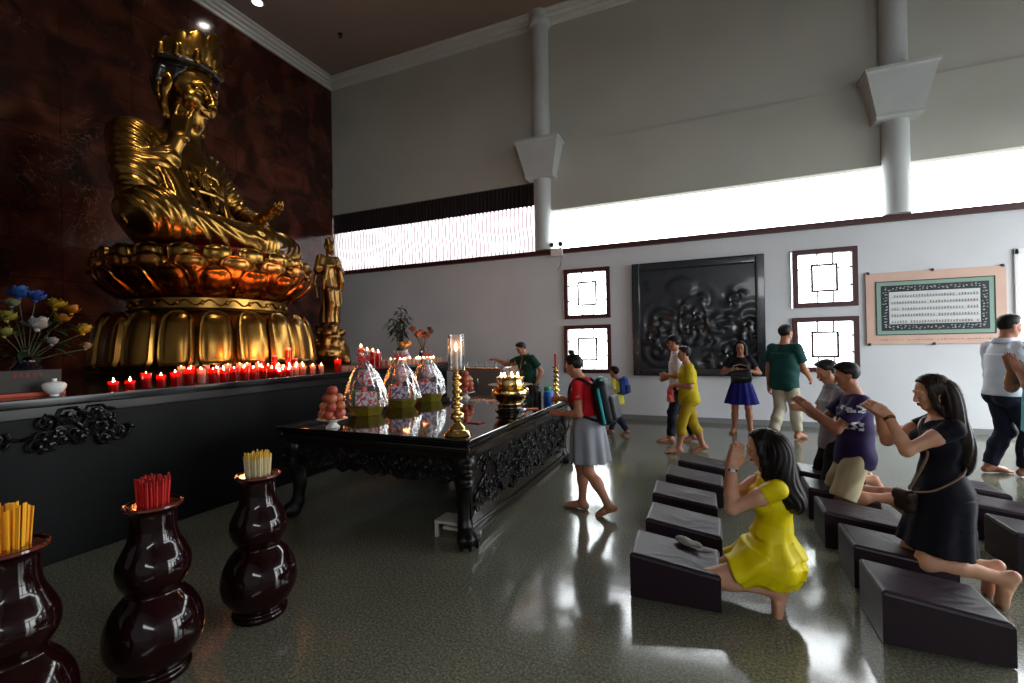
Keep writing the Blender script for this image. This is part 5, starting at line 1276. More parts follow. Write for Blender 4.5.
# far brass candlestick with red candle
fc = thing('candlestick', 'slim brass candlestick with a red candle at the far corner of the table', 'candlestick', (-1.88, 5.88, TZ))
pr = [(0.001, 0), (0.085, 0), (0.088, 0.012), (0.05, 0.04), (0.024, 0.07), (0.022, 0.08)]; z = 0.08
for R in (0.05, 0.046, 0.043, 0.04, 0.038): pr += [(0.018, z + 0.008), (R, z + 0.03), (0.018, z + 0.06)]; z += 0.062
pr += [(0.016, z), (0.045, z + 0.02), (0.048, z + 0.03), (0.001, z + 0.028)]
MB().lathe(smooth_prof(pr, 2), seg=28).build('brass_stem', M['brass'], fc)
MB().lathe([(0.018, z + 0.026), (0.018, z + 0.20), (0.001, z + 0.203)], seg=14).build('candle', pm('red_wax', srgb(150, 24, 20), 0.4), fc)
# brass censer on a dark stand
cs = thing('censer_stand', 'round dark wooden stand under the brass censer', 'stand', (-2.03, 4.70, TZ))
MB().lathe(smooth_prof([(0.17, 0), (0.175, 0.015), (0.15, 0.03), (0.145, 0.055), (0.165, 0.07), (0.16, 0.08), (0.001, 0.08)]), seg=40).build('base', M['black_wood'], cs)
ce = thing('brass_censer', 'wide-rimmed polished brass incense burner on the dark stand', 'incense burner', (-2.03, 4.70, TZ + 0.08))
MB().lathe(smooth_prof([(0.001, 0), (0.12, 0.0), (0.13, 0.01), (0.165, 0.045), (0.198, 0.095), (0.205, 0.13), (0.19, 0.165), (0.155, 0.185), (0.16, 0.195), (0.235, 0.205), (0.238, 0.213), (0.16, 0.213), (0.15, 0.22), (0.146, 0.27), (0.155, 0.285), (0.15, 0.292), (0.138, 0.288), (0.135, 0.25), (0.001, 0.245)], 3), seg=64).build('bowl', M['brass'], ce, True, 60)
MB().lathe([(0.001, 0.268), (0.07, 0.266), (0.136, 0.262), (0.136, 0.25)], seg=40).build('ash', pm('incense_ash', srgb(140, 120, 104), 0.9), ce)
for k in range(9):
    a = k * 2.4; r = 0.03 + 0.010 * k; o = MB().tube([(r * math.cos(a) * .8, r * math.sin(a) * .8, 0.255), (r * math.cos(a) * 1.25, r * math.sin(a) * 1.25, 0.255 + 0.20 + 0.02 * (k % 3))], 0.0028, 5).build('burning_incense', pm('incense_brown', srgb(120, 84, 44), 0.7)); o.location = (-2.03, 4.70, TZ + 0.08); tag(o, 'thin incense stick burning in the brass censer', 'incense stick', 'incense in the brass censer')
for k in range(7):
    a = k * 0.9; o = votive('red', (-2.03 + 0.095 * math.cos(a), 4.70 + 0.095 * math.sin(a), TZ + 0.08 + 0.264), 'tiny glowing tealight inside the rim of the brass censer', 'tealights in the censer', True, 0.03, 0.02)
# small containers at the far right of the table
def cup(name, loc, r, hgt, c, label, cat):
    t = thing(name, label, cat, loc)
    MB().lathe(smooth_prof([(r * .9, 0), (r, 0.008), (r, hgt * 0.75), (r * .9, hgt * .85), (r * .92, hgt), (r * .8, hgt), (r * .78, hgt * .5), (0.001, hgt * .48)], 2), seg=28).build('body', pm(name + '_body', c, 0.3), t)
    MB().lathe([(r * .935, hgt * .9), (r * .95, hgt * .93), (r * .95, hgt * .99), (r * .9, hgt + .004)], seg=28).build('rim', pm(name + '_rim', tuple(min(1, q * 1.6 + 0.02) for q in c[:3]) + (1,), 0.3), t)
cup('incense_holder', (-2.02, 5.52, TZ), 0.058, 0.21, srgb(24, 24, 26), 'black cylindrical holder on the table behind the brass censer', 'holder')
cup('green_canister', (-1.93, 5.68, TZ), 0.05, 0.17, srgb(20, 128, 92), 'green canister on the table between the black holder and the blue tub', 'canister')
cup('blue_tub', (-1.86, 5.50, TZ), 0.062, 0.13, srgb(24, 92, 190), 'bright blue tub on the table by the hand of the girl in red', 'tub')
for i, (x, yy, rz, c, lab) in enumerate(((-1.84, 4.86, 0.3, srgb(196, 66, 40), 'orange-red paper packet on the table edge before the girl in red'), (-2.02, 3.86, -0.2, srgb(120, 24, 22), 'dark red paper lying on the table between the glass lamp and the censer'))):
    o = MB().box((-0.07, -0.045, 0), (0.07, 0.045, 0.008), 0.002).box((-0.05, -0.008, 0.008), (0.05, 0.008, 0.0095), mi=1).build('paper_packet', [pm('paper', c, 0.6), pm('paper_mark', srgb(206, 160, 80), 0.5)]); o.location = (x, yy, TZ); o.rotation_euler = (0, 0, rz); tag(o, lab, 'paper')
# ------------------------------------------------------------------ people
SK = {'fair': pm('skin_fair', srgb(218, 166, 136), 0.48, sss=0.12, var=(6, srgb(208, 152, 122), 0.3)),
      'tan': pm('skin_tan', srgb(176, 120, 92), 0.5, sss=0.1, var=(6, srgb(164, 108, 82), 0.3))}
LIP = pm('lips', srgb(170, 104, 88), 0.45)
HAIRM = pm('black_hair', srgb(13, 10, 10), 0.5, spec=0.3, var=(40, srgb(22, 16, 14), 0.3))
HAIRB = pm('brown_black_hair', srgb(26, 17, 14), 0.45, spec=0.35, var=(40, srgb(44, 30, 24), 0.3))
EYE = pm('eye_dark', srgb(22, 16, 14), 0.2)
def cloth(name, c, c2=None, rough=0.75, b=(180, 0.15, 0.003)): return pm(name, c, rough, var=(7, c2 or tuple(x * 0.86 for x in c[:3]) + (1,), 0.35), bump=b, spec=0.3)
def rotm(axis, ang):
    return np.array(Matrix.Rotation(ang, 3, Vector(axis)))
def ik(a, b, l1, l2, pole):
    a = np.asarray(a, float); b = np.asarray(b, float); d = b - a; L = np.linalg.norm(d); u = d / L
    if L > (l1 + l2) * 0.995: L = (l1 + l2) * 0.995; b = a + u * L
    x = (l1 * l1 - l2 * l2 + L * L) / (2 * L); hgt = math.sqrt(max(l1 * l1 - x * x, 0))
    p = np.asarray(pole, float); p = nrm(p - u * np.dot(p, u))
    return a + u * x + p * hgt, b
class Skel: pass
def skeleton(H, p):
    s = Skel(); s.H = H; s.p = p; s.fem = p.get('fem', False); s.g = p.get('g', 1.0)
    lean, side, tw = rad(p.get('lean', 0)), rad(p.get('side', 0)), rad(p.get('twist', 0))
    R = rotm((0, 1, 0), lean) @ rotm((1, 0, 0), side)
    s.pel = np.asarray(p['pel'], float); s.f0, s.l0, s.u = R[:, 0], R[:, 1], R[:, 2]
    Rt = R @ rotm((0, 0, 1), tw); s.f, s.l = Rt[:, 0], Rt[:, 1]
    hunch = rad(p.get('hunch', 0)); s.uc = rotm(s.l, hunch) @ s.u; s.fc = rotm(s.l, hunch) @ s.f
    s.waist = s.pel + s.u * 0.105 * H
    s.chest = s.waist + s.uc * 0.105 * H
    s.N = s.chest + s.uc * 0.100 * H
    sw = (0.092 if s.fem else 0.106) * H
    dr = 0.034 if s.fem else 0.040
    s.S = {1: s.N - s.uc * dr * H + s.l * sw, -1: s.N - s.uc * dr * H - s.l * sw}
    s.hip = {q: s.pel - s.u * 0.01 * H + s.l0 * q * 0.05 * H for q in (1, -1)}
    yaw, pit, rol = rad(p.get('hyaw', 0)), rad(p.get('hpit', 0)), rad(p.get('hrol', 0))
    s.RH = np.stack([s.f, s.l, np.cross(s.f, s.l)], 1) if False else None
    base = np.stack([nrm(V3(s.f[0], s.f[1], 0)), nrm(V3(s.l[0], s.l[1], 0)), V3(0, 0, 1)], 1)
    s.RH = base @ rotm((0, 0, 1), yaw) @ rotm((0, 1, 0), pit) @ rotm((1, 0, 0), rol)
    nd = nrm(s.uc * 0.8 + V3(0, 0, 0.4) + s.RH[:, 0] * 0.25)
    s.hh = 0.135 * H * p.get('hs', 1.0)
    s.neck = s.N + nd * 0.045 * H
    s.HC = s.neck + s.RH[:, 2] * s.hh * 0.40 + s.RH[:, 0] * s.hh * 0.10
    s.E, s.W, s.K, s.A, s.hd, s.hn = {}, {}, {}, {}, {}, {}
    for q, n in ((1, 'l'), (-1, 'r')):
        if ('h' + n) in p:
            s.E[q], s.W[q] = ik(s.S[q], p['h' + n], 0.172 * H, 0.152 * H, p.get('e' + n, (-0.3, q * 0.5, -1)))
        else:
            s.E[q], s.W[q] = ik(s.S[q], s.S[q] + V3(0.04, q * 0.05, -0.32) * H, 0.172 * H, 0.152 * H, (-1, q * 0.4, 0))
        fore = nrm(s.W[q] - s.E[q])
        s.hd[q] = nrm(p.get('hd' + n, fore)); s.hn[q] = nrm(p.get('hn' + n, (0, -q, 0)))
        s.K[q], s.A[q] = ik(s.hip[q], p['f' + n], 0.245 * H, 0.238 * H, p.get('k' + n, (1, 0, 0)))
    s.fd = {1: nrm(p.get('fdl', (1, 0.1, 0))), -1: nrm(p.get('fdr', (1, -0.1, 0)))}
    s.fn = {1: p.get('fnl'), -1: p.get('fnr')}
    return s
def hp_(s, x, y, z): return s.HC + s.RH @ (V3(x, y, z) * s.hh)
def torso(F, s, off=0.0, k=0.035, disp=None):
    H, g = s.H, s.g
    R0 = np.stack([s.f0, s.l0, s.u], 1); R1 = np.stack([s.fc, s.l, s.uc], 1)
    w = 0.092 if s.fem else 0.088
    F.ell(s.pel, V3(0.070 * H * g + off, w * H * g + off, 0.080 * H + off), R0, k, disp=disp)
    for q in (1, -1): F.ell(s.pel - s.f0 * 0.028 * H + s.l0 * q * 0.042 * H - s.u * 0.02 * H, V3(0.055 * H * g + off, 0.055 * H * g + off, 0.062 * H + off), R0, k, disp=disp)
    ww = 0.070 if s.fem else 0.080
    F.ell(s.waist, V3(0.058 * H * g + off, ww * H * g + off, 0.095 * H + off), R0, k, disp=disp)
    F.ell(s.chest + s.uc * 0.0 * H, V3(0.064 * H * g + off, (0.084 if s.fem else 0.095) * H * g + off, 0.095 * H + off), R1, k, disp=disp)
    for q in (1, -1): F.cone(s.N - s.uc * 0.036 * H, s.S[q] - s.l * q * 0.012 * H, (0.036 if s.fem else 0.041) * H + off, (0.023 if s.fem else 0.027) * H + off * 0.8, k)
    F.cone(s.N - s.uc * 0.03 * H, s.N + s.uc * 0.006 * H, 0.045 * H + off, 0.034 * H + off, k)
    if s.fem:
        for q in (1, -1): F.ell(s.chest + s.fc * 0.045 * H + s.l * q * 0.042 * H + s.uc * 0.005 * H, 0.036 * H + off, None, k)
def bounds(s, m=0.16):
    P = [s.pel, s.N, s.HC, s.HC + s.RH[:, 2] * s.hh] + list(s.S.values()) + list(s.E.values()) + list(s.W.values()) + list(s.K.values()) + list(s.A.values())
    P += [s.W[q] + s.hd[q] * 0.1 * s.H for q in (1, -1)] + [s.A[q] + s.fd[q] * 0.12 * s.H for q in (1, -1)]
    P = np.array(P); return P.min(0) - m, P.max(0) + m
def hand(F, s, q, mode):
    H = s.H; d = s.hd[q]; n = nrm(s.hn[q] - d * np.dot(s.hn[q], d)); t = np.cross(d, n) * q   # t: from thumb side to little-finger side
    w = s.W[q]; L = 0.106 * H
    curls = {'flat': (0.04, 0.04, 0.05, 0.06), 'relax': (0.3, 0.36, 0.42, 0.46), 'hold': (0.75, 0.8, 0.85, 0.9), 'pinch': (0.6, 0.65, 0.5, 0.35)}[mode]
    F.rbox(w + d * L * 0.28, (L * 0.29, L * 0.205, L * 0.085), np.stack([d, t, n], 1), L * 0.07, 0.012)
    F.cone(w - d * L * 0.12, w + d * L * 0.12, 0.0165 * H, 0.017 * H, 0.012)
    for o, fl, cu in zip((-0.155, -0.052, 0.05, 0.148), (0.41, 0.46, 0.425, 0.33), curls):
        p = w + d * L * 0.5 + t * L * o; pts = [p - d * L * 0.12, p]; a = 0; dv = nrm(d + t * o * 0.3)
        for j, sl in enumerate((0.46, 0.31, 0.25)):
            a += cu * (0.85 if j == 0 else 1.1); v = dv * math.cos(a) + n * math.sin(a)
            p = p + v * fl * L * sl; pts.append(p)
        r = 0.0050 * H
        F.chain(pts, [r * 1.1, r * 1.1, r * 1.05, r * 0.95, r * 0.8], 0.004)
    p0, p1 = w + d * L * 0.08 - t * L * 0.08 + n * L * 0.03, w + d * L * 0.20 - t * L * 0.19 + n * L * 0.06
    op = {'flat': 0.1, 'relax': 0.35, 'hold': 0.8, 'pinch': 0.7}[mode]
    v1, v2 = nrm(d * 0.8 - t * 0.5 * (1 - op * 0.6) + n * op), nrm(d * 0.9 + t * op * 0.3 + n * op * 0.8)
    F.chain([p0, p1, p1 + v1 * L * 0.19, p1 + v1 * L * 0.19 + v2 * L * 0.17], [0.0095 * H, 0.0085 * H, 0.0068 * H, 0.005 * H], 0.008)
def foot(F, s, q):
    H = s.H; A, d = s.A[q], s.fd[q]; sh = nrm(s.K[q] - A)
    n = s.fn[q]; n = nrm(n) if n is not None else sh
    n = nrm(n - d * np.dot(n, d)); t = np.cross(n, d)
    heel = A - d * 0.022 * H - n * 0.018 * H; mid = A + d * 0.04 * H - n * 0.014 * H; ball = A + d * 0.085 * H - n * 0.026 * H
    F.cone(A + sh * 0.03 * H, A, 0.021 * H, 0.023 * H, 0.02); F.cone(A, heel, 0.023 * H, 0.020 * H, 0.02)
    F.cone(heel, ball, 0.019 * H, 0.016 * H, 0.02)
    F.cone(A, ball + n * 0.004 * H, 0.022 * H, 0.014 * H, 0.02)
    for o in (-1, 1): F.cone(mid + t * o * 0.012 * H, ball + t * o * 0.017 * H, 0.015 * H, 0.0145 * H, 0.012)
    for j in range(5):
        o = (j - 2) * 0.0098 * H; big = (j == 4) if q == -1 else (j == 0)
        big = (q == 1 and j == 0) or (q == -1 and j == 4)
        r = 0.0078 * H if big else 0.0058 * H; ln = 0.034 * H if big else (0.03 - 0.002 * abs(j - 2)) * H
        F.cone(ball + t * o + d * 0.004 * H - n * 0.002 * H, ball + t * o + d * ln - n * 0.006 * H, r * 1.05, r, 0.006)
def head(F, s, closed=False):
    h = s.hh; R = s.RH
    def e(x, y, z, rx, ry, rz, k=0.1, op='u'): F.ell(hp_(s, x, y, z), V3(rx, ry, rz) * h, R, k * h, op)
    def c(pts, rs, k=0.05, op='u'):
        F.chain([hp_(s, *p) for p in pts], [r * h for r in (rs if not np.isscalar(rs) else [rs] * len(pts))], k * h, op)
    e(-0.07, 0, 0.13, 0.40, 0.325, 0.365)
    e(0.06, 0, -0.15, 0.265, 0.255, 0.30, 0.15)
    e(0.20, 0, -0.39, 0.085, 0.10, 0.085, 0.14)
    for q in (1, -1):
        c([(0.0, q * 0.235, -0.2), (0.17, q * 0.10, -0.39)], [0.075, 0.075], 0.12)
        e(0.20, q * 0.155, -0.10, 0.10, 0.10, 0.10, 0.1)
        e(0.345, q * 0.135, 0.005, 0.075, 0.095, 0.055, 0.06, 's')
        e(0.268, q * 0.135, -0.002, 0.062, 0.075, 0.058, 0.025)
        c([(0.335, q * 0.05, 0.075), (0.325, q * 0.14, 0.095), (0.25, q * 0.23, 0.06)], [0.03, 0.032, 0.025], 0.05)
        e(-0.03, q * 0.325, -0.02, 0.075, 0.030, 0.115, 0.03)
        c([(-0.03, q * 0.345, 0.085), (-0.105, q * 0.36, 0.03), (-0.085, q * 0.35, -0.08)], 0.018, 0.02)
        e(0.375, q * 0.045, -0.165, 0.035, 0.030, 0.028, 0.03)
    c([(0.325, 0, 0.06), (0.365, 0, -0.05), (0.415, 0, -0.145)], [0.028, 0.034, 0.042], 0.06)
    c([(0.325, -0.085, -0.262), (0.365, -0.02, -0.245), (0.365, 0.02, -0.245), (0.325, 0.085, -0.262)], 0.022, 0.025)
    c([(0.32, -0.07, -0.292), (0.358, 0, -0.30), (0.32, 0.07, -0.292)], 0.026, 0.025)
    F.cone(s.N - s.uc * 0.02 * s.H, hp_(s, -0.08, 0, -0.2), 0.036 * s.H * (0.9 if s.fem else 1.05), 0.030 * s.H * (0.9 if s.fem else 1.05), 0.025)
def body(s, name, mat, parent, h=0.0075, hands=('relax', 'relax'), closed=False):
    lo, hi = bounds(s); F = Field(lo, hi, h); H, g = s.H, s.g
    torso(F, s); head(F, s, closed)
    for q in (1, -1):
        ga = g * (0.92 if s.fem else 1.05)
        F.cone(s.S[q], s.E[q], 0.031 * H * ga, 0.0235 * H * ga, 0.03); F.ell((s.S[q] * 0.62 + s.E[q] * 0.38), 0.0285 * H * ga, None, 0.04)
        m = s.E[q] * 0.68 + s.W[q] * 0.32
        F.cone(s.E[q], m, 0.0245 * H * ga, 0.0255 * H * ga, 0.02); F.cone(m, s.W[q], 0.0255 * H * ga, 0.0160 * H, 0.02)
        hand(F, s, q, hands[0 if q == 1 else 1])
        F.cone(s.hip[q], s.K[q], 0.050 * H * g, 0.034 * H * g, 0.04)
        sh = s.A[q] - s.K[q]; fwd = nrm(s.K[q] - (s.hip[q] + s.A[q]) / 2) if np.linalg.norm(s.K[q] - (s.hip[q] + s.A[q]) / 2) > 0.03 * H else s.f
        back = -nrm(fwd - nrm(sh) * np.dot(fwd, nrm(sh)))
        F.cone(s.K[q], s.K[q] + sh * 0.4 + back * 0.008 * H, 0.032 * H * g, 0.033 * H * g, 0.03)
        F.cone(s.K[q] + sh * 0.35 + back * 0.012 * H, s.A[q], 0.034 * H * g, 0.0195 * H, 0.03)
        foot(F, s, q)
    def pick(c):
        p = (c - s.HC) @ s.RH / s.hh
        return ((p[:, 0] > 0.315) & (p[:, 0] < 0.42) & (np.abs(p[:, 1]) < 0.10) & (p[:, 2] > -0.325) & (p[:, 2] < -0.228)).astype(int)
    return F.build(name, [mat, LIP], parent, pick)
def face_bits(s, parent, brow=True, closed=False, mat=None):
    for q in (1, -1):
        b = MB()
        if closed:
            b.tube([hp_(s, 0.315, q * 0.075, -0.02), hp_(s, 0.332, q * 0.135, -0.035), hp_(s, 0.295, q * 0.20, -0.018)], [0.006 * s.hh, 0.011 * s.hh, 0.006 * s.hh], 6)
        else:
            b.ball(hp_(s, 0.300, q * 0.135, -0.004), (0.036 * s.hh, 0.052 * s.hh, 0.026 * s.hh), 10, 0, s.RH)
            b.tube([hp_(s, 0.315, q * 0.07, 0.004), hp_(s, 0.337, q * 0.135, 0.026), hp_(s, 0.292, q * 0.205, 0.006)], [0.006 * s.hh, 0.011 * s.hh, 0.006 * s.hh], 6)
        b.build('eye', EYE, parent)
    if brow:
        for q in (1, -1): e = MB(); e.tube([hp_(s, 0.358, q * 0.055, 0.095), hp_(s, 0.348, q * 0.13, 0.123), hp_(s, 0.283, q * 0.215, 0.10)], [0.012 * s.hh, 0.016 * s.hh, 0.007 * s.hh], 6); e.build('eyebrow', mat or HAIRM, parent)
def hair(s, style, parent, mat=None, h=0.007, length=0.5, lean=(0, 0), name='hair'):
    mat = mat or HAIRM
    lo = s.HC - V3(0.38, 0.28, 0.3 + length); hi = s.HC + V3(0.28, 0.28, 0.28)
    F = Field(lo, hi, h); R, hh = s.RH, s.hh
    ang = lambda P: np.arctan2((P[1] - s.HC[1]), (P[0] - s.HC[0]))
    grain = lambda P: 0.0014 * np.sin(ang(P) * 46 + 3 * np.sin(P[2] * 25))
    thick = 0.045 if style == 'short' else 0.06
    F.ell(hp_(s, -0.085, 0, 0.145), V3(0.395 + thick, 0.335 + thick, 0.365 + thick) * hh, R, 0.02, disp=grain)
    if style == 'short':
        F.ell(hp_(s, 0.08, 0, 0.42), V3(0.25, 0.25, 0.12) * hh, R, 0.03, disp=grain)
        n = R @ nrm(V3(0.78, 0, -0.62)); F.cut(hp_(s, 0.245, 0, 0.325), n)
        F.cut(hp_(s, 0.03, 0, -0.10), R @ nrm(V3(0.85, 0, -0.55)), hp_(s, 0, 0, 0) - 0.3, hp_(s, 0, 0, 0) + 0.3) if False else None
        F.cut(hp_(s, -0.2, 0, -0.22), R @ V3(0.25, 0, -1))
        for q in (1, -1): F.ell(hp_(s, -0.02, q * 0.36, -0.05), V3(0.10, 0.10, 0.15) * hh, R, 0.01, 's')
    else:
        n = R @ nrm(V3(0.86, 0, -0.50)); F.cut(hp_(s, 0.19, 0, 0.34), n)
        back = -s.fc; dn = V3(0, 0, -1)
        top = hp_(s, -0.22, 0, 0.0); L = length
        wid = {'long': 0.115, 'wavy': 0.135, 'pony': 0.0, 'bob': 0.115}[style]
        if style == 'pony':
            F.ell(hp_(s, -0.47, 0, 0.24), 0.10 * hh, None, 0.02)
            F.chain([hp_(s, -0.47, 0, 0.24), hp_(s, -0.66, 0, 0.05), hp_(s, -0.66, 0, -0.3), hp_(s, -0.6, 0, -0.6)], [0.06 * hh, 0.12 * hh, 0.11 * hh, 0.03 * hh], 0.02)
        else:
            Hh = s.H / 1.55; off = 0.052 * Hh
            for q in (-1, -0.6, -0.2, 0.2, 0.6, 1):
                key = [hp_(s, -0.38, q * 0.22, 0.05), hp_(s, -0.36, q * 0.30, -0.35), s.N - s.fc * (0.022 * s.H + off * 0.12) + s.l * q * wid * 0.62 - s.uc * 0.0, s.N - s.uc * 0.07 * s.H - s.fc * (0.050 * s.H + off * 0.06) + s.l * q * wid * 0.66]
                end = key[-1] + dn * max(L - 0.23, 0.05) - s.fc * (0.01 + lean[0]) + s.l * q * wid * (-0.12)
                key += [(key[-1] * 2 + end) / 3 - s.fc * 0.012, (key[-1] + 2 * end) / 3 - s.fc * 0.008, end]
                K = np.array(key); tt = np.linspace(0, len(K) - 1, 16); pp = np.stack([np.interp(tt, range(len(K)), K[:, i]) for i in range(3)], 1)
                for _ in range(2): pp[1:-1] = (pp[:-2] + 2 * pp[1:-1] + pp[2:]) / 4
                if style == 'wavy':
                    for i in range(16): pp[i] += (s.l * math.sin(i * 1.1 + q * 5) + s.fc * math.cos(i * 1.0 + q * 3)) * 0.010 * (i / 15.0)
                rr = np.interp(np.linspace(0, 1, 16), [0, 0.3, 0.6, 0.85, 1], [0.055, 0.056, 0.050, 0.040, 0.014]) * Hh * (1.15 if style == 'wavy' else 0.80)
                F.chain(pp, list(rr), 0.022)
            for q in (1, -1):   # locks framing the face
                F.chain([hp_(s, 0.10, q * 0.33, 0.22), hp_(s, 0.08, q * 0.37, -0.05), hp_(s, 0.06, q * 0.37, -0.35), hp_(s, 0.0, q * 0.36, -0.6)], [0.07 * hh, 0.075 * hh, 0.08 * hh, 0.05 * hh], 0.025)
                if style == 'wavy': F.chain([hp_(s, 0.06, q * 0.37, -0.35), hp_(s, 0.10, q * 0.35, -0.65), hp_(s, 0.14, q * 0.30, -0.95)], [0.09 * hh, 0.085 * hh, 0.03 * hh], 0.03)
            F.put(F.lo, F.lo + F.h * F.n, lambda P: F.A + 0.0030 * np.sin(ang(P) * 40 + (5 * np.sin(P[2] * 16) if style == 'wavy' else 1.2 * np.sin(P[2] * 9))), 0.0001, 'max') if False else None
            sl, P = F.block(F.lo, F.lo + F.h * F.n)
            F.A += (0.0028 * np.sin(ang(P) * 40 + (5 * np.sin(P[2] * 18) if style == 'wavy' else 1.2 * np.sin(P[2] * 9)))).astype(np.float32)
    return F.build(name, mat, parent)
def wrinkle(amp, sc, seed=0.0):
    def f(P, *a):
        x, y, z = P[0] * sc, P[1] * sc, P[2] * sc
        return amp * (np.sin(x * 1.3 + 2.1 * np.sin(z * 0.7 + seed) + seed) * np.sin(y * 1.1 + 1.7 * np.sin(x * 0.6 + z * 0.9)) + 0.5 * np.sin(z * 2.1 + x * 1.7 + seed * 2))
    return f
def top(s, name, mat, parent, off=0.012, hem=0.06, sleeve=0.55, loose=0.0, neck=0.030, h=0.008, skirt=None, sk_disp=None, vneck=0.0, pick=None, fit=None, sl_r=1.0, collar=0.0, legs=None, pleat=None):
    """shirt / bodice / dress: torso shell, sleeves cut at a fraction of the upper arm (over 1: into the forearm), optional skirt loft"""
    lo, hi = bounds(s, 0.2); F = Field(lo, hi, h); H = s.H
    torso(F, s, off, 0.03, wrinkle(0.004 + loose * 0.08, 26 / H, 1.0))
    if loose: F.loft([(s.chest + s.uc * 0.02 * H, s.fc, s.l, 0.064 * H + off + loose, 0.098 * H + off + loose * 0.6), (s.waist, s.f0, s.l0, 0.066 * H + off + loose * 1.3, 0.09 * H + off + loose), (s.pel - s.u * 0.06 * H, s.f0, s.l0, 0.074 * H + off + loose, 0.095 * H + off + loose)], 0.03, disp=lambda P, t, th: wrinkle(0.006, 24 / H, 2.0)(P))
    F.cut(s.pel - s.u * hem * H, -s.u)
    if skirt:
        G = Field(lo, hi, h); G.loft(skirt, 0.02, disp=sk_disp); F.merge(G, 0.02)
    if legs:
        for a_, b_ in legs:
            F.ell(s.pel - s.f0 * 0.024 * H - s.u * 0.015 * H, V3(0.058 * H + 0.008, 0.095 * H + 0.008, 0.066 * H), np.stack([s.f0, s.l0, s.u], 1), 0.04)
            G = Field(lo, hi, h); d = nrm(b_ - a_); G.cone(a_, b_ + d * 0.04, 0.053 * H + 0.028, 0.046 * H + 0.022, 0.03, disp=wrinkle(0.006, 30, 2.2)); G.cut(b_, d + V3(0, 0, -0.15)); F.merge(G, 0.05)
    for q in (1, -1):
        if sleeve <= 0: 
            continue
        G = Field(lo, hi, h); rr = sl_r
        if sleeve <= 1.0:
            e = s.S[q] + (s.E[q] - s.S[q]) * sleeve; d = nrm(s.E[q] - s.S[q])
            G.cone(s.S[q] - d * 0.01, e + d * 0.05, ((0.029 if s.fem else 0.031) * H + off) * rr, ((0.0285 if s.fem else 0.0325) * H + off) * rr, 0.02, disp=wrinkle(0.003, 40 / H, 3.0)); G.cut(e, d)
        else:
            d = nrm(s.W[q] - s.E[q]); e = s.E[q] + (s.W[q] - s.E[q]) * (sleeve - 1)
            G.cone(s.S[q], s.E[q], (0.036 * H + off) * rr, (0.029 * H + off) * rr, 0.02, disp=wrinkle(0.004, 40 / H, 3.0)); G.cone(s.E[q], e + d * 0.05, (0.029 * H + off) * rr, (0.022 * H + off) * rr, 0.02, disp=wrinkle(0.004, 50 / H, 3.0))
            sl, P = G.block(G.lo, G.lo + G.h * G.n)
            G.cut(e, d) if np.dot(s.S[q] - e, d) < 0 else None
        F.merge(G, 0.025)
    if pleat: pleat(F)
    nk = s.N + s.uc * 0.005 * H
    F.cone(nk - s.uc * neck * H * 0.4, nk + s.uc * 0.10 * H, 0.045 * H + 0.004, 0.055 * H + 0.006, 0.006, 's')
    if vneck: F.cone(nk + s.fc * 0.045 * H, nk + s.fc * 0.06 * H - s.uc * vneck * H, 0.034 * H, 0.008 * H, 0.006, 's')
    o = F.build(name, mat, parent, pick)
    if collar:
        C = MB(); pts = []
        for a_ in np.linspace(-PI * 0.93, PI * 0.93, 21):
            r = 0.049 * H
            pts.append(nk - s.uc * 0.004 * H + s.fc * r * math.cos(a_ + PI) * -1 * -1 * 0 + (-s.fc * math.cos(a_) + s.l * math.sin(a_)) * r)
        g_ = [[p + s.uc * 0.0 * H, p * 0 + p + s.uc * collar * H, p + (p - nk) * 0.28 - s.uc * 0.006 * H] for p in pts]
        C.grid(g_); ob = C.build('collar', mat if not isinstance(mat, list) else mat[0], o)
        sm = ob.modifiers.new('thick', 'SOLIDIFY'); sm.thickness = 0.004
    return o
def shank(F, s, q, e, off, flare, w):
    H, g = s.H, s.g; d = nrm(s.A[q] - s.K[q]); m = s.K[q] + (s.A[q] - s.K[q]) * 0.4; b = calf_back(s, q)
    F.cone(s.K[q], m + b * 0.008 * H, 0.037 * H * g + off, 0.036 * H * g + off, 0.03, disp=w)
    F.cone(m + b * 0.010 * H, e, 0.037 * H * g + off, (0.027 * H + off) * flare, 0.03, disp=w)
def calf_back(s, q):
    H = s.H; sh = s.A[q] - s.K[q]; m = s.K[q] - (s.hip[q] + s.A[q]) / 2
    fwd = nrm(m) if np.linalg.norm(m) > 0.03 * H else s.f
    return -nrm(fwd - nrm(sh) * np.dot(fwd, nrm(sh)))
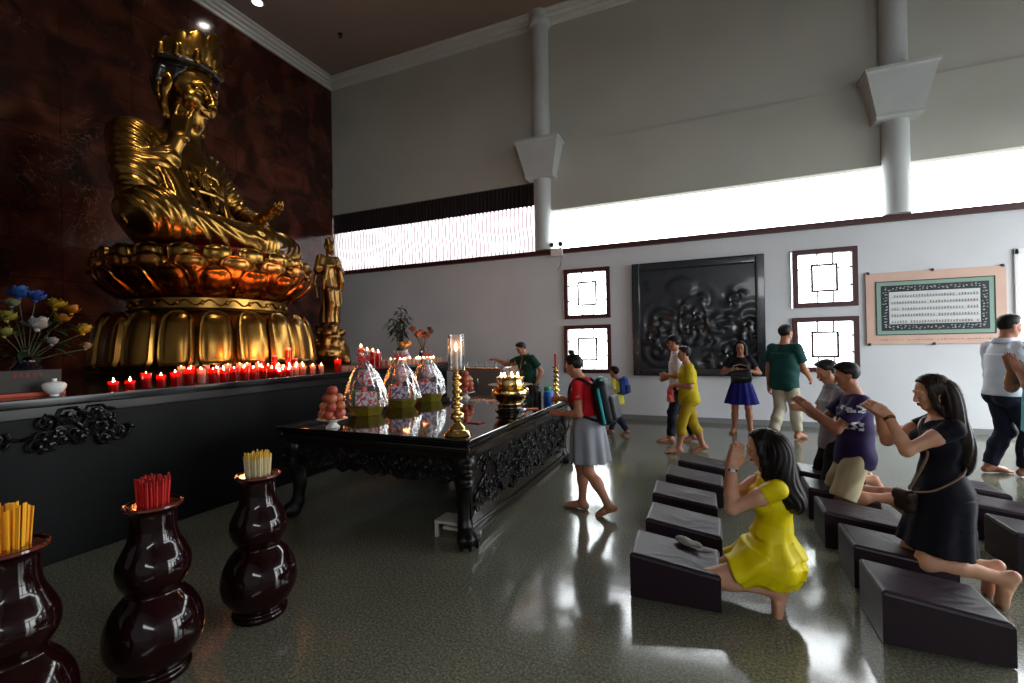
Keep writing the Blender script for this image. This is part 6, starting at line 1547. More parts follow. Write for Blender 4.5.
def trousers(s, name, mat, parent, off=0.014, hem=1.0, waist=0.03, h=0.009, flare=1.0, hem_off=0.012):
    """hem: fraction along hip-knee (<=1) or 1 + fraction along the shank"""
    lo, hi = bounds(s, 0.2); F = Field(lo, hi, h); H, g = s.H, s.g
    T = Field(lo, hi, h); torso(T, s, off * 0.8, 0.03); T.cut(s.pel + s.u * waist * H, s.u); F.merge(T, 0.01)
    for q in (1, -1):
        G = Field(lo, hi, h)
        w = wrinkle(0.0045, 34 / H, q * 1.0)
        if hem <= 1:
            d = nrm(s.K[q] - s.hip[q]); e = s.hip[q] + (s.K[q] - s.hip[q]) * hem
            G.cone(s.hip[q], e + d * 0.06, 0.053 * H * g + off, (0.042 * H * g + off + hem_off) * flare, 0.02, disp=w); G.cut(e, d)
        else:
            d = nrm(s.A[q] - s.K[q]); e = s.K[q] + (s.A[q] - s.K[q]) * (hem - 1)
            G.cone(s.hip[q], s.K[q], 0.053 * H * g + off, 0.036 * H * g + off, 0.03, disp=w)
            if np.dot(s.hip[q] - e, d) < -0.02: shank(G, s, q, e + d * 0.05, off, flare, w); G.cut(e, d)
            else:
                B = Field(lo, hi, h); shank(B, s, q, e + d * 0.05, off, flare, w); B.cut(e, d); G.merge(B, 0.01)
        F.merge(G, 0.02)
    return F.build(name, mat, parent)
def watch(s, q, parent, mat, face=None, r=0.0272, frac=0.93, w=0.008, name='wristwatch'):
    d = nrm(s.W[q] - s.E[q]); c = s.E[q] + (s.W[q] - s.E[q]) * frac
    x = nrm(np.cross(d, V3(0, 0, 1) if abs(d[2]) < 0.9 else V3(1, 0, 0))); y = np.cross(d, x); R = r * s.H / 1.55
    m = MB(); m.grid([[c + d * dz + (x * math.cos(a) + y * math.sin(a)) * (R + ro) for a in np.linspace(0, 2 * PI, 24, endpoint=False)] for dz, ro in ((-w, 0), (-w, 0.003), (w, 0.003), (w, 0), (-w, 0))], wrap=True)
    o = m.build(name, mat, parent)
    if face is not None:
        nn = nrm(np.asarray(face[0], float)); nn = nrm(nn - d * np.dot(nn, d)); t = np.cross(d, nn)
        f_ = MB(); f_.rb = None
        Mx = Matrix(np.column_stack([t, d, nn]).tolist()).to_4x4(); Mx.translation = Vector(c + nn * (R + 0.004))
        f_.box((-0.014, -0.012, -0.003), (0.014, 0.012, 0.004), 0.003, 0, Mx); f_.build('watch_case', face[1], o)
    return o
def backpack(name, label, cat, s, loc, rotz, mats, size=(0.30, 0.42, 0.15), dz=0.0):
    """rides behind the torso; separate thing with straps over the shoulders"""
    t = thing(name, label, cat, loc, rotz)
    H = s.H; c = s.chest - s.uc * (0.055 * H) + s.uc * dz - s.fc * (0.064 * H + 0.022 + size[2] * 0.5)
    R = np.stack([s.fc, s.l, s.uc], 1)
    F = Field(c - 0.34, c + 0.34, 0.008)
    F.rbox(c, (size[2] * 0.5, size[0] * 0.5, size[1] * 0.5), R, 0.055, 0.02); F.ell(c + s.uc * size[1] * 0.42, (size[2] * 0.42, size[0] * 0.42, 0.08), R, 0.04)
    F.build('bag_body', mats[0], t)
    G = Field(c - 0.34, c + 0.34, 0.008); G.rbox(c - s.fc * size[2] * 0.52 - s.uc * size[1] * 0.14, (0.03, size[0] * 0.38, size[1] * 0.28), R, 0.028, 0.01); G.build('front_pocket', mats[1], t)
    z = MB()
    for q in (1, -1):
        z.tube([c + s.l * q * size[0] * 0.505 - s.uc * size[1] * 0.45, c + s.l * q * size[0] * 0.505 + s.uc * size[1] * 0.3, c + s.l * q * size[0] * 0.3 + s.uc * size[1] * 0.56 - s.fc * 0.03], 0.014, 8)
    z.build('side_panels', mats[2], t)
    for q in (1, -1):
        st_ = MB(); Sp = s.S[q] - s.l * q * 0.03 * H
        pts = [c + s.l * q * size[0] * 0.27 + s.uc * size[1] * 0.42 + s.fc * size[2] * 0.4, Sp - s.fc * 0.045 * H + s.uc * 0.035 * H, Sp + s.uc * (0.050 * H), Sp + s.fc * 0.052 * H + s.uc * 0.022 * H, s.chest + s.fc * 0.082 * H + s.l * q * 0.07 * H, s.waist + s.fc * 0.05 * H + s.l * q * 0.092 * H, c + s.l * q * size[0] * 0.42 - s.uc * size[1] * 0.36 + s.fc * size[2] * 0.4]
        pts = np.array(pts); tt = np.linspace(0, len(pts) - 1, 24)
        pp = np.stack([np.interp(tt, range(len(pts)), pts[:, k]) for k in range(3)], 1)
        for _ in range(2): pp[1:-1] = (pp[:-2] + 2 * pp[1:-1] + pp[2:]) / 4
        st_.tube(pp, 0.014, 8); st_.build('strap', mats[0] if len(mats) < 4 else mats[3], t)
    return t
def W2L(loc, rz):
    c, s_ = math.cos(rz), math.sin(rz)
    def f(x, y, z): dx, dy = x - loc[0], y - loc[1]; return V3(c * dx + s_ * dy, -s_ * dx + c * dy, z - loc[2])
    return f
PEOPLE = {}
def start(label, loc, rz, H, pose):
    t = thing('person', label, 'person', loc, rz); return t, skeleton(H, pose)

# ---- kneeling woman in the yellow dress
def woman_yellow():
    H = 1.58; loc = (0.33, 3.17, 0)
    t, s = start('woman with long black hair kneeling in a bright yellow dress, palms pressed before her face', loc, PI, H, dict(
        fem=True, pel=(0.01, 0, 0.305), lean=-5, hunch=5, hpit=12, hl=(0.215, 0.028, 0.815), hr=(0.225, -0.030, 0.815), el=(0.4, 0.35, -1), er=(0.4, -0.35, -1),
        hdl=(-0.28, -0.06, 1), hdr=(-0.28, 0.06, 1), hnl=(0.25, -1, 0), hnr=(0.25, 1, 0),
        fl=(0.0, 0.085, 0.135), fr=(-0.02, -0.06, 0.135), kl=(1, 0.1, 0.45), kr=(1, -0.1, 0.45), fdl=(0.28, 0.05, -1), fdr=(0.3, -0.05, -1), fnl=(1, 0, 0.3), fnr=(1, 0, 0.3)))
    body(s, 'body', SK['fair'], t, 0.0058, ('flat', 'flat'), True)
    face_bits(s, t, closed=True); hair(s, 'wavy', t, HAIRM, 0.0062, 0.27)
    f, l = V3(1, 0, 0), V3(0, 1, 0); ym = cloth('yellow_satin', srgb(244, 226, 8), srgb(232, 208, 4), 0.5)
    w = s.waist
    # skirt spreads forward over the thighs and back over the heels
    sk = [(w + V3(0, 0, 0.02), f, l, 0.096, 0.112), (w + V3(0.01, 0, -0.05), f, l, 0.125, 0.145), (V3(0.0, 0, 0.33), f, l, 0.168, 0.185), (V3(0.025, 0, 0.26), f, l, 0.170, 0.195), (V3(0.045, 0, 0.19), f, l, 0.150, 0.175)]
    legs = [(s.hip[q], s.hip[q] + (s.K[q] - s.hip[q]) * 0.58) for q in (1, -1)]
    def pleat(F):
        sl, P = F.block(F.lo, F.lo + F.h * F.n)
        dx, dy, dz = P[0] - (w[0] - 0.05), P[1], w[2] - P[2]
        th = np.arctan2(dx * 0.55, dz + 0.06) + 0.35 * np.abs(dy) * 4
        amt = np.clip((dz + 0.01) / 0.16, 0, 1) * np.clip((P[2] - 0.12) / 0.08, 0, 1)
        q = np.sin(th * 15 + 1.2 * np.sin(dz * 9 + dx * 4)); F.A += (0.0085 * amt * (np.sign(q) * np.abs(q) ** 0.7)).astype(np.float32)
    top(s, 'dress', ym, t, 0.008, 0.02, 0.26, 0.0, 0.03, 0.0068, sk, lambda P, tt, th: -0.013 * tt * np.abs(np.sin(th * 6 + 0.5)) + wrinkle(0.007, 17, 1.4)(P) * tt, sl_r=1.0, legs=legs, pleat=pleat)
    watch(s, 1, t, M['steel'], (V3(0, 1, 0), M['steel']))
    return t, s
# ---- kneeling woman in the navy dress
def woman_navy():
    H = 1.58; loc = (1.27, 3.72, 0)
    t, s = start('woman with long straight hair kneeling upright in a dark navy dress, raising both hands', loc, PI, H, dict(
        fem=True, pel=(-0.03, 0, 0.605), lean=-5, hunch=3, hpit=12, hl=(0.235, 0.06, 1.105), hr=(0.25, -0.05, 1.11), el=(0.2, 0.55, -1), er=(0.55, -0.3, -1),
        hdl=(0.8, -0.3, 0.62), hdr=(0.8, 0.3, 0.62), hnl=(0.1, -0.95, -0.2), hnr=(0.1, 0.95, -0.2),
        fl=(-0.295, 0.085, 0.165), fr=(-0.29, -0.06, 0.165), kl=(1, 0.1, -0.2), kr=(1, -0.1, -0.2), fdl=(0.42, 0, -1), fdr=(0.4, 0, -1), fnl=(1, 0, 0.4), fnr=(1, 0, 0.4)))
    body(s, 'body', SK['fair'], t, 0.0058, ('pinch', 'pinch'))
    face_bits(s, t, closed=True, mat=HAIRB); hair(s, 'long', t, HAIRB, 0.0065, 0.45)
    f, l = s.f0, s.l0; nm = cloth('navy_knit', srgb(12, 12, 30), srgb(8, 8, 20), 0.8)
    sk = [(s.waist, f, l, 0.10, 0.118), (s.pel + V3(-0.02, 0, 0.02), f, l, 0.158, 0.172), (s.pel + V3(0.0, 0, -0.16), f, l, 0.165, 0.19), (s.pel + V3(0.02, 0, -0.325), f, l, 0.19, 0.215)]
    top(s, 'dress', nm, t, 0.010, 0.03, 0.32, 0.0, 0.045, 0.0075, sk, lambda P, tt, th: 0.010 * tt * np.sin(th * 8) + wrinkle(0.004, 20, 0.4)(P) * tt, vneck=0.03)
    wt = watch(s, 1, t, M['black'], (V3(0.1, 0.8, 0.6), M['brass']), 0.0282, 0.88)
    return t, s
# ---- kneeling man in the purple tee
def man_purple():
    H = 1.68; loc = (1.10, 4.96, 0)
    t, s = start('man kneeling in a dark purple tee shirt with white print and khaki shorts', loc, PI, H, dict(
        pel=(-0.06, 0, 0.585), lean=-3, hunch=3, hpit=14, g=0.95, hl=(0.27, 0.07, 0.965), hr=(0.30, -0.05, 0.99), el=(0.1, 0.4, -1), er=(0.3, -0.3, -1),
        hdl=(0.75, -0.3, 0.7), hdr=(0.75, 0.3, 0.7), hnl=(0.1, -0.9, -0.3), hnr=(0.1, 0.9, -0.3),
        fl=(-0.31, 0.09, 0.235), fr=(-0.33, -0.08, 0.24), kl=(1, 0.2, -0.15), kr=(1, -0.2, -0.15), fdl=(-0.7, 0.05, -0.55), fdr=(-0.7, -0.05, -0.55), fnl=(-0.5, 0, 0.8), fnr=(-0.5, 0, 0.8)))
    body(s, 'body', SK['tan'], t, 0.0075, ('pinch', 'pinch')); face_bits(s, t, closed=True); hair(s, 'short', t)
    pur = cloth('purple_cotton', srgb(46, 30, 82), srgb(36, 22, 66)); wh = pm('white_print', srgb(206, 208, 216), 0.7)
    rg2 = np.random.default_rng(6)
    blobs = [(rg2.uniform(0.0, 0.13), rg2.uniform(-0.13, 0.09), rg2.uniform(0.008, 0.02)) for _ in range(44)]
    def pick(c):
        y = (c - s.chest) @ s.l; z = (c - s.chest) @ s.uc; x = (c - s.chest) @ s.fc
        m = np.zeros(len(c), bool)
        for by, bz, br in blobs: m |= (np.abs(x - by + 0.02) < br) & (np.abs(z - bz) < br * 0.55)
        m &= (z > 0.03) | (z < -0.045)
        return (m & (y > 0.03)).astype(int)
    top(s, 'tee_shirt', [pur, wh], t, 0.013, 0.075, 0.66, 0.008, 0.02, 0.0075, pick=pick, sl_r=1.1, skirt=[(s.waist, s.f0, s.l0, 0.125, 0.15), (s.pel + s.u * 0.04, s.f0, s.l0, 0.135, 0.172), (s.pel - s.u * 0.10, s.f0, s.l0, 0.14, 0.19)])
    trousers(s, 'shorts', cloth('khaki_cotton', srgb(196, 184, 150), srgb(178, 164, 130)), t, 0.016, 0.93, 0.02, flare=1.1)
    return t, s
# ---- boy in the grey polo behind him
def boy_grey():
    H = 1.66; loc = (1.10, 5.52, 0)
    t, s = start('boy kneeling in a light grey polo shirt behind the man in purple', loc, PI + rad(4), H, dict(
        pel=(-0.04, 0, 0.60), lean=-2, hunch=3, hpit=20, hl=(0.24, 0.06, 0.90), hr=(0.24, -0.05, 0.90), el=(-0.2, 0.4, -1), er=(-0.1, -0.4, -1),
        hdl=(0.95, -0.2, 0.1), hdr=(0.95, 0.2, 0.1), fl=(-0.32, 0.09, 0.235), fr=(-0.32, -0.08, 0.235), kl=(1, 0.2, -0.15), kr=(1, -0.2, -0.15), fdl=(-0.7, 0.05, -0.55), fdr=(-0.7, -0.05, -0.55), fnl=(-0.5, 0, 0.8), fnr=(-0.5, 0, 0.8)))
    body(s, 'body', SK['fair'], t, 0.008, ('hold', 'hold')); face_bits(s, t, closed=True); hair(s, 'short', t, pm('blue_black_hair', srgb(22, 24, 34), 0.4))
    top(s, 'polo_shirt', cloth('grey_pique', srgb(158, 162, 170), srgb(146, 150, 158)), t, 0.013, 0.10, 0.6, 0.010, 0.02, collar=0.022)
    trousers(s, 'trousers', cloth('black_twill', srgb(24, 24, 28)), t, 0.014, 1.75, 0.02)
    return t, s
# ---- girl in red at the offering table
def girl_red():
    H = 1.50; loc = (-1.07, 4.32, 0)
    t, s = start('barefoot girl in a red top and grey skirt leaning over the offering table', loc, PI - rad(4), H, dict(
        fem=True, pel=(0, 0, 0.785), lean=3, hunch=8, hpit=20, hl=(0.24, 0.10, 0.935), hr=(0.29, -0.09, 1.05), el=(-0.5, 0.3, -1), er=(-0.2, -0.4, -1),
        hdl=(1, -0.1, 0.05), hdr=(1, 0.1, 0.0), hnl=(0, -0.7, -0.6), hnr=(0, 0.7, -0.6),
        fl=(-0.20, 0.055, 0.10), fr=(0.09, -0.05, 0.062), kl=(1, 0, 0), kr=(1, 0, 0), fdl=(0.9, 0.05, -0.42), fdr=(1, -0.05, 0)))
    body(s, 'body', SK['tan'], t, 0.0068, ('relax', 'hold')); face_bits(s, t)
    hair(s, 'short', t)
    b = MB(); b.ball(hp_(s, -0.16, 0, 0.60), (0.13 * s.hh, 0.13 * s.hh, 0.17 * s.hh), 14); b.ball(hp_(s, -0.1, 0, 0.70), (0.09 * s.hh, 0.1 * s.hh, 0.1 * s.hh), 12); b.build('hair_bun', HAIRM, t)
    top(s, 'red_top', cloth('red_jersey', srgb(196, 22, 34), srgb(176, 16, 28)), t, 0.008, 0.0, 0.5, 0.0, 0.02, collar=0.016)
    F = Field(*[np.array(v) for v in ((-0.35, -0.35, 0.3), (0.35, 0.35, 1.05))], 0.0075)
    f, l, u = s.f0, s.l0, s.u
    F.loft([(s.pel + u * 0.085 * H, f, l, 0.122, 0.142), (s.pel + u * 0.02, f, l, 0.155, 0.182), (s.pel - u * 0.10, f, l, 0.168, 0.188), (s.pel - u * 0.30, f, l, 0.185, 0.20)], 0.02, disp=lambda P, tt, th: 0.016 * tt * np.sin(th * 9 + 0.6))
    F.build('skirt', cloth('grey_melange', srgb(150, 154, 162), srgb(132, 136, 144)), t)
    backpack('backpack', 'black and turquoise backpack worn by the girl in red', 'backpack', s, loc, PI - rad(4), [cloth('black_nylon', srgb(22, 24, 28), rough=0.5), cloth('charcoal_nylon', srgb(40, 44, 48), rough=0.5), cloth('turquoise_nylon', srgb(40, 168, 178), rough=0.5)], (0.29, 0.40, 0.15), -0.01)
    return t, s
# ---- standing woman in mustard yellow with a red packet
def woman_mustard():
    H = 1.52; loc = (-0.29, 7.13, 0); rz = PI + rad(14)
    t, s = start('woman in a mustard yellow blouse and cropped leggings walking with a red packet', loc, rz, H, dict(
        fem=True, g=1.1, pel=(0, 0, 0.795), lean=2, hpit=4, hl=(0.19, 0.05, 0.965), hr=(0.20, -0.04, 0.96), el=(-0.4, 0.6, -1), er=(-0.4, -0.6, -1), hdl=(0.6, -0.8, 0.1), hdr=(0.6, 0.8, 0.1), hnl=(-0.5, 0, -0.8), hnr=(-0.5, 0, -0.8),
        fl=(0.17, 0.07, 0.06), fr=(-0.20, -0.07, 0.075), fdl=(1, 0.1, 0.0), fdr=(1, -0.1, -0.25)))
    body(s, 'body', SK['tan'], t, 0.008, ('hold', 'hold')); face_bits(s, t); hair(s, 'short', t)
    ms = cloth('mustard_jersey', srgb(196, 178, 22), srgb(176, 156, 14))
    f, l, u = s.f0, s.l0, s.u
    top(s, 'blouse', ms, t, 0.013, 0.05, 0.85, 0.010, 0.03, skirt=[(s.waist, f, l, 0.115, 0.13), (s.pel - u * 0.02, f, l, 0.135, 0.158), (s.pel - u * 0.10, f, l, 0.138, 0.162)], sl_r=1.15)
    trousers(s, 'leggings', cloth('olive_leggings', srgb(168, 142, 26), srgb(150, 124, 18)), t, 0.008, 1.45, 0.02, hem_off=0)
    r = thing('red_packet', 'crumpled red packet in the hands of the woman in mustard yellow', 'bag', loc, rz)
    F = Field((0.08, -0.2, 0.6), (0.45, 0.2, 1.1), 0.0065)
    F.loft([(V3(0.245, 0.0, 0.97), V3(1, 0, 0), V3(0, 1, 0), 0.012, 0.03), (V3(0.25, 0, 0.90), V3(1, 0, 0), V3(0, 1, 0), 0.04, 0.075), (V3(0.25, 0, 0.73), V3(1, 0, 0), V3(0, 1, 0), 0.05, 0.085)], 0.01, disp=lambda P, tt, th: 0.006 * np.sin(th * 7 + P[2] * 50))
    F.build('packet', pm('red_plastic', srgb(200, 24, 34), 0.3, var=(18, srgb(226, 120, 110), 0.12)), r)
    return t, s
def man_white():
    H = 1.69; loc = (-0.45, 7.82, 0); rz = PI + rad(6)
    t, s = start('man in a white shirt and dark cap walking behind the woman in mustard yellow', loc, rz, H, dict(
        pel=(0, 0, 0.885), lean=3, hpit=6, hl=(0.20, 0.10, 1.06), hr=(0.2, -0.1, 1.0), fl=(0.16, 0.07, 0.07), fr=(-0.2, -0.07, 0.085), fdr=(1, -0.1, -0.2)))
    body(s, 'body', SK['tan'], t, 0.009); face_bits(s, t); hair(s, 'short', t)
    top(s, 'white_shirt', cloth('white_cotton', srgb(226, 226, 228)), t, 0.015, 0.08, 0.8, 0.014, 0.02, collar=0.02, sl_r=1.15)
    trousers(s, 'trousers', cloth('navy_denim', srgb(26, 30, 46)), t, 0.014, 1.9, 0.02)
    c = Field(s.HC - 0.25, s.HC + 0.3, 0.008)
    c.ell(hp_(s, -0.07, 0, 0.24), V3(0.47, 0.41, 0.33) * s.hh, s.RH, 0.02); c.cut(hp_(s, 0, 0, 0.2), -s.RH[:, 2])
    c.ell(hp_(s, 0.42, 0, 0.22), V3(0.28, 0.3, 0.03) * s.hh, s.RH, 0.02); c.build('cap', cloth('black_cap', srgb(20, 20, 24)), t)
    return t, s
def woman_blue():
    H = 1.58; loc = (0.49, 8.92, 0); rz = rad(-96)
    t, s = start('woman standing by the relief panel in a royal blue skirt, hugging a black bag', loc, rz, H, dict(
        fem=True, pel=(0, 0, 0.83), lean=0, hpit=12, hl=(0.16, 0.10, 1.08), hr=(0.17, -0.12, 1.10), el=(-0.3, 0.8, -0.8), er=(-0.3, -0.8, -0.8), hdl=(0.6, -0.75, 0.2), hdr=(0.6, 0.75, 0.2), hnl=(0, -0.5, -0.9), hnr=(0, 0.5, -0.9),
        fl=(0.02, 0.13, 0.06), fr=(0.02, -0.12, 0.06), fdl=(1, 0.25, 0), fdr=(1, -0.2, 0)))
    body(s, 'body', SK['tan'], t, 0.009, ('relax', 'hold')); face_bits(s, t); hair(s, 'long', t, HAIRM, 0.009, 0.30)
    top(s, 'dark_top', cloth('black_jersey', srgb(20, 18, 26)), t, 0.011, -0.02, 0.6, 0.004)
    f, l = V3(1, 0, 0), V3(0, 1, 0); F = Field((-0.4, -0.4, 0.4), (0.4, 0.4, 1.1), 0.009)
    F.loft([(s.pel + V3(0, 0, 0.13), f, l, 0.10, 0.12), (s.pel, f, l, 0.13, 0.17), (s.pel + V3(0, 0, -0.33), f, l, 0.2, 0.27)], 0.02, disp=lambda P, tt, th: 0.014 * tt * np.sin(th * 10))
    F.build('skirt', cloth('royal_blue', srgb(22, 24, 122), srgb(16, 18, 98)), t)
    bgt = thing('handbag', 'black shoulder bag held by the woman in the royal blue skirt', 'bag', loc, rz)
    G = Field((0.05, -0.25, 0.75), (0.45, 0.25, 1.3), 0.008); G.rbox((0.25, 0.02, 0.99), (0.06, 0.155, 0.11), rotm((1, 0, 0), 0.12), 0.05, 0.01); G.ell((0.305, 0.02, 0.96), (0.03, 0.11, 0.06), None, 0.01); G.build('pouch', pm('black_leather_bag', srgb(20, 20, 23), 0.35), bgt)
    MB().tube([(0.25, -0.12, 1.08), (0.24, -0.10, 1.16), (0.24, 0.0, 1.19), (0.24, 0.12, 1.16), (0.25, 0.15, 1.08)], 0.011, 8).build('handle', pm('beige_strap', srgb(170, 140, 120), 0.5), bgt)
    return t, s
def man_green():
    H = 1.83; loc = (1.08, 8.45, 0); rz = rad(52)
    t, s = start('tall man in a bottle green tee shirt and beige trousers walking away', loc, rz, H, dict(
        pel=(0, 0, 0.95), lean=2, hyaw=-12, hl=(0.02, 0.27, 0.80), hr=(0.34, -0.20, 0.98), el=(-1, 0.4, 0), er=(-0.6, -0.4, -1), fl=(-0.18, 0.09, 0.10), fr=(0.22, -0.07, 0.075), fdl=(1, 0.05, -0.3), fdr=(1, 0, 0)))
    body(s, 'body', SK['tan'], t, 0.009); face_bits(s, t); hair(s, 'short', t)
    top(s, 'green_tee', cloth('bottle_green', srgb(14, 70, 66), srgb(10, 54, 52)), t, 0.018, 0.11, 0.7, 0.026, 0.02, sl_r=1.15)
    trousers(s, 'beige_trousers', cloth('beige_cotton', srgb(186, 178, 160), srgb(168, 160, 142)), t, 0.018, 1.85, 0.02)
    watch(s, 1, t, M['black'])
    return t, s
def man_dress_shirt():
    H = 1.84; loc = (3.1, 7.08, 0); rz = rad(12)
    t, s = start('man in a white dress shirt and navy trousers facing away beside the doorway', loc, rz, H, dict(
        pel=(0, 0, 0.95), lean=0, hpit=8, hyaw=-5, hl=(0.26, 0.07, 1.12), hr=(0.28, -0.06, 1.12), el=(-0.7, 0.5, -1), er=(-0.6, -0.5, -1), fl=(-0.12, 0.08, 0.08), fr=(0.12, -0.07, 0.08)))
    body(s, 'body', SK['tan'], t, 0.0085, ('hold', 'hold')); face_bits(s, t); hair(s, 'short', t)
    top(s, 'dress_shirt', cloth('white_poplin', srgb(222, 226, 236), srgb(206, 212, 226)), t, 0.016, 0.02, 1.35, 0.016, 0.02, collar=0.024, sl_r=1.1)
    trousers(s, 'trousers', cloth('navy_twill', srgb(20, 22, 44)), t, 0.016, 1.95, 0.06)
    return t, s
def man_turquoise():
    H = 1.64; loc = (2.93, 6.0, 0); rz = PI - rad(4)
    t, s = start('person in a turquoise shirt at the right edge, hands raised to chest', loc, rz, H, dict(
        pel=(0, 0, 0.855), lean=2, hpit=10, g=1.15, hl=(0.22, 0.05, 1.26), hr=(0.24, -0.04, 1.27), el=(0.1, 0.5, -1), er=(0.1, -0.5, -1), hdl=(0.3, -0.2, 1), hdr=(0.3, 0.2, 1), fl=(0.0, 0.09, 0.065), fr=(-0.05, -0.09, 0.065)))
    body(s, 'body', SK['tan'], t, 0.0085, ('flat', 'flat')); face_bits(s, t); hair(s, 'short', t)
    f, l, u = s.f0, s.l0, s.u
    top(s, 'turquoise_shirt', cloth('turquoise_cotton', srgb(92, 176, 186), srgb(76, 156, 168)), t, 0.018, 0.06, 0.7, 0.026, 0.02, skirt=[(s.waist, f, l, 0.15, 0.17), (s.pel - u * 0.02, f, l, 0.175, 0.19), (s.pel - u * 0.18, f, l, 0.19, 0.20)], sl_r=1.2)
    trousers(s, 'trousers', cloth('dark_slate_trousers', srgb(26, 28, 46)), t, 0.016, 1.95, 0.02)
    return t, s
def man_counter():
    H = 1.66; loc = (-3.17, 8.25, 0); rz = rad(-112)
    t, s = start('attendant in a dark green polo reaching toward the grey cabinet behind the table', loc, rz, H, dict(
        pel=(0, 0, 0.865), lean=6, side=2, hunch=5, hpit=26, hyaw=-18, hr=(0.22, -0.66, 1.30), hl=(0.06, 0.26, 0.86), er=(-0.4, -0.2, -1), el=(-1, 0.4, 0), hdr=(0.35, -1, 0.15), hnr=(0.3, 0, -1), fl=(0.0, 0.09, 0.065), fr=(0.0, -0.09, 0.065)))
    body(s, 'body', SK['tan'], t, 0.0085, ('relax', 'relax')); face_bits(s, t, closed=True); hair(s, 'short', t)
    rg2 = np.random.default_rng(8); bl = [(rg2.uniform(-0.11, 0.06), rg2.uniform(-0.06, 0.02), rg2.uniform(0.006, 0.014)) for _ in range(16)]
    def pick(c):
        y = (c - s.chest) @ s.l; z = (c - s.chest) @ s.uc; x = (c - s.chest) @ s.fc; m = (np.abs(y - 0.075) < 0.016) & (np.abs(z - 0.06) < 0.02)
        for by, bz, br in bl: m |= (np.abs(y - by) < br) & (np.abs(z + 0.1 - bz) < br * 0.7)
        return (m & (x > 0.03)).astype(int)
    top(s, 'polo_shirt', [cloth('dark_green_pique', srgb(12, 62, 46), srgb(8, 48, 36)), pm('shirt_print', srgb(150, 140, 150), 0.7)], t, 0.014, 0.10, 0.62, 0.014, 0.02, collar=0.022, pick=pick, sl_r=1.15)
    trousers(s, 'trousers', cloth('black_trousers', srgb(22, 22, 26)), t, 0.014, 1.95, 0.02)
    return t, s
def child_yellow():
    H = 1.16; loc = (-1.50, 8.15, 0); rz = rad(168)
    t, s = start('small child in a pale yellow tee shirt and jeans walking near the wall', loc, rz, H, dict(
        hs=1.18, pel=(0, 0, 0.60), lean=3, hl=(0.1, 0.13, 0.62), hr=(0.16, -0.10, 0.66), fl=(-0.19, 0.06, 0.08), fr=(0.14, -0.05, 0.05), fdl=(1, 0, -0.35)))
    body(s, 'body', SK['tan'], t, 0.0075); face_bits(s, t); hair(s, 'short', t)
    top(s, 'yellow_tee', cloth('pale_yellow_cotton', srgb(232, 220, 96), srgb(220, 204, 80)), t, 0.012, 0.10, 0.75, 0.012, 0.02, 0.007, sl_r=1.15)
    trousers(s, 'jeans', cloth('dark_denim', srgb(30, 38, 62)), t, 0.011, 1.95, 0.02, 0.0075)
    b = cloth('blue_nylon', srgb(40, 78, 168), rough=0.5)
    backpack('backpack', 'small blue backpack worn by the child in pale yellow', 'backpack', s, loc, rz, [b, cloth('dark_blue_nylon', srgb(28, 54, 120), rough=0.5), b], (0.21, 0.27, 0.11), 0.04)
    return t, s
for fn in (woman_yellow, woman_navy, man_purple, boy_grey, girl_red, woman_mustard, man_white, woman_blue, man_green, man_dress_shirt, man_turquoise, man_counter, child_yellow):
    PEOPLE[fn.__name__] = fn()
# shoulder bag worn by the kneeling woman in navy
def shoulder_bag():
    t0, s = PEOPLE['woman_navy']; loc = tuple(t0.location); H = s.H
    t = thing('shoulder_bag', 'small dark brown shoulder bag with tan strap worn by the kneeling woman in navy', 'bag', loc, PI)
    c = V3(0.165, 0.10, 0.585)
    F = Field(c - 0.2, c + 0.2, 0.006); F.rbox(c, (0.035, 0.065, 0.07), rotm((0, 0, 1), 0.5), 0.03, 0.01); F.rbox(c + V3(0.008, 0.005, 0.03), (0.037, 0.067, 0.04), rotm((0, 0, 1), 0.5), 0.03, 0.006)
    F.build('pouch', pm('dark_brown_leather', srgb(38, 22, 20), 0.35), t)
    pts = np.array([c + V3(0.0, 0.06, 0.08), s.waist + V3(0.085, 0.105, 0.10), s.chest + V3(0.11, 0.075, 0.02), s.chest + V3(0.12, 0.02, 0.09), s.S[-1] + V3(0.065, 0.045, 0.02), s.S[-1] + V3(0.0, 0.05, 0.062), s.S[-1] + V3(-0.06, 0.06, 0.0), s.chest + V3(-0.11, 0.0, -0.02), s.waist + V3(-0.09, 0.10, 0.02), s.waist + V3(-0.02, 0.15, -0.03), s.pel + V3(0.08, 0.17, 0.06), c + V3(-0.02, 0.065, 0.07)])
    tt = np.linspace(0, len(pts) - 1, 50); pp = np.stack([np.interp(tt, range(len(pts)), pts[:, k]) for k in range(3)], 1)
    for _ in range(3): pp[1:-1] = (pp[:-2] + 2 * pp[1:-1] + pp[2:]) / 4
    MB().tube(pp, 0.0075, 8).build('strap', pm('tan_leather', srgb(96, 62, 32), 0.4), t)
shoulder_bag()
# ------------------------------------------------------------------ light and camera
w = bpy.data.worlds.new('World'); SC.world = w; w.use_nodes = True
bg = w.node_tree.nodes['Background']; bg.inputs['Color'].default_value = (0.93, 0.97, 1.0, 1); bg.inputs['Strength'].default_value = 9.0
def portal(name, loc, rot, sx, sy):
    l = bpy.data.lights.new(name, 'AREA'); l.shape = 'RECTANGLE'; l.size = sx; l.size_y = sy; l.cycles.is_portal = True
    o = bpy.data.objects.new(name, l); COL.objects.link(o); o.location = loc; o.rotation_euler = rot; return o
portal('portal_side_a', (XE + 0.1, 7.25, 1.65), (0, rad(90), 0), 3.3, 3.5)
portal('portal_side_b', (XE + 0.1, 4.3, 1.65), (0, rad(90), 0), 3.3, 1.4)
portal('portal_side_c', (XE + 0.1, 6.7, 4.09), (0, rad(90), 0), 0.9, 6.2)
portal('portal_rear', (4.55, YF - 0.1, 4.09), (rad(90), 0, 0), 6.1, 0.9)
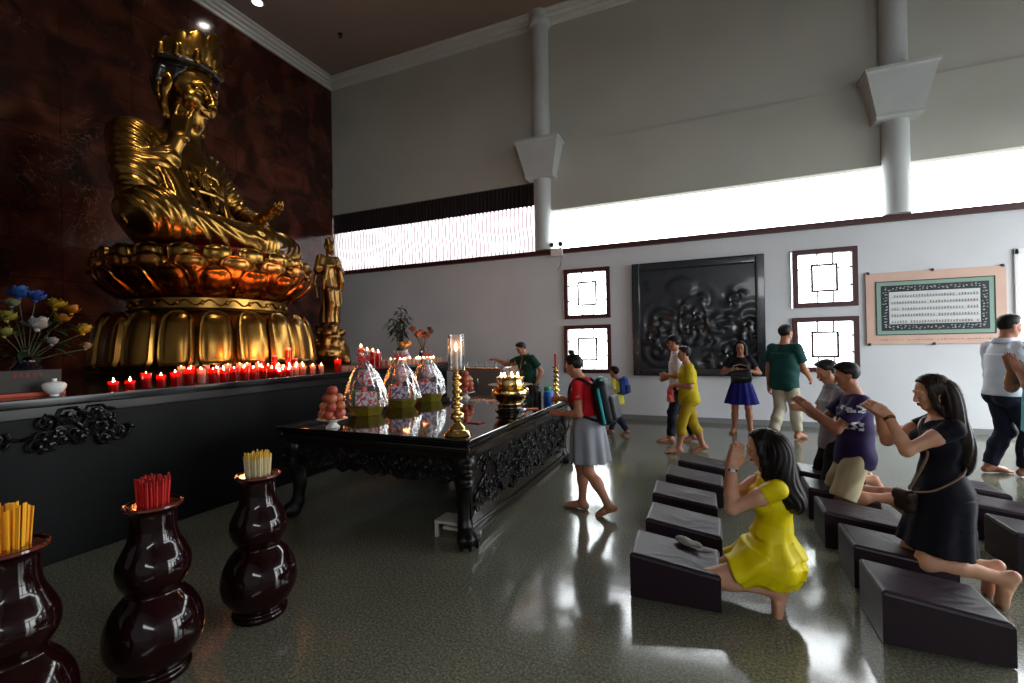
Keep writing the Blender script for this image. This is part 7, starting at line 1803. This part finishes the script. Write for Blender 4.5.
portal('portal_high', (2.1, YW + 0.15, 4.1), (rad(-90), 0, 0), 10.8, 0.9)
portal('portal_door', (5.4, YW + 0.15, 1.45), (rad(-90), 0, 0), 1.3, 2.8)
def spot(name, loc, tgt, e, ang, col=(1, 0.85, 0.62), r=0.05):
    l = bpy.data.lights.new(name, 'SPOT'); l.energy = e; l.spot_size = rad(ang); l.spot_blend = 0.5; l.color = col; l.shadow_soft_size = r
    o = bpy.data.objects.new(name, l); COL.objects.link(o); o.location = loc
    o.rotation_euler = (Vector(tgt) - Vector(loc)).to_track_quat('-Z', 'Y').to_euler(); return o
spot('downlight_beam', (-8.45, 6.91, ZC - 0.06), (-7.6, 6.2, 3.0), 70, 70)
spot('downlight_beam', (-4.7, 3.0, ZC - 0.06), (-6.8, 4.6, 4.2), 320, 46)  # beam of the added unseen downlight, lifts the statue's face and robe
def point(name, loc, e, col, r=0.05):
    l = bpy.data.lights.new(name, 'POINT'); l.energy = e; l.color = col; l.shadow_soft_size = r
    o = bpy.data.objects.new(name, l); COL.objects.link(o); o.location = loc; return o
for i, (x, y, z, e) in enumerate(CANDLE_GLOW): point('candle_glow', (x, y, z), e, (1.0, 0.30, 0.08), 0.06)
cam = bpy.data.cameras.new('camera'); cam.sensor_width = 36.0; cam.sensor_fit = 'HORIZONTAL'; cam.lens = 464.11 / 1024 * 36.0
cam.clip_start = 0.05; cam.clip_end = 200
co = bpy.data.objects.new('camera', cam); COL.objects.link(co)
y_, p_, r_ = 4.02061783e-01, 5.78474584e-03, 1.89377847e-02
cy, sy, cp, sp, cr_, sr_ = math.cos(y_), math.sin(y_), math.cos(p_), math.sin(p_), math.cos(r_), math.sin(r_)
fw = V3(-sy * cp, cy * cp, sp); rt = V3(cy, sy, 0); up = np.cross(rt, fw)
rt2 = cr_ * rt - sr_ * up; up2 = sr_ * rt + cr_ * up
co.matrix_world = Matrix(((rt2[0], up2[0], -fw[0], 0), (rt2[1], up2[1], -fw[1], 0), (rt2[2], up2[2], -fw[2], 1.6), (0, 0, 0, 1)))
SC.camera = co
SC.view_settings.view_transform = 'Standard'; SC.view_settings.look = 'None'
SC.view_settings.exposure = 0.52; SC.view_settings.gamma = 1.0; SC.view_settings.use_curve_mapping = False
SC.cycles.use_denoising = True
SC.cycles.max_bounces = 10; SC.cycles.transparent_max_bounces = 24; SC.cycles.caustics_refractive = False; SC.cycles.caustics_reflective = False
SC.cycles.sample_clamp_indirect = 6.0
